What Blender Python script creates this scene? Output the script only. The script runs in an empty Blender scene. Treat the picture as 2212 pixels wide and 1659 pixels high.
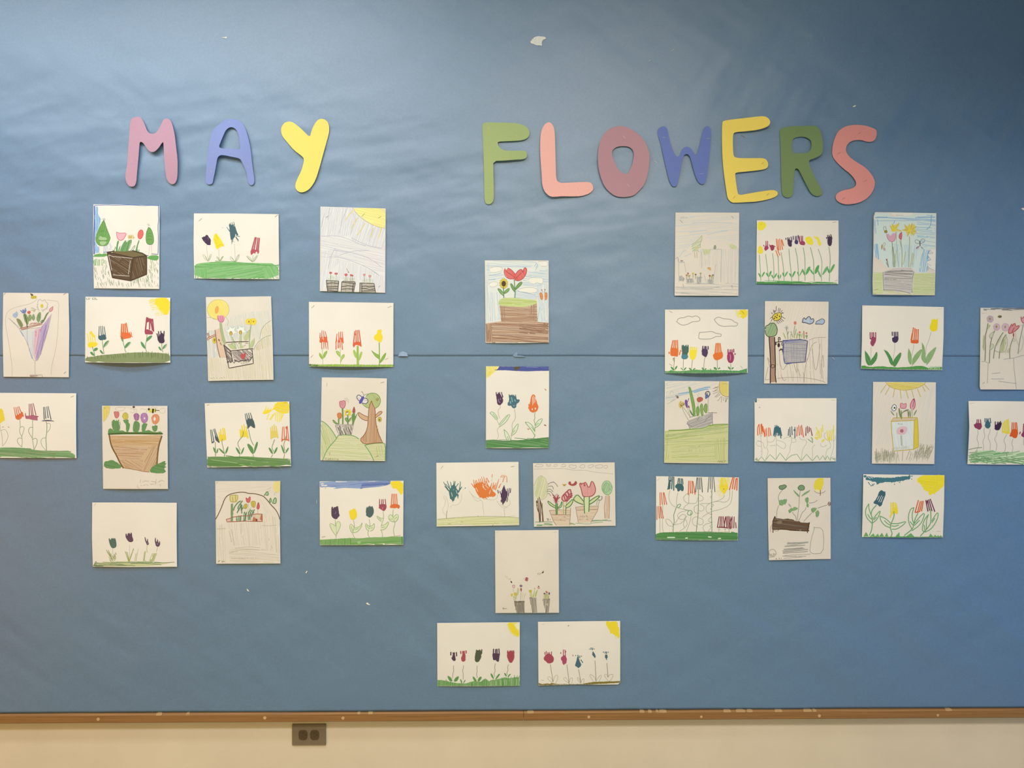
import bpy, math, random
import numpy as np
from mathutils import Vector
from mathutils.geometry import delaunay_2d_cdt

# ------------------------------------------------------------------ camera, world, lights
scene = bpy.context.scene
COL = scene.collection
FPX, CAMD, CAMZ, YAW = 1662.0, 2.58, 1.60, math.radians(0.75)
cam_data = bpy.data.cameras.new('camera')
cam_data.sensor_width = 36.0
cam_data.lens = FPX / 2212.0 * 36.0
cam_data.clip_start = 0.05
cam = bpy.data.objects.new('camera', cam_data)
cam.location = (0, -CAMD, CAMZ)
cam.rotation_euler = (math.radians(90), 0, -YAW)
COL.objects.link(cam)
scene.camera = cam

world = bpy.data.worlds.new('hall')
scene.world = world
world.use_nodes = True
wb = world.node_tree.nodes['Background']
wb.inputs[0].default_value = (1.0, 0.80, 0.58, 1)
wb.inputs[1].default_value = 0.01

def area(name, loc, target, sx, sy, power, color, spread=180):
    l = bpy.data.lights.new(name, 'AREA')
    l.shape = 'RECTANGLE'; l.size = sx; l.size_y = sy
    l.energy = power; l.color = color; l.spread = math.radians(spread)
    o = bpy.data.objects.new(name, l)
    o.location = loc
    o.rotation_euler = (Vector(target) - Vector(loc)).to_track_quat('-Z', 'Y').to_euler()
    COL.objects.link(o)
    return o

# daylight tubes down the left of the hall ceiling, warmer ones at the right and behind the camera,
# with unseen fill lights added: orange at left, blue at right, yellow behind
def lamp(name, loc, target, sx, sy, rgb):
    k = max(rgb)
    area(name, loc, target, sx, sy, 60.0 * k, tuple(c / k for c in rgb))
lamp('ceiling_lamp_left', (-2.25, -2.1, 3.24), (-2.25, -2.1, 0), 1.9, .35, (.25, .29, .33))
lamp('ceiling_lamp_middle', (-0.35, -2.1, 3.24), (-0.35, -2.1, 0), 1.9, .35, (.38, .37, .38))
lamp('ceiling_lamp_right', (0.95, -2.2, 3.24), (0.95, -2.2, 0), 1.9, .60, (1.05, .93, .74))
lamp('ceiling_lamp_by_wall', (-1.6, -1.0, 3.24), (-1.6, -1.0, 0), 2.4, .30, (.50, .52, .50))
lamp('ceiling_lamp_behind', (0.5, -3.6, 3.24), (0.5, -3.6, 0), 5.0, .35, (.15, .10, .02))
lamp('fill_left', (-3.1, -2.2, 1.2), (0, -2.2, 1.2), 2.6, 2.2, (.47, .20, .02))
lamp('fill_behind', (0, -4.5, 1.3), (0, 0, 1.3), 5.0, 2.2, (.50, .49, .10))
lamp('fill_right', (3.1, -2.2, 1.2), (0, -2.2, 1.2), 2.6, 2.2, (.07, .15, .38))

scene.view_settings.view_transform = 'Standard'
scene.view_settings.look = 'None'
scene.view_settings.exposure = 0.0
scene.view_settings.gamma = 1.0
scene.view_settings.use_curve_mapping = False

# ------------------------------------------------------------------ helpers
random.seed(5)
RNG = random.Random(11)

def s2l(c):
    c = c / 255.0
    return c / 12.92 if c <= 0.04045 else ((c + 0.055) / 1.055) ** 2.4

def hexlin(h):
    h = h.lstrip('#')
    if len(h) == 3: h = ''.join(a + a for a in h)
    return np.array([s2l(int(h[i:i + 2], 16)) for i in (0, 2, 4)])

WREF = hexlin('ead6ba')           # how white paper looks under the hall lamps
PAL = {'T': '47605f', 'O': 'e06a38', 'Y': 'efcb30', 'M': 'a34650', 'U': '4a3442', 'G': '5f8f4c',
       'D': '4f7038', 'K': 'a4978a', 'B': '6f4b33', 'W': 'ead6ba', 'k': '6e6257', 'N': '54804a'}

def alb(c):
    if isinstance(c, str): c = hexlin(PAL.get(c, c))
    return np.clip(0.80 * c / WREF, 0.004, 0.86)

def P(s):
    a = np.array([float(t) for t in s.split()])
    return a.reshape(-1, 2)

def px2w(x, y, h=0.0):
    dx = (np.asarray(x, float) - 1106.0) / FPX
    dz = (829.5 - np.asarray(y, float)) / FPX
    ex = dx * math.cos(YAW) + math.sin(YAW)
    ey = -dx * math.sin(YAW) + math.cos(YAW)
    t = (CAMD - h) / ey
    return t * ex, CAMZ + t * dz

# lattice noise
_T = np.random.RandomState(3).rand(256, 256)
def vnoise(x, y, seed=0):
    x = np.asarray(x, float) + seed * 17.31; y = np.asarray(y, float) + seed * 9.77
    xi = np.floor(x).astype(int); yi = np.floor(y).astype(int)
    fx = x - xi; fy = y - yi
    fx = fx * fx * fx * (fx * (fx * 6 - 15) + 10); fy = fy * fy * fy * (fy * (fy * 6 - 15) + 10)
    a = _T[xi % 256, yi % 256]; b = _T[(xi + 1) % 256, yi % 256]
    c = _T[xi % 256, (yi + 1) % 256]; d = _T[(xi + 1) % 256, (yi + 1) % 256]
    return (a + (b - a) * fx) * (1 - fy) + (c + (d - c) * fx) * fy - 0.5

BOARD = 0.012                     # face of the board in front of the wall
def rot(x, z, deg):
    a = math.radians(deg)
    return x * math.cos(a) + z * math.sin(a), -x * math.sin(a) + z * math.cos(a)

def fbm(u, v, seed, oct=4, gain=.5):
    r = 0; a = 1.0
    for k in range(oct):
        r = r + a * vnoise(u, v, seed + k * 1.37)
        u, v = u * 1.93 + .3 * v, v * 2.07 - .3 * u
        a *= gain
    return r

def backing(X, Z, upper=True):
    """how far the blue paper stands off the wall: slack, folds and creases"""
    X = np.asarray(X, float); Z = np.asarray(Z, float)
    h = BOARD + 0.0040
    h = h + 0.0030 * vnoise(X * 1.1, Z * 1.3, 1)
    wx = X + 0.05 * vnoise(X * 2.7, Z * 2.7, 2); wz = Z + 0.05 * vnoise(X * 2.9, Z * 2.9, 3)
    left = 1 / (1 + np.exp((X - 0.55) / 0.12))
    band = np.exp(-(np.clip(np.abs(Z - 2.28) - .10, 0, 9) / 0.17) ** 2)     # slack band behind the title
    low = np.exp(-((Z - 0.80) / 0.28) ** 2)
    # crumpled, nearly level folds
    u, v = rot(wx, wz, 9)
    h = h + (0.0005 + 0.0030 * band * (.3 + .7 * left)) * fbm(u * 3.6, v * 13.0, 4, 4, .46)
    # diagonal pull lines: to the top right, and across the lower half
    u, v = rot(wx, wz, 52)
    tr = (1 - left) * np.exp(-((Z - 2.55) / 0.34) ** 2)
    h = h + (0.0004 + 0.0030 * tr) * fbm(u * 3.2, v * 10.0, 6, 3, .5)
    u, v = rot(wx, wz, -35)
    h = h + (0.0024 + 0.0022 * low) * fbm(u * 2.8, v * 8.4, 5, 4, .45)
    u, v = rot(wx, wz, 24)
    h = h + 0.0022 * (1 - .6 * band) * fbm(u * 2.4, v * 7.6, 15, 3, .45)
    h = h + 0.00025 * vnoise(X * 25, Z * 25, 20)
    return h

def mat(name, color, rough=0.8, spec=0.3, noise=None, bump=None, attr=False, metal=0.0):
    m = bpy.data.materials.new(name)
    m.use_nodes = True
    nt = m.node_tree; N = nt.nodes; L = nt.links
    b = N['Principled BSDF']
    b.inputs['Roughness'].default_value = rough
    b.inputs['Specular IOR Level'].default_value = spec
    b.inputs['Metallic'].default_value = metal
    tc = N.new('ShaderNodeTexCoord')
    src = None
    if attr:
        a = N.new('ShaderNodeVertexColor'); a.layer_name = 'Col'; src = a.outputs['Color']
    else:
        r = N.new('ShaderNodeRGB'); r.outputs[0].default_value = (*color, 1); src = r.outputs[0]
    if noise:
        sc, lo, hi = noise[:3]
        n = N.new('ShaderNodeTexNoise'); n.inputs['Scale'].default_value = sc; n.inputs['Detail'].default_value = 4
        mp = N.new('ShaderNodeMapping'); mp.inputs['Scale'].default_value = noise[3] if len(noise) > 3 else (1, 1, 1)
        L.new(tc.outputs['Object'], mp.inputs[0]); L.new(mp.outputs[0], n.inputs['Vector'])
        mr = N.new('ShaderNodeMapRange'); mr.inputs[1].default_value = .3; mr.inputs[2].default_value = .7
        mr.inputs[3].default_value = lo; mr.inputs[4].default_value = hi
        L.new(n.outputs[0], mr.inputs[0])
        mx = N.new('ShaderNodeVectorMath'); mx.operation = 'SCALE'
        L.new(src, mx.inputs[0]); L.new(mr.outputs[0], mx.inputs['Scale']); src = mx.outputs[0]
    L.new(src, b.inputs['Base Color'])
    if bump:
        n2 = N.new('ShaderNodeTexNoise'); n2.inputs['Scale'].default_value = bump[0]; n2.inputs['Detail'].default_value = 3
        L.new(tc.outputs['Object'], n2.inputs['Vector'])
        bp = N.new('ShaderNodeBump'); bp.inputs['Strength'].default_value = bump[1]; bp.inputs['Distance'].default_value = bump[2]
        L.new(n2.outputs[0], bp.inputs['Height']); L.new(bp.outputs[0], b.inputs['Normal'])
    return m

M = {
    'blue': mat('blue_craft_paper', (.070, .188, .385), .52, 1.0, (160, .93, 1.07), (900, .25, .0004)),
    'paper': mat('drawing_paper', (.80, .80, .795), .75, .25, (9, .975, 1.02), (700, .12, .0003)),
    'sketch_paper': mat('sketch_paper', (.735, .716, .697), .75, .25, (9, .965, 1.03), (700, .12, .0003)),
    'ink': mat('crayon_marker_and_paint', (1, 1, 1), .7, .25, (1400, .93, 1.06), None, True),
    'wall': mat('cream_painted_wall', (.74, .665, .55), .75, .3, (5, .96, 1.03), (420, .35, .0010)),
    'wood': mat('varnished_brown_wood', (.30, .155, .056), .55, .35, (14, .80, 1.15, (.35, 6, 22)), (60, .08, .0005)),
    'plug': mat('pale_wood_plug', (.60, .42, .24), .7, .2, (300, .9, 1.08)),
    'chip': mat('dried_glue', (.44, .29, .14), .6, .3, (300, .9, 1.08)),
    'steel': mat('dull_brown_grey_plate', (.20, .155, .105), .45, .4, (90, .95, 1.05)),
    'socket': mat('brown_plastic', (.095, .062, .032), .5, .3, (120, .93, 1.07)),
    'slot': mat('dark_slot', (.062, .040, .021), .8, .1, (120, .9, 1.1)),
    'staple': mat('staple_wire', (.72, .71, .68), .35, .6, (200, .95, 1.05), None, False, .1),
    'staple_dark': mat('dull_staple_wire', (.30, .25, .20), .5, .3, (200, .9, 1.1)),
    'floor': mat('waxed_hall_floor', (.42, .36, .28), .35, .4, (6, .9, 1.06)),
    'ceiling': mat('ceiling_panel', (.72, .70, .66), .9, .1, (40, .93, 1.04)),
}

M['blue'].node_tree.nodes['Principled BSDF'].inputs['IOR'].default_value = 1.75

def link(name, me, parent=None):
    o = bpy.data.objects.new(name, me)
    COL.objects.link(o)
    if parent: o.parent = parent
    return o

def mesh(name, V, Fc, m, parent=None, smooth=False, cols=None):
    me = bpy.data.meshes.new(name)
    me.from_pydata([tuple(v) for v in V], [], [tuple(f) for f in Fc])
    if cols is not None:
        ca = me.color_attributes.new('Col', 'FLOAT_COLOR', 'POINT')
        c = np.ones((len(V), 4), np.float32); c[:, :3] = cols
        ca.data.foreach_set('color', c.ravel())
    if smooth: me.polygons.foreach_set('use_smooth', [True] * len(me.polygons))
    me.materials.append(m)
    me.update()
    return link(name, me, parent)

def tag(o, label, cat, group=None):
    o['label'] = label; o['category'] = cat
    if group: o['group'] = group
    return o

def box(x0, x1, y0, y1, z0, z1):
    V = [(x, y, z) for x in (x0, x1) for y in (y0, y1) for z in (z0, z1)]
    Fc = [(0, 1, 3, 2), (4, 6, 7, 5), (0, 4, 5, 1), (2, 3, 7, 6), (0, 2, 6, 4), (1, 5, 7, 3)]
    return V, Fc

def chaikin(p, n, closed=True):
    for _ in range(n):
        if closed:
            q = np.roll(p, -1, 0)
            p = np.stack([p * .75 + q * .25, p * .25 + q * .75], 1).reshape(-1, 2)
        else:
            if len(p) < 3: return p
            a, b = p[:-1], p[1:]
            q = np.stack([a * .75 + b * .25, a * .25 + b * .75], 1).reshape(-1, 2)
            p = np.vstack([p[:1], q[1:-1], p[-1:]])
    return p

def inside(poly, q):
    x, y = q[:, 0], q[:, 1]
    c = np.zeros(len(q), bool)
    px, py = poly[:, 0], poly[:, 1]
    qx, qy = np.roll(px, -1), np.roll(py, -1)
    for i in range(len(poly)):
        dy = qy[i] - py[i]
        if dy == 0: continue
        k = ((py[i] > y) != (qy[i] > y)) & (x < (qx[i] - px[i]) * (y - py[i]) / dy + px[i])
        c ^= k
    return c

def fill(loops, grid):
    """triangulate closed loops (even-odd) with inner points every `grid` units"""
    V = []; E = []
    for lp in loops:
        n0 = len(V); n = len(lp)
        V += [(float(a), float(b)) for a, b in lp]
        E += [(n0 + i, n0 + (i + 1) % n) for i in range(n)]
    allp = np.vstack(loops)
    lo, hi = allp.min(0), allp.max(0)
    if (hi - lo).max() > grid * 1.3:
        gx = np.arange(lo[0] + grid * .5, hi[0], grid); gy = np.arange(lo[1] + grid * .5, hi[1], grid)
        if len(gx) and len(gy):
            g = np.array([(a, b) for a in gx for b in gy])
            k = np.zeros(len(g), bool)
            for lp in loops: k ^= inside(lp, g)
            V += [(float(a), float(b)) for a, b in g[k]]
    r = delaunay_2d_cdt([Vector(v) for v in V], E, [], 0, 1e-5)
    vv = np.array([(v.x, v.y) for v in r[0]]); ff = [f for f in r[2] if len(f) == 3]
    if not ff: return vv, []
    fa = np.array(ff)
    cen = vv[fa].mean(1)
    k = np.zeros(len(cen), bool)
    for lp in loops: k ^= inside(lp, cen)
    fa = fa[k]
    # drop loose points, one winding
    used = np.unique(fa); mp = -np.ones(len(vv), int); mp[used] = np.arange(len(used))
    fa = mp[fa]; vv = vv[used]
    a, b, c = vv[fa[:, 0]], vv[fa[:, 1]], vv[fa[:, 2]]
    cr = (b[:, 0] - a[:, 0]) * (c[:, 1] - a[:, 1]) - (b[:, 1] - a[:, 1]) * (c[:, 0] - a[:, 0])
    fl = cr < 0
    fa[fl] = fa[fl][:, ::-1]
    return vv, fa

def sheet_solid(vv, fa, to3, thick):
    """front and back faces plus the cut edge, from a triangulated outline"""
    front = to3(vv, 0.0); back = to3(vv, -thick)
    n = len(vv)
    ed = {}
    for f in fa:
        for i in range(3):
            e = (int(f[i]), int(f[(i + 1) % 3])); ed[e] = 1
    V = np.vstack([front, back])
    Fc = [tuple(int(i) for i in f) for f in fa] + [tuple(int(i) + n for i in f[::-1]) for f in fa]
    for (a, b) in ed:
        if (b, a) not in ed: Fc.append((b, a, a + n, b + n))
    return V, Fc

# ------------------------------------------------------------------ the setting
def structure(o):
    o['kind'] = 'structure'
    return o
V, Fc = box(-3.2, 3.2, 0.0, 0.12, 0.0, 3.30)
structure(mesh('wall_back', V, Fc, M['wall']))
V, Fc = box(-3.2, 3.2, -4.6, 0.0, -0.06, 0.0)
structure(mesh('floor', V, Fc, M['floor']))
V, Fc = box(-3.2, 3.2, -4.6, 0.0, 3.30, 3.36)
structure(mesh('ceiling', V, Fc, M['ceiling']))

# unseen box added under the ceiling to shade the board's upper right corner
V, Fc = box(1.00, 3.2, -1.55, -1.0, 2.935, 3.30)
structure(mesh('shade_box', V, Fc, M['ceiling']))

# wooden rail under the board, two lengths butted together
def rail_edge(px):      # photo row of the rail's lower front edge
    return 1563.3 - 11.6 * px / 2212.0
RY = 0.026
railz = float(px2w(1106, rail_edge(1106), RY)[1])
RH = 0.0295
xj = float(px2w(1131, 1545, RY)[0])
def rail(name, xa, xb):
    n = 40
    V = []; Fc = []
    prof = [(0.0, 0), (-RY + .003, 0), (-RY, .003), (-RY, RH - .004), (-RY + .004, RH), (0.0, RH)]
    for i in range(n + 1):
        x = xa + (xb - xa) * i / n
        for k, (y, z) in enumerate(prof):
            w = 0.0006 * float(vnoise(x * 3, k * .7, 31))
            V.append((x, y, railz + z + w))
    m = len(prof)
    for i in range(n):
        for k in range(m):
            a = i * m + k; b = i * m + (k + 1) % m
            Fc.append((a, b, b + m, a + m))
    Fc.append(tuple(range(m))[::-1]); Fc.append(tuple(n * m + k for k in range(m)))
    return structure(mesh(name, V, Fc, M['wood']))
trim1 = rail('trim_1', -3.0, xj - .0006)
trim2 = rail('trim_2', xj + .0006, 3.0)
trim1['label'] = 'brown wooden rail under the left part of the blue paper'
trim2['label'] = 'brown wooden rail under the right part of the blue paper'

def disc(name, px, py, r, y, h, m, parent, n=14):
    X, Z = px2w(px, py, y)
    V = []
    for k, (rr, hh) in enumerate(((r, 0), (r * .92, h), (0.0, h))):
        if rr == 0: V.append((X, -y - hh, Z)); continue
        for i in range(n):
            a = 2 * math.pi * i / n
            V.append((X + rr * math.cos(a) * (1 + .08 * math.sin(3 * a)), -y - hh, Z + rr * math.sin(a)))
    Fc = [(i, (i + 1) % n, n + (i + 1) % n, n + i) for i in range(n)] + [(n + i, n + (i + 1) % n, 2 * n) for i in range(n)]
    return mesh(name, V, Fc, m, parent)
for px, py, r in ((212, 1554, .0052), (348, 1543.5, .003), (572, 1551, .0055), (741, 1551.5, .0052)):
    disc('screw_plug', px, py, r, RY, .0006, M['plug'], trim1)
for px, py, r in ((1272, 1549, .0048), (1515, 1548.5, .0044), (1770, 1546.5, .0052), (2026, 1545.2, .0042)):
    disc('screw_plug', px, py, r, RY, .0006, M['plug'], trim2)
def chip(px, py, wpx, hpx, parent, name='glue_spot'):
    # glue and paint left along the rail's top edge
    X, Z = px2w(px, py, RY)
    w = wpx * .00155 / 2; n = 9
    V = []
    rr = random.Random(px)
    zt = railz + RH
    for i in range(n):
        t = i / (n - 1) * 2 - 1
        a = (1 - t * t) ** .5 * (.7 + .6 * rr.random()) + .05
        V.append((X + w * t, -RY + .012 * (.4 + .6 * a), zt + .0011)); V.append((X + w * t, -RY + .0032, zt + .0006))
        V.append((X + w * t, -RY - .0004, zt - .0042 - a * hpx * .0004))
    Fc = []
    for i in range(n - 1):
        for k in (0, 1):
            a = i * 3 + k
            Fc.append((a, a + 1, a + 4, a + 3))
    return mesh(name, V, Fc, M['chip'], parent)
for px, w, h in ((343, 12, 1), (405, 7, 4), (775, 6, .5), (800, 10, .3)):
    chip(px, 1541, w, h, trim1)
for px, w, h in ((1146, 14, .6), (1387, 10, 1.5), (1404, 8, 1), (1420, 6, 3), (1432, 16, .8), (1571, 16, 1.4), (1600, 20, 1.8), (1620, 12, 1), (1682, 16, 1), (1745, 18, .8), (1760, 8, .4), (2050, 14, .4)):
    chip(px, 1535, w, h, trim2)

# blue paper, lower sheet then the upper sheet lapping over it at the seam
SEAM = float(px2w(1106, 769.5, BOARD)[1])
def blue_sheet(name, z0, z1, off, label, edge=False):
    nx = 620; nz = int(nx * (z1 - z0) / 4.7)
    xs = np.linspace(-2.35, 2.35, nx + 1); zs = np.linspace(z0, z1, nz + 1)
    X, Z = np.meshgrid(xs, zs)
    if edge:   # the lapping edge is slightly wavy and lifts here and there
        t = np.clip(1 - (Z - z0) / .10, 0, 1)
        Z = Z + t * .0016 * vnoise(X * 2.0, 0 * X, 41) + t * .0008 * vnoise(X * 12, 0 * X, 42)
    Hh = backing(X, Z) + off
    if edge:
        Hh = Hh + np.clip(1 - (Z - z0) / .035, 0, 1) ** 2 * (.0001 + .0050 * np.clip(vnoise(X * 4.2, 0 * X, 43) - .08, 0, 1))
    else:      # the lower sheet is tucked flat behind the upper one
        t = np.clip((Z - (SEAM - .01)) / .03, 0, 1)
        Hh = Hh - t * .0003
    b = np.clip((z0 + .05 - Z) / .05, 0, 1) if not edge else 0
    V = np.stack([X, -Hh, Z], -1).reshape(-1, 3)
    i = np.arange((nx + 1) * nz).reshape(nz, nx + 1)[:, :-1].ravel()
    F4 = np.stack([i, i + 1, i + nx + 2, i + nx + 1], 1)
    me = bpy.data.meshes.new(name)
    me.vertices.add(len(V)); me.vertices.foreach_set('co', V.ravel())
    me.loops.add(F4.size); me.loops.foreach_set('vertex_index', F4.ravel())
    me.polygons.add(len(F4)); me.polygons.foreach_set('loop_start', np.arange(0, F4.size, 4))
    me.polygons.foreach_set('use_smooth', [True] * len(F4))
    me.materials.append(M['blue']); me.update(); me.validate()
    o = link(name, me)
    md = o.modifiers.new('thickness', 'SOLIDIFY'); md.thickness = .0002; md.offset = -1
    return tag(o, label, 'backing paper', 'blue backing paper sheets')
blue_sheet('backing_paper', railz + RH + .001, SEAM + .03, 0.0, 'lower sheet of blue craft paper, from the seam down to the wooden rail')
blue_sheet('backing_paper', SEAM, 3.28, .0003, 'upper sheet of wrinkled blue craft paper behind the cut-out title letters', True)

# outlet plate on the wall under the rail
def rbox(cx, cz, w, h, y, t, r, n=5, bev=.0008):
    out = []
    for sx, sz, a0 in ((1, 1, 0), (-1, 1, 90), (-1, -1, 180), (1, -1, 270)):
        for i in range(n + 1):
            a = math.radians(a0 + 90 * i / n)
            out.append((sx * (w / 2 - r) + r * math.cos(a), sz * (h / 2 - r) + r * math.sin(a)))
    m = len(out); V = []
    for k, (s, yy) in enumerate(((0, 0), (0, t - bev), (bev, t))):
        for (a, b) in out:
            f = 1 - s / max(w, h) * 2
            V.append((cx + a * f, -y - yy, cz + b * f))
    Fc = []
    for k in range(2):
        for i in range(m): Fc.append((k * m + i, k * m + (i + 1) % m, (k + 1) * m + (i + 1) % m, (k + 1) * m + i))
    Fc.append(tuple(2 * m + i for i in range(m)))
    return V, Fc
ox, oz = [float(v) for v in px2w(667.5, 1587, .004)]
pl = mesh('wall_outlet', *rbox(ox, oz, .1125, .0700, 0, .0045, .002), M['steel'])
tag(pl, 'brown-grey duplex electrical outlet plate on the cream wall under the rail', 'outlet')
for dx in (-.0196, .0190):
    s = mesh('receptacle', *rbox(ox + dx, oz - .0005, .0290, .0330, .0045, .0016, .0105), M['socket'], pl)
    s['label'] = 'dark brown socket face'
    for ddx, ddz, w, h in ((-.0005, .0065, .0075, .0016), (-.0005, -.0065, .0062, .0016), (.0085, 0, .0036, .0036)):
        mesh('slot', *rbox(ox + dx + ddx, oz - .0005 + ddz, w, h, .0061, .0003, .0007, 2, .0001), M['slot'], s)
mesh('plate_screw', *rbox(ox, oz, .006, .006, .0045, .001, .0028, 4, .0004), M['steel'], pl)

# ------------------------------------------------------------------ sheets of paper and what is drawn on them
class Sheet:
    def __init__(s, name, label, cat, crop, zw, outline, bulge=None, mt='paper', group='drawings pinned on the blue paper',
                 holes=(), smooth=0, thick=.00022, gap=.0009, grid=7.0, color=None):
        s.x0, s.y0 = crop[0], crop[1]
        s.sc = zw / float(crop[2] - crop[0])
        s.layer = 0
        s.pap = np.array([.735, .716, .70]) if mt == 'sketch_paper' else np.array([.80, .80, .79])
        out = chaikin(P(outline), smooth) if smooth else P(outline)
        hol = [chaikin(P(h), smooth) for h in holes]
        q = out.copy()
        lo, hi = q.min(0), q.max(0)
        s.lo, s.hi = lo, hi
        b = dict(bm=.0025, lm=.0010, rm=.0010, c=.0010, bl=.0008, br=.0008, tl=.0, tr=.0, tm=0.0)
        b.update(bulge or {}); s.b = b
        # rest plane: a smooth plane fitted to the backing, pushed out until nothing pokes through
        g = np.array([(a, c) for a in np.linspace(lo[0], hi[0], 31) for c in np.linspace(lo[1], hi[1], 31)])
        X, Z = px2w(s.x0 + g[:, 0] / s.sc, s.y0 + g[:, 1] / s.sc, BOARD)
        B = backing(X, Z) + .0012
        s.cx, s.cz = X.mean(), Z.mean()
        A = s.basis(X, Z)
        k = np.linalg.lstsq(A, B, rcond=None)[0]
        k[0] += max((B - A @ k).max(), 0) + gap
        s.k = k
        # outline densified so the edge follows the curl
        loops = [s.dens(lp, 9 * s.sc) for lp in [out] + hol]
        vv, fa = fill(loops, grid * s.sc)
        V, Fc = sheet_solid(vv, fa, lambda p, o: s.to3(p, o), thick)
        s.obj = mesh(name, V, Fc, M[mt] if isinstance(mt, str) else mt, None, False)
        tag(s.obj, label, cat, group)
        s.cur = None; s.parent = s.obj
        s.buf = None
    def basis(s, X, Z):
        a, b = X - s.cx, Z - s.cz
        return np.stack([np.ones(len(a)), a, b, a * a, a * b, b * b], 1)
    def dens(s, p, step, closed=True):
        o = []
        q = np.roll(p, -1, 0) if closed else p[1:]
        for a, b in zip(p, q):
            n = max(1, int(np.hypot(*(b - a)) / step))
            for i in range(n): o.append(a + (b - a) * i / n)
        if not closed: o.append(p[-1])
        return np.array(o)
    def height(s, p):
        X, Z = px2w(s.x0 + p[:, 0] / s.sc, s.y0 + p[:, 1] / s.sc, BOARD)
        u = (p[:, 0] - s.lo[0]) / (s.hi[0] - s.lo[0]); v = 1 - (p[:, 1] - s.lo[1]) / (s.hi[1] - s.lo[1])
        u = np.clip(u, -.05, 1.05); v = np.clip(v, -.05, 1.05)
        b = s.b; su = np.sin(np.pi * np.clip(u, 0, 1)); sv = np.sin(np.pi * np.clip(v, 0, 1))
        h = b['bm'] * su * (1 - v) ** 2 + b['tm'] * su * v ** 3 + b['lm'] * sv * (1 - u) ** 2 + b['rm'] * sv * u ** 2 + b['c'] * su * sv
        h += b['bl'] * ((1 - u) * (1 - v)) ** 2 + b['br'] * (u * (1 - v)) ** 2 + b['tl'] * ((1 - u) * v) ** 3 + b['tr'] * (u * v) ** 3
        return s.basis(X, Z) @ s.k + h
    def to3(s, p, off):
        h = s.height(p) + off
        X, Z = px2w(s.x0 + p[:, 0] / s.sc, s.y0 + p[:, 1] / s.sc, h)
        return np.stack([X, -h, Z], 1)
    # -- parts
    def flush(s):
        if s.buf and s.buf['V']:
            V = np.vstack(s.buf['V']); C = np.vstack(s.buf['C'])
            o = mesh(s.buf['name'], V, s.buf['F'], M['ink'], s.buf['parent'], False, C)
            if s.buf['label']: o['label'] = s.buf['label']
            if not s.buf['sub']: s.cur = o
        s.buf = None
    def part(s, name, label=None):
        s.flush(); s.cur = None
        s.buf = dict(name=name, parent=s.obj, V=[], F=[], C=[], n=0, label=label, sub=False)
        return s
    def sub(s, name, label=None):
        s.flush()
        s.buf = dict(name=name, parent=s.cur or s.obj, V=[], F=[], C=[], n=0, label=label, sub=bool(s.cur))
        return s
    def put(s, p, faces, col, off):
        b = s.buf
        p = np.clip(p, s.lo + 1.5, s.hi - 1.5)
        b['V'].append(s.to3(p, off)); b['C'].append(np.tile(col, (len(p), 1)))
        n = b['n']
        b['F'] += [tuple(int(i) + n for i in f) for f in faces]
        b['n'] += len(p)
    def nextlayer(s, d=9e-6):
        s.layer += 1
        return .00007 + min(s.layer * d, .0016)
    # -- marks
    def F(s, col, pts, sm=2, rag=0.0, cj=0.0):
        for t in pts.split('/'):
            p = chaikin(P(t), sm)
            if rag:
                p = s.dens(p, 1.6 * s.sc)
                p = p + np.array([[RNG.uniform(-1, 1), RNG.uniform(-1, 1)] for _ in p]) * rag * s.sc
            vv, fa = fill([p], 4.0 * s.sc)
            if len(fa) == 0: continue
            c = alb(col) * (1 + RNG.uniform(-cj, cj))
            s.put(vv, fa, c, s.nextlayer())
        return s
    def E(s, col, cx, cy, rx, ry, rotd=0, n=18):
        a = np.linspace(0, 2 * math.pi, n, endpoint=False); t = math.radians(rotd)
        x, y = rx * np.cos(a), ry * np.sin(a)
        p = np.stack([cx + x * math.cos(t) - y * math.sin(t), cy + x * math.sin(t) + y * math.cos(t)], 1)
        vv, fa = fill([p], 4.0 * s.sc)
        s.put(vv, fa, alb(col), s.nextlayer())
        return s
    def ring(s, col, w, cx, cy, rx, ry, rotd=0, n=18):
        a = np.linspace(0, 2 * math.pi, n + 1); t = math.radians(rotd)
        x, y = rx * np.cos(a), ry * np.sin(a)
        s.rib(np.stack([cx + x * math.cos(t) - y * math.sin(t), cy + x * math.sin(t) + y * math.cos(t)], 1), w, alb(col), s.nextlayer())
        return s
    def rib(s, p, w, c, off, taper=0.0, taper0=0.0):
        w = w * s.sc / 2.0
        p = s.dens(p, 4.0 * s.sc, False)
        d = np.gradient(p, axis=0); L = np.hypot(d[:, 0], d[:, 1]); L[L == 0] = 1
        d = d / L[:, None]
        p = np.vstack([p[:1] - d[:1] * w * .7, p, p[-1:] + d[-1:] * w * .7]); d = np.vstack([d[:1], d, d[-1:]])
        n = np.stack([-d[:, 1], d[:, 0]], 1)
        N = len(p)
        t = np.linspace(0, 1, N)
        ww = w * (1 - taper * t) * (1 - taper0 * (1 - t)); ww[0] *= .45; ww[-1] *= .45
        q = np.empty((2 * N, 2)); q[0::2] = p + n * ww[:, None]; q[1::2] = p - n * ww[:, None]
        f = [(2 * i, 2 * i + 1, 2 * i + 3, 2 * i + 2) for i in range(N - 1)]
        s.put(q, f, c, off)
    def L(s, col, w, pts, sm=1, tp=0.0, t0=0.0, cj=0.0):
        """drawn lines, `/` between strokes; tp tapers the end, t0 the start"""
        off = s.nextlayer()
        for i, t in enumerate(pts.split('/')):
            p = chaikin(P(t), sm, False) if sm else P(t)
            s.rib(p, w, alb(col) * (1 + RNG.uniform(-cj, cj)), off + (i % 6) * 1.5e-6, tp, t0)
        return s
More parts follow.
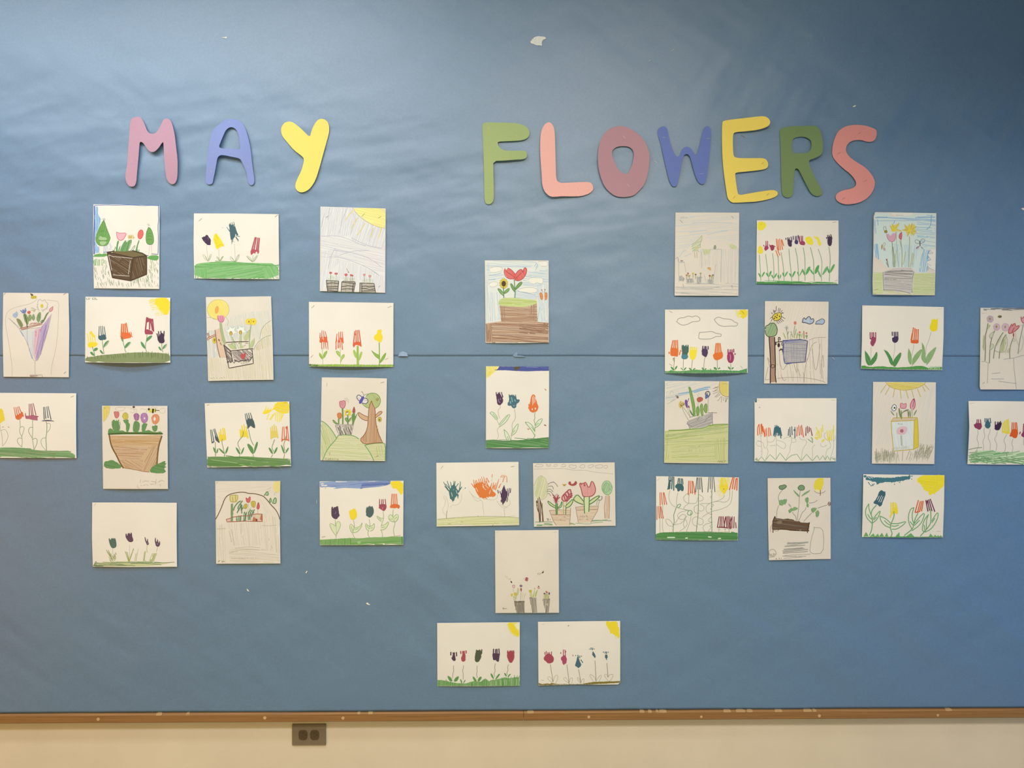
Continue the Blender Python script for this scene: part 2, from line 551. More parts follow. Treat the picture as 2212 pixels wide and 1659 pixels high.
    def H(s, col, poly, ang, sp, w, fade=.25, gap=.12, wob=1.0, aj=4.0, end=1.5):
        """crayon / pencil / marker hatching clipped to a shape"""
        off = s.nextlayer(); fade *= .75; gap *= .65; sp *= .84
        base = alb(col); pap = s.pap
        for t in poly.split('/'):
            p = P(t); a = math.radians(ang)
            R = np.array([[math.cos(a), math.sin(a)], [-math.sin(a), math.cos(a)]])
            r = p @ R.T
            y = r[:, 1].min() + sp * s.sc * RNG.random(); k = 0
            while y < r[:, 1].max():
                yy = y + RNG.uniform(-.3, .3) * sp * s.sc
                xs = []
                for i in range(len(r)):
                    (ax, ay), (bx, by) = r[i], r[(i + 1) % len(r)]
                    if (ay > yy) != (by > yy): xs.append(ax + (bx - ax) * (yy - ay) / (by - ay))
                xs.sort()
                for x0, x1 in zip(xs[0::2], xs[1::2]):
                    segs = [(x0, x1)]
                    if gap and RNG.random() < gap * 3 and x1 - x0 > 8 * s.sc:
                        m = RNG.uniform(x0, x1); g = RNG.uniform(.5, 3) * s.sc
                        segs = [(x0, m - g), (m + g, x1)]
                    for (m0, m1) in segs:
                        if RNG.random() < gap: continue
                        m0 += RNG.uniform(-.3, 1) * end * s.sc; m1 -= RNG.uniform(-.3, 1) * end * s.sc
                        if m1 - m0 < .6 * s.sc: continue
                        j = math.tan(math.radians(RNG.uniform(-aj, aj)))
                        md = (m0 + m1) / 2
                        n = max(2, int((m1 - m0) / (6 * s.sc)) + 1)
                        X = np.linspace(m0, m1, n)
                        Y = yy + np.clip((X - md) * j, -1.2 * sp * s.sc, 1.2 * sp * s.sc) + wob * .25 * s.sc * np.array([RNG.uniform(-1, 1) for _ in X])
                        q = np.stack([X, Y], 1) @ R
                        f = RNG.random() * fade
                        c = base * (1 - f) + pap * f
                        s.rib(q, w * RNG.uniform(.7, 1.25), c, off + (k % 9) * 1.5e-6, .3 * RNG.random(), .3 * RNG.random()); k += 1
                y += sp * s.sc
        return s
    def Tk(s, col, poly, n, ln, ang, w, aj=12, fade=.3):
        """loose short ticks"""
        p = P(poly); lo, hi = p.min(0), p.max(0); off = s.nextlayer(); k = 0
        pap = s.pap; base = alb(col)
        while k < n:
            q = np.array([[RNG.uniform(lo[0], hi[0]), RNG.uniform(lo[1], hi[1])]])
            if not inside(p, q)[0]:
                n -= .2
                continue
            a = math.radians(ang + RNG.uniform(-aj, aj)); l = ln * s.sc * RNG.uniform(.55, 1.2) / 2
            d = np.array([math.cos(a), math.sin(a)]) * l
            f = RNG.random() * fade
            s.rib(np.vstack([q - d, q + d]), w, base * (1 - f) + pap * f, off + (k % 9) * 1.5e-6, .3, .0); k += 1
        return s
    def staples(s, pts, m='staple_dark'):
        s.flush()
        for t in pts.split('/'):
            p = P(t)
            a, b = s.to3(p, .0003 + .0004)
            d = b - a; L_ = np.linalg.norm(d); d = d / L_
            up = np.array([0, -1.0, 0]); n = np.cross(d, up); n /= np.linalg.norm(n)
            r = .00028
            V = []
            for e, q in ((0, a), (1, b)):
                for i, j in ((-1, -1), (1, -1), (1, 1), (-1, 1)):
                    V.append(tuple(q + n * r * i + up * r * j))
            # bent legs going into the board
            for q, sg in ((a, 1), (b, -1)):
                for hh in (0, -.0009):
                    for i, j in ((-1, 0), (1, 0), (1, 2), (-1, 2)):
                        V.append(tuple(q + n * r * i + d * sg * r * j + up * (hh + r)))
            Fc = []
            for k in (0, 8, 16):
                Fc += [(k, k + 1, k + 2, k + 3), (k + 7, k + 6, k + 5, k + 4)] + [(k + i, k + 4 + i, k + 4 + (i + 1) % 4, k + (i + 1) % 4) for i in range(4)]
            mesh('staple', V, Fc, M[m], s.obj)
        return s

# ------------------------------------------------------------------ title letters cut from coloured paper
def letter(ch, colname, hexc, crop, zw, outline, holes=(), st='', bulge=None, stm='staple'):
    m = mat('cut_paper_' + colname, tuple(alb(hexc)), .75, .25, (500, .95, 1.05), (800, .15, .0003))
    s = Sheet('cutout_letter', '%s cut-paper letter %s in the title' % (colname.replace('_', ' '), ch), 'letter', crop, zw, outline,
              bulge, m, 'cut-paper title letters', holes, 1, .0003, .0010, 6.0)
    if st: s.staples(st, stm)
    return s
c1 = (240, 230, 740, 440); c2 = (1010, 230, 1480, 460); c3 = (1400, 230, 1920, 460)
letter('M, first letter of MAY', 'dusty_rose', 'bf8c90', c1, 2212, "185 130 205 108 245 97 278 100 305 135 325 180 345 235 370 258 400 262 430 250 455 215 480 165 500 122 525 112 558 122 580 155 597 215 612 300 622 400 635 500 636 600 632 690 615 730 590 746 560 735 535 705 520 640 512 550 505 450 500 342 490 342 455 395 425 425 395 438 360 425 335 390 310 352 290 337 273 340 268 400 262 480 255 560 247 640 242 720 225 762 195 766 170 760 145 725 136 680 138 640 152 560 160 470 165 380 172 280 178 190",
       (), "197 540 202 510/545 205 555 185", dict(rm=.011, c=.007, bm=.002))
letter('A', 'periwinkle', '898eb0', c1, 2212, "1040 165 1080 130 1130 120 1190 122 1240 145 1275 190 1300 260 1320 340 1335 420 1345 520 1355 600 1368 680 1368 735 1345 756 1320 745 1305 715 1300 650 1280 590 1250 530 1230 495 1150 480 1080 465 1040 465 1015 490 1005 550 995 610 980 680 970 735 945 747 915 742 903 710 905 640 912 560 920 470 930 390 945 310 965 240 1000 195",
       ("1140 195 1180 205 1210 240 1225 300 1232 360 1235 412 1190 408 1120 402 1060 402 1028 388 1050 330 1075 270 1100 220",), "1120 143 1145 163/943 613 967 632/1300 568 1317 596", dict(c=.011, lm=.004, bm=.001))
letter('Y', 'pale_yellow', 'f8cf62', c1, 2212, "1640 175 1665 150 1710 142 1745 155 1790 190 1840 235 1900 297 1915 230 1945 165 1980 122 2025 116 2065 140 2083 180 2085 240 2070 300 2050 370 2020 480 1990 590 1955 700 1920 760 1880 802 1830 823 1790 815 1762 785 1760 740 1785 680 1815 620 1835 560 1845 500 1820 470 1750 420 1690 350 1640 290 1625 250 1625 205",
       (), "", dict(c=.003))
letter('F', 'moss_green', 'a3a968', c2, 2212, "150 190 165 168 200 160 300 163 420 165 500 170 560 185 605 210 630 250 630 290 605 325 560 343 480 350 400 353 310 357 305 380 320 410 350 435 375 447 480 450 570 448 598 460 605 490 598 520 570 537 480 541 370 550 262 555 262 640 265 750 267 850 266 950 245 985 215 997 190 990 175 965 170 900 168 800 166 650 162 520 158 400 152 280",
       (), "203 205 228 228/488 283 505 300/205 822 228 842", dict(c=.006, rm=.005))
letter('L', 'salmon', 'f2ab93', c2, 2212, "760 220 785 180 815 160 845 162 870 195 885 240 890 350 893 480 897 620 900 742 935 778 1020 775 1120 770 1240 767 1268 790 1278 820 1275 850 1240 885 1160 912 1060 915 960 912 900 918 845 918 805 890 775 850 758 790 752 680 745 580 738 470 738 340 745 270",
       (), "820 262 845 272/1113 815 1125 845", dict(lm=.009, bl=.006, bm=.003))
letter('O', 'dusty_mauve', 'b88481', c2, 2212, "1480 208 1540 197 1600 203 1680 240 1755 295 1805 360 1835 430 1852 500 1845 600 1830 700 1800 790 1750 850 1695 903 1640 918 1570 922 1500 912 1430 860 1385 800 1350 710 1330 620 1323 520 1330 430 1350 340 1400 260",
       ("1465 470 1480 435 1520 408 1580 402 1640 408 1680 440 1692 480 1685 550 1665 620 1640 668 1610 690 1570 675 1530 635 1495 570 1475 520",), "1582 303 1606 327/1622 787 1645 815", dict(lm=.008, rm=.006))
letter('W', 'slate_blue', '6b75a2', c3, 2212, "85 240 92 205 120 185 155 182 175 200 185 255 205 340 230 410 260 462 285 458 300 420 325 380 355 368 390 380 415 420 432 452 455 420 475 350 490 270 510 200 540 177 570 190 580 235 576 310 570 400 560 490 548 580 540 650 525 700 500 718 470 705 445 665 425 610 405 530 390 470 370 440 345 435 325 455 310 510 298 580 285 650 268 725 240 740 215 725 190 670 175 600 155 520 135 430 115 340 95 280",
       (), "133 290 158 282/540 297 570 293/475 620 505 618", dict(c=.004))
letter('E', 'golden_yellow', 'efc957', c3, 2212, "680 150 695 130 780 118 900 105 1000 92 1070 88 1110 110 1123 140 1118 165 1090 190 1010 215 900 228 800 235 780 255 778 330 783 450 800 468 850 475 960 475 1060 474 1090 490 1105 525 1098 560 1070 578 980 590 880 600 810 606 798 622 808 700 820 780 832 817 920 800 1040 780 1150 765 1185 780 1195 800 1180 825 1120 850 1010 873 900 880 800 885 765 882 730 845 720 780 705 680 690 560 682 450 678 300",
       (), "1042 528 1065 510/780 845 800 822/1088 818 1110 797", dict(tr=.022, tm=.004, c=.003, lm=.004), 'staple_dark')
letter('R', 'leaf_green', '768550', c3, 2212, "1208 230 1220 205 1260 188 1340 180 1440 178 1530 176 1570 195 1590 240 1603 310 1608 380 1600 430 1570 458 1520 480 1480 490 1478 520 1495 570 1530 650 1570 720 1600 780 1600 805 1570 825 1530 822 1495 795 1465 740 1430 670 1400 610 1378 570 1347 570 1340 650 1336 740 1330 810 1300 838 1260 835 1232 810 1225 740 1222 600 1220 450 1215 330",
       ("1322 310 1345 288 1400 276 1455 282 1495 310 1503 345 1498 390 1470 425 1400 432 1318 428",), "1362 235 1390 215/1465 755 1488 738", dict(rm=.012, c=.003), 'staple_dark')
letter('S', 'coral_pink', 'e08c7b', c3, 2212, "1715 290 1745 230 1795 190 1860 170 1940 168 2010 178 2070 200 2098 215 2102 260 2090 300 2060 325 2010 325 1960 308 1910 308 1860 320 1825 355 1815 400 1830 440 1870 480 1930 520 1990 555 2040 605 2075 660 2085 700 2078 750 2050 805 2000 855 1930 888 1830 902 1770 890 1728 860 1722 825 1740 795 1790 770 1860 758 1900 740 1915 710 1900 670 1860 620 1800 575 1740 520 1700 470 1690 430 1695 360",
       (), "1930 250 1955 238/1740 437 1768 420/1985 690 2008 675/1785 853 1810 832", dict(c=.003, rm=.003), 'staple_dark')

# ------------------------------------------------------------------ torn scraps and loose staples left on the blue paper
def scrap(label, crop, zw, outline, mt='paper', streak=None):
    s = Sheet('paper_scrap', label, 'paper scrap', crop, zw, outline, dict(bm=0, lm=0, rm=0, c=.0004, bl=0, br=0), mt, 'torn paper scraps on the blue paper', (), 0, .0002, .0002, 3.0)
    if streak: s.part('torn_fibres').H('c9cdbd', streak, 88, 1.6, .9, .3, .1)
    s.flush()
scrap('large torn scrap of whitish paper above the letters L and O', (1120, 60, 1210, 120), 2212, "640 700 700 670 740 680 690 610 730 595 780 600 800 530 900 480 1000 450 1130 445 1180 470 1280 460 1390 485 1450 530 1465 570 1400 600 1330 630 1270 690 1240 760 1250 820 1210 860 1255 910 1240 950 1130 935 980 935 880 905 790 860 680 830 640 790",
      'paper', "660 720 760 620 820 540 1000 460 1150 455 1380 500 1300 620 1230 760 1220 900 980 920 800 850")
scrap('tiny white wedge of paper high above the letter A', (450, 60, 520, 100), 2212, "920 640 1060 650 1200 615 1262 615 1268 730 1190 725 1060 695 940 680")
scrap('tiny white fleck of paper above the letter S', (1820, 210, 1880, 250), 2212, "815 740 900 680 1020 625 1065 640 1050 700 1000 745 880 785 830 785")
scrap('tiny pale sliver of paper below the pencil hill drawing', (640, 1220, 820, 1320), 2212, "245 205 280 160 298 170 275 215 255 228")
scrap('small cream torn fleck below the painting with a blue cloud', (640, 1220, 820, 1320), 2212, "1850 1015 1895 1000 1915 1025 1965 1060 1955 1072 1890 1060 1862 1035")
scrap('thin white sliver of paper low on the left', (0, 1180, 920, 1659), 2212, "1281 221 1287 223 1294 233 1291 236 1284 231")
scrap('white scrap of paper at the right edge of the blue paper', (2180, 430, 2212, 470), 1327, "1080 830 1200 800 1330 790 1500 820 1560 900 1480 990 1327 1000 1200 960")
s = Sheet('torn_flap', 'small lifted flap of blue paper on the seam right of the orange-red flowers painting', 'paper scrap', (840, 700, 1440, 1000), 2212, "72 256 84 228 112 216 145 230 152 256",
          dict(bm=.004, lm=0, rm=0, c=.001, bl=.003, br=.003), 'blue', 'torn paper scraps on the blue paper', (), 0, .0002, .0002, 2.0)
s = Sheet('torn_flap', 'thin folded strip of blue paper on the seam above the three-flower portrait', 'paper scrap', (840, 700, 1440, 1000), 2212, "985 250 1000 236 1022 222 1024 250 1050 250 1090 258 1080 264 1000 262",
          dict(bm=.002, lm=0, rm=0, c=.001, bl=.001, br=.001), 'blue', 'torn paper scraps on the blue paper', (), 0, .0002, .0002, 2.0)
def loose_staple(label, x0, y0, x1, y1, m='staple'):
    X, Z = px2w(np.array([x0, x1]), np.array([y0, y1]), BOARD + .004)
    h = float((backing(X, Z) + .001).max()) + .0002
    a = np.array([X[0], 0, Z[0]]); b = np.array([X[1], 0, Z[1]]); c = (a + b) / 2; d = (b - a); L_ = np.linalg.norm(d); d /= L_
    n = np.array([-d[2], 0, d[0]]); V = []; r = .0005
    for t in (-L_ / 2, L_ / 2):
        for i, j in ((-1, 0), (1, 0), (1, 2), (-1, 2)): V.append(tuple(c + d * t + n * r * i + np.array([0, -h - r * j, 0])))
    for t in (-L_ / 2, L_ / 2):
        for y in (-h, -h + .006):
            for i, j in ((-1, -1), (1, -1), (1, 1), (-1, 1)): V.append(tuple(c + d * (t + r * j) + n * r * i + np.array([0, y, 0])))
    Fc = []
    for k in (0, 8, 16):
        Fc += [(k, k + 1, k + 2, k + 3), (k + 7, k + 6, k + 5, k + 4)] + [(k + i, k + 4 + i, k + 4 + (i + 1) % 4, k + (i + 1) % 4) for i in range(4)]
    tag(mesh('loose_staple', V, Fc, M[m]), label, 'staple', 'loose staples in the blue paper')
loose_staple('shiny loose staple high above the letter W', 1449.5, 111, 1456, 107)
loose_staple('bright stub of a staple left of the staple above the letter W', 1401.5, 132.5, 1405, 130.5)
loose_staple('pale loose staple between the letters O and W', 1412.5, 348, 1418.5, 352)
loose_staple('dark loose staple between the top and middle arms of the letter E', 1601, 292.5, 1608.5, 296.8, 'staple_dark')
loose_staple('thin pale staple left of the painting with a blue cloud', 684, 1081, 684.5, 1087)
loose_staple('pale staple right of the drawing of a lattice flower box', 1797.5, 772, 1802, 776.5)

# ------------------------------------------------------------------ the children's pictures
def paint(label, crop, zw, outline, bulge=None):
    return Sheet('fork_painting', label, 'painting', crop, zw, outline, bulge, 'paper', 'fork-print flower paintings')
def draw(label, crop, zw, outline, bulge=None):
    return Sheet('crayon_drawing', label, 'drawing', crop, zw, outline, bulge, 'paper' if 'planter box between' in label else 'sketch_paper', 'pencil and crayon drawings')

# ===== left group =====
d = draw('drawing of a big brown planter box between two green trees', (180, 420, 400, 640), 1659, "165 162 600 166 1243 182 1240 700 1238 1540 172 1530 158 900", dict(bm=.002))
d.part('border').L('51639a', 1.1, "185 178 400 172 500 178 700 172 850 175 960 184 1100 178 1235 184").L('565f9a', 2.6, "180 190 184 400 172 700 176 970").L('51639a', 1.6, "1228 190 1222 300 1230 420 1215 520 1225 700 1218 960")
d.part('sky').F('a3bcc8', "190 190 225 195 240 330 290 400 260 520 210 640 195 760 230 840 260 860 255 950 185 960", 1).H('6f98b8', "190 190 225 195 240 330 290 400 260 520 210 640 195 760 230 840 260 860 255 950 185 960", 88, 2, 1.1).H('9fb4bd', "340 840 440 780 470 850 460 910 330 945", 85, 2.2, 1).L('46577c', 1.3, "330 945 480 925/1115 970 1220 975/1010 995 1060 998")
d.part('grass').F('6a9a50', "160 1005 190 975 300 960 390 962 385 1015 165 1018/1040 1025 1100 990 1225 990 1228 1050 1190 1080 1100 1065 1045 1045", 1)
d.H('75a25c', "162 1055 330 1050 400 1090 400 1140 330 1120 300 1160 165 1155", 92, 2.4, 1.3).Tk('6c7c4c', "165 1160 400 1150 440 1400 750 1430 1030 1320 1060 1080 1225 1090 1215 1495 195 1490", 150, 8, 80, .8, 14).Tk('6f8a50', "800 1410 1050 1290 1070 1100 1110 1090 1100 1500 860 1490", 30, 9, 78, 1.0)
d.part('tree', 'green pear-shaped tree with a pale trunk').F('6f9a48', "335 415 375 540 430 680 440 720 390 830 320 838 250 830 205 770 205 690 250 560 310 450").H('5c853d', "335 430 375 540 425 680 380 790 230 790 215 700 255 560", 100, 3, 1.4).F('a5b67c', "255 690 290 675 310 700 350 695 390 720 370 750 250 745/260 765 330 760 390 770 340 830 280 825", 1).L('587d3c', 1.1, "335 415 375 540 430 680 440 720 390 830 320 838 250 830 205 770 205 690 250 560 310 450 335 415/280 610 310 585 345 600/250 750 330 755 390 750").sub('trunk').F('f1d8be', "262 845 332 845 328 965 300 972 258 960", 0).L('d0a58c', .6, "262 845 268 960/332 845 326 960").sub('star').L('b5a58a', .6, "300 410 345 380 355 420 310 400 370 395 330 415")
d.part('tree', 'small green leaf-shaped tree').F('6f9a48', "1060 535 1095 550 1135 640 1150 760 1130 810 1080 822 1030 800 1018 720 1025 620").H('5c853d', "1062 545 1095 560 1130 650 1140 760 1080 815 1030 790 1025 640", 80, 3.5, 1.2).L('587d3c', 1.0, "1060 535 1095 550 1135 640 1150 760 1130 810 1080 822 1030 800 1018 720 1025 620 1060 535/1050 650 1080 625 1110 650/1045 690 1085 665 1115 700/1040 745 1080 725 1120 745").sub('trunk').L('cfa48e', .6, "1080 825 1066 985/1108 820 1110 990").sub('star').L('b5a58a', .6, "1035 485 1085 480 1045 520 1070 490 1090 525")
d.part('flower', 'pink half-moon tulip').F('eba7a0', "540 612 600 632 705 622 680 690 640 745 585 750 545 700", 1).L('c8504e', 1.0, "540 612 600 635 705 624 680 690 640 745 585 750 545 700 540 612").sub('stem').F('5f8a4a', "555 752 585 755 560 840 558 945 528 945 540 830", 1)
d.part('flower', 'red oval tulip').E('de6a58', 932, 650, 42, 76, 12).ring('cb4a44', 1.1, 932, 650, 42, 76, 12).sub('stem').F('5f8a4a', "900 740 918 742 880 860 875 1000 840 1000 850 900", 1)
d.part('flower', 'small yellow daffodil').Tk('cfae4a', "720 680 780 650 840 680 830 720 740 725", 22, 5, 110, .9, 60).ring('c99a2e', .9, 760, 700, 22, 16).ring('c99a2e', .9, 800, 690, 18, 14)
d.part('leaves').F('5f8a4a', "590 930 640 800 690 740 702 790 760 735 790 745 740 870 715 975 600 965", 1).H('7ba065', "590 930 640 800 690 740 760 735 790 745 740 870 715 975 600 965", 105, 3, .8).L('5f8a4a', 1.1, "500 940 520 850 540 900/480 900 510 940/575 950 600 840/560 940 590 860/885 900 890 970/910 900 885 980", 0).L('4f7a3e', .8, "740 960 830 830 850 835 800 920 770 965/760 740 795 745 750 880")
d.part('planter', 'dark brown box planter').F('76633e', "470 925 800 915 960 960 1020 1000 820 1030 480 950", 0).F('60472f', "390 945 480 958 800 1020 1025 1000 1032 1300 770 1405 475 1355", 0).H('7d6346', "410 985 790 1050 750 1350 490 1310", 35, 4.2, .8, .4, .3).H('7a5f42', "825 1045 1010 1020 1015 1290 790 1380", 75, 5, .8, .4, .3).L('4d3726', 2.4, "390 945 475 1355 770 1405 1030 1300 1030 1000/390 948 480 960 810 1030 1030 1000/810 1030 765 1400/390 945 500 925/800 915 960 958 1030 1000", 0).L('e2cbb0', .9, "410 985 480 1010 800 1040/412 990 465 1240/765 1080 735 1300/480 1310 750 1330", 0)
d.part('signature').L('b9a68c', .6, "195 1510 225 1505/240 1515 260 1520/300 1500 320 1520/350 1505 370 1520/1175 1490 1235 1490/1210 1450 1225 1530", 0)
d.flush()

d = paint('painting of four flowers, purple, yellow, teal and red, over a wide green lawn', (400, 430, 620, 620), 1921, "165 270 900 272 1762 285 1768 900 1775 1512 900 1503 170 1498 158 800", dict(bm=.003))
d.part('lawn', 'scribbled green marker lawn').F('88b36a', "172 1235 300 1205 560 1182 850 1190 1300 1205 1750 1212 1768 1508 900 1500 172 1495", 1).H('5f9a4a', "172 1240 560 1188 860 1195 1400 1212 1750 1218 1765 1260 172 1300", 2, 2.2, 1.6, .2).H('66a052', "175 1330 420 1300 420 1495 180 1495", 92, 2.6, 1.5, .3).H('66a052', "420 1290 1500 1230 1500 1500 420 1495", -12, 3.0, 1.9, .35, .15).H('66a052', "1480 1260 1765 1230 1765 1505 1480 1500", 62, 3.2, 1.4, .35, .25)
d.part('flower', 'purple fork-print flower').F('U', "305 720 330 725 345 705 370 710 390 685 405 672 432 690 445 720 470 740 485 780 480 830 485 860 460 872 420 868 395 845 350 800 325 760", 1, .3).L('7e5a70', 1.2, "420 720 445 770/365 790 380 785", 0).sub('stem').L('a09a70', .5, "405 865 408 960 425 1100 430 1185").L('8a9a60', .7, "425 1170 360 1120 322 1040 380 1070 425 1165/440 1165 440 1110 490 1025 495 1080 445 1170/425 1165 375 1085/440 1160 475 1075")
d.part('flower', 'yellow fork-print flower').F('Y', "545 690 580 635 625 690 670 760 700 810 735 880 725 890 680 895 640 920 620 945 590 945 560 860 525 760", 1, .5).L('e0b626', 1.6, "580 680 620 760/600 890 690 850 710 880/560 760 600 860", 1).sub('stem').L('a09a70', .5, "635 950 635 1050 655 1170").L('8a9a60', .7, "650 1165 595 1120 590 1075 630 1110 650 1160/660 1160 680 1110 725 1065 700 1130 660 1165/650 1160 610 1100/665 1155 715 1080")
d.part('flower', 'tall teal fork-print flower').F('T', "825 490 850 470 880 490 905 480 930 480 970 600 1005 680 985 690 950 665 940 710 900 760 885 770 860 770 850 700 840 600", 1, .3).L('T', 2.0, "830 500 838 460/855 500 858 450/890 500 885 440/930 500 915 432/840 610 785 530/880 740 880 845/940 690 1000 800/965 690 1030 710/900 750 895 810/960 720 1010 780", 0, .7).L('eadcc0', .8, "950 660 945 720/915 490 930 515", 0).sub('stem').L('a09a70', .5, "930 850 940 1000 945 1190/915 800 925 820 938 800").L('8a9a60', .7, "940 1180 850 1150 850 1075 890 1110 935 1175/950 1180 965 1100 1015 1035 1025 1070 990 1150 950 1185/945 1175 870 1110/955 1170 1010 1060")
d.part('flower', 'red fork-print flower').F('b44f52', "1228 990 1240 960 1290 940 1350 965 1398 960 1388 1020 1370 1045 1355 990 1330 995 1320 1040 1300 1015 1270 1030 1250 1065 1240 1040", 1, .3).L('b44f52', 3.2, "1250 990 1320 725/1292 980 1342 728/1345 980 1372 735/1375 980 1400 738", 0, .25).sub('stem').L('8a9a60', .7, "1270 1190 1280 1060/1260 1180 1195 1130 1145 1058 1230 1105 1265 1180/1285 1185 1290 1130 1370 1045 1360 1100 1300 1170/1265 1180 1170 1090/1290 1180 1350 1080")
d.part('paint_speck').F('a19584', "695 538 708 534 715 546 700 545", 0)
d.staples("255 415 315 362/1693 336 1745 296")

d = draw('lilac pencil sky drawing with a big yellow sun and three wooden pots', (670, 430, 860, 640), 1501, "175 128 1290 160 1285 900 1280 1600 600 1583 165 1570", dict(bm=.001))
sky = "178 132 720 148 800 270 940 390 1080 450 1278 500 1275 1580 180 1560"
d.part('sky', 'lilac pencil scribbles').F('e2d4c6', sky, 0).H('c6bab6', "178 132 720 148 800 270 700 640 180 640", 100, 2.4, .9, .5, .1, 1, 6).H('c6bab6', "720 170 940 400 1278 510 1275 860 700 720", 107, 2.4, .9, .5).H('cabdb6', "180 620 700 720 1275 860 1270 1300 900 1120 300 1000 180 1000", 12, 2.6, .9, .5).H('cabfbb', "180 900 480 840 480 1100 300 1300 270 1560 185 1560", 98, 2.8, .9, .6).H('cabfbb', "480 1050 800 1110 1270 1320 1270 1580 1130 1580 1090 1400 480 1380", 97, 3.0, .9, .6).L('aea2a6', .8, "190 640 400 620 600 660 850 770 950 800/320 985 500 990 800 1090 1000 1180 1170 1300/500 960 640 910 760 880 1000 880/430 835 350 980 310 1190/700 660 960 790 1220 840/420 870 800 930 1050 1030 1220 1160/240 250 190 480/330 150 300 350/640 150 540 350 500 580/900 1130 1100 1240 1180 1310")
d.part('sun', 'quarter sun in yellow crayon').F('f0dc82', "722 148 1288 162 1283 500 1150 470 1020 410 900 320 800 240", 1).H('e8d06c', "722 148 1288 162 1283 495 1150 465 1020 405 900 315 800 240", 15, 2.6, 1.4, .3).L('b5a35c', .8, "722 148 800 260 900 345 1020 420 1150 475 1280 500").L('dcc766', 2.0, "725 205 650 280 600 370/815 320 750 410 705 500/935 415 880 510 805 615/1085 490 1060 570 1035 650/1215 500 1195 580 1170 660", 1, .3)
for nm, boxp, hat, lines, fl in (('wooden pot', "275 1390 488 1400 470 1578 295 1570", 92, "275 1388 488 1400 470 1578/275 1388 285 1480 298 1570/285 1440 380 1430 480 1440/285 1500 380 1495 475 1490/292 1535 380 1530 470 1530/300 1560 400 1570 470 1575", "350 1262 22 17/443 1275 27 15"),
                          ('wooden pot', "540 1415 565 1400 770 1415 740 1585 525 1575", 94, "540 1415 570 1402 765 1412 770 1440 740 1585/540 1415 530 1575/555 1420 760 1440/540 1495 640 1480 745 1490/535 1540 640 1530 740 1540/740 1440 720 1580", "612 1295 24 22/693 1302 12 17/720 1308 15 15"),
                          ('wooden pot', "850 1432 1090 1440 1115 1592 850 1585", 2, "850 1432 1090 1440 1115 1592/850 1432 845 1585/880 1440 880 1585/885 1490 950 1485 1000 1500 1100 1490/885 1525 960 1530 1010 1545 1105 1530/885 1570 1100 1565", "922 1295 20 18/1018 1318 22 20")):
    d.part('flower_pot', nm).F('bfae96', boxp, 0).H('7d6d58', boxp, hat, 3.4, .9, .4, .2).L('4a3d30', 1.5, lines, 0)
    for f in fl.split('/'):
        a, b, r1, r2 = [float(t) for t in f.split()]
        d.sub('flower').E('d98f84' if a > 900 else 'cf6a62', a, b, r1, r2).ring('b84848' if a < 900 else 'c4887c', .8, a, b - 4, r1, r2 * .8).L('8f8a62', .8, "%f %f %f %f" % (a, b + r2, a + 2, 1395 + (a > 500) * 12), 0)
d.part('grass').H('b9b98a', "275 1310 480 1320 480 1390 280 1385/570 1340 760 1345 760 1400 570 1395/880 1370 1080 1370 1080 1430 880 1430", 88, 3, 1.0, .5)
d.part('insect').L('8a6a50', .8, "620 1185 655 1245", 0).E('9a6a50', 652, 1248, 9, 10)
d.staples("270 320 312 280/880 298 930 245/1158 325 1212 292/1165 1507 1195 1475")

d = draw('drawing of a bouquet wrapped in a pink and purple paper cone', (0, 620, 170, 830), 1343, "55 97 1170 105 1183 700 1175 1540 60 1530 45 800", dict(bm=.001))
d.part('outline').L('a89478', .6, "205 1520 210 1380 180 1150 150 950 100 700 90 520 140 400 270 345 400 315 540 280 640 205/800 222 920 235 1005 245 1000 450 985 800 950 1080 890 1300 870 1500")
d.part('hanger', 'brown and gold pencil end').F('6a5040', "510 105 560 120 572 145 535 155", 0).F('cfae3e', "520 160 560 148 620 150 632 175 615 200 530 203", 1).L('9a7a2e', .8, "545 160 548 200/575 155 575 200/605 155 605 195", 0)
d.part('wrap', 'paper cone striped pink and purple').F('d3c7b6', "350 740 590 730 570 1190 500 1050 430 880", 0).F('d9b0ac', "590 730 695 690 650 900 600 1250 565 1160", 0).F('bda2b0', "695 690 870 470 800 800 700 1120 640 1245 602 1260 650 900", 0).H('d6a4a0', "590 730 690 690 640 900 600 1100 560 1100", 97, 2.4, 1.6, .4).H('c66e7c', "600 760 690 710 650 900 600 1240 570 1200 620 950", 97, 2.8, 1.6, .4).H('a27a9a', "700 690 870 470 800 800 700 1120 640 1240 610 1230 680 900", 104, 2.6, 1.5, .45).H('8a6a96', "720 780 830 600 780 850 690 1130 620 1230", 104, 3.6, 1.3, .4).H('b9bcb2', "530 780 590 750 560 1180 520 1050", 88, 3, 1.2, .5).L('9a8c84', .7, "150 530 240 620 350 740 430 880 480 1000 560 1230 600 1275 660 1230 740 1000 800 800 880 460/160 540 330 690/595 1275 600 1500/465 720 460 900 500 1080/360 735 480 715 620 700 690 690").L('8f97a8', 1.6, "345 745 400 840/500 1060 550 1220")
d.part('ribbon').H('b4806a', "340 700 480 670 520 615 740 625 640 660 480 700 370 735", -10, 2.4, 1.6, .35).L('a2684e', 1.1, "335 705 480 670/520 620 640 612 750 630 600 665 480 700 360 735")
d.part('flower', 'grey-blue tulip').F('a9b0b0', "208 490 230 450 260 450 275 408 305 430 312 470 290 510 265 535", 1).H('7f8ea8', "208 490 230 450 275 410 312 470 265 535", 60, 2.5, .8).sub('stem').F('8c8a5a', "265 535 330 540 370 590 400 650 375 695 340 690", 1).H('6e7048', "268 540 330 545 395 650 370 690", 62, 2.6, 1.2)
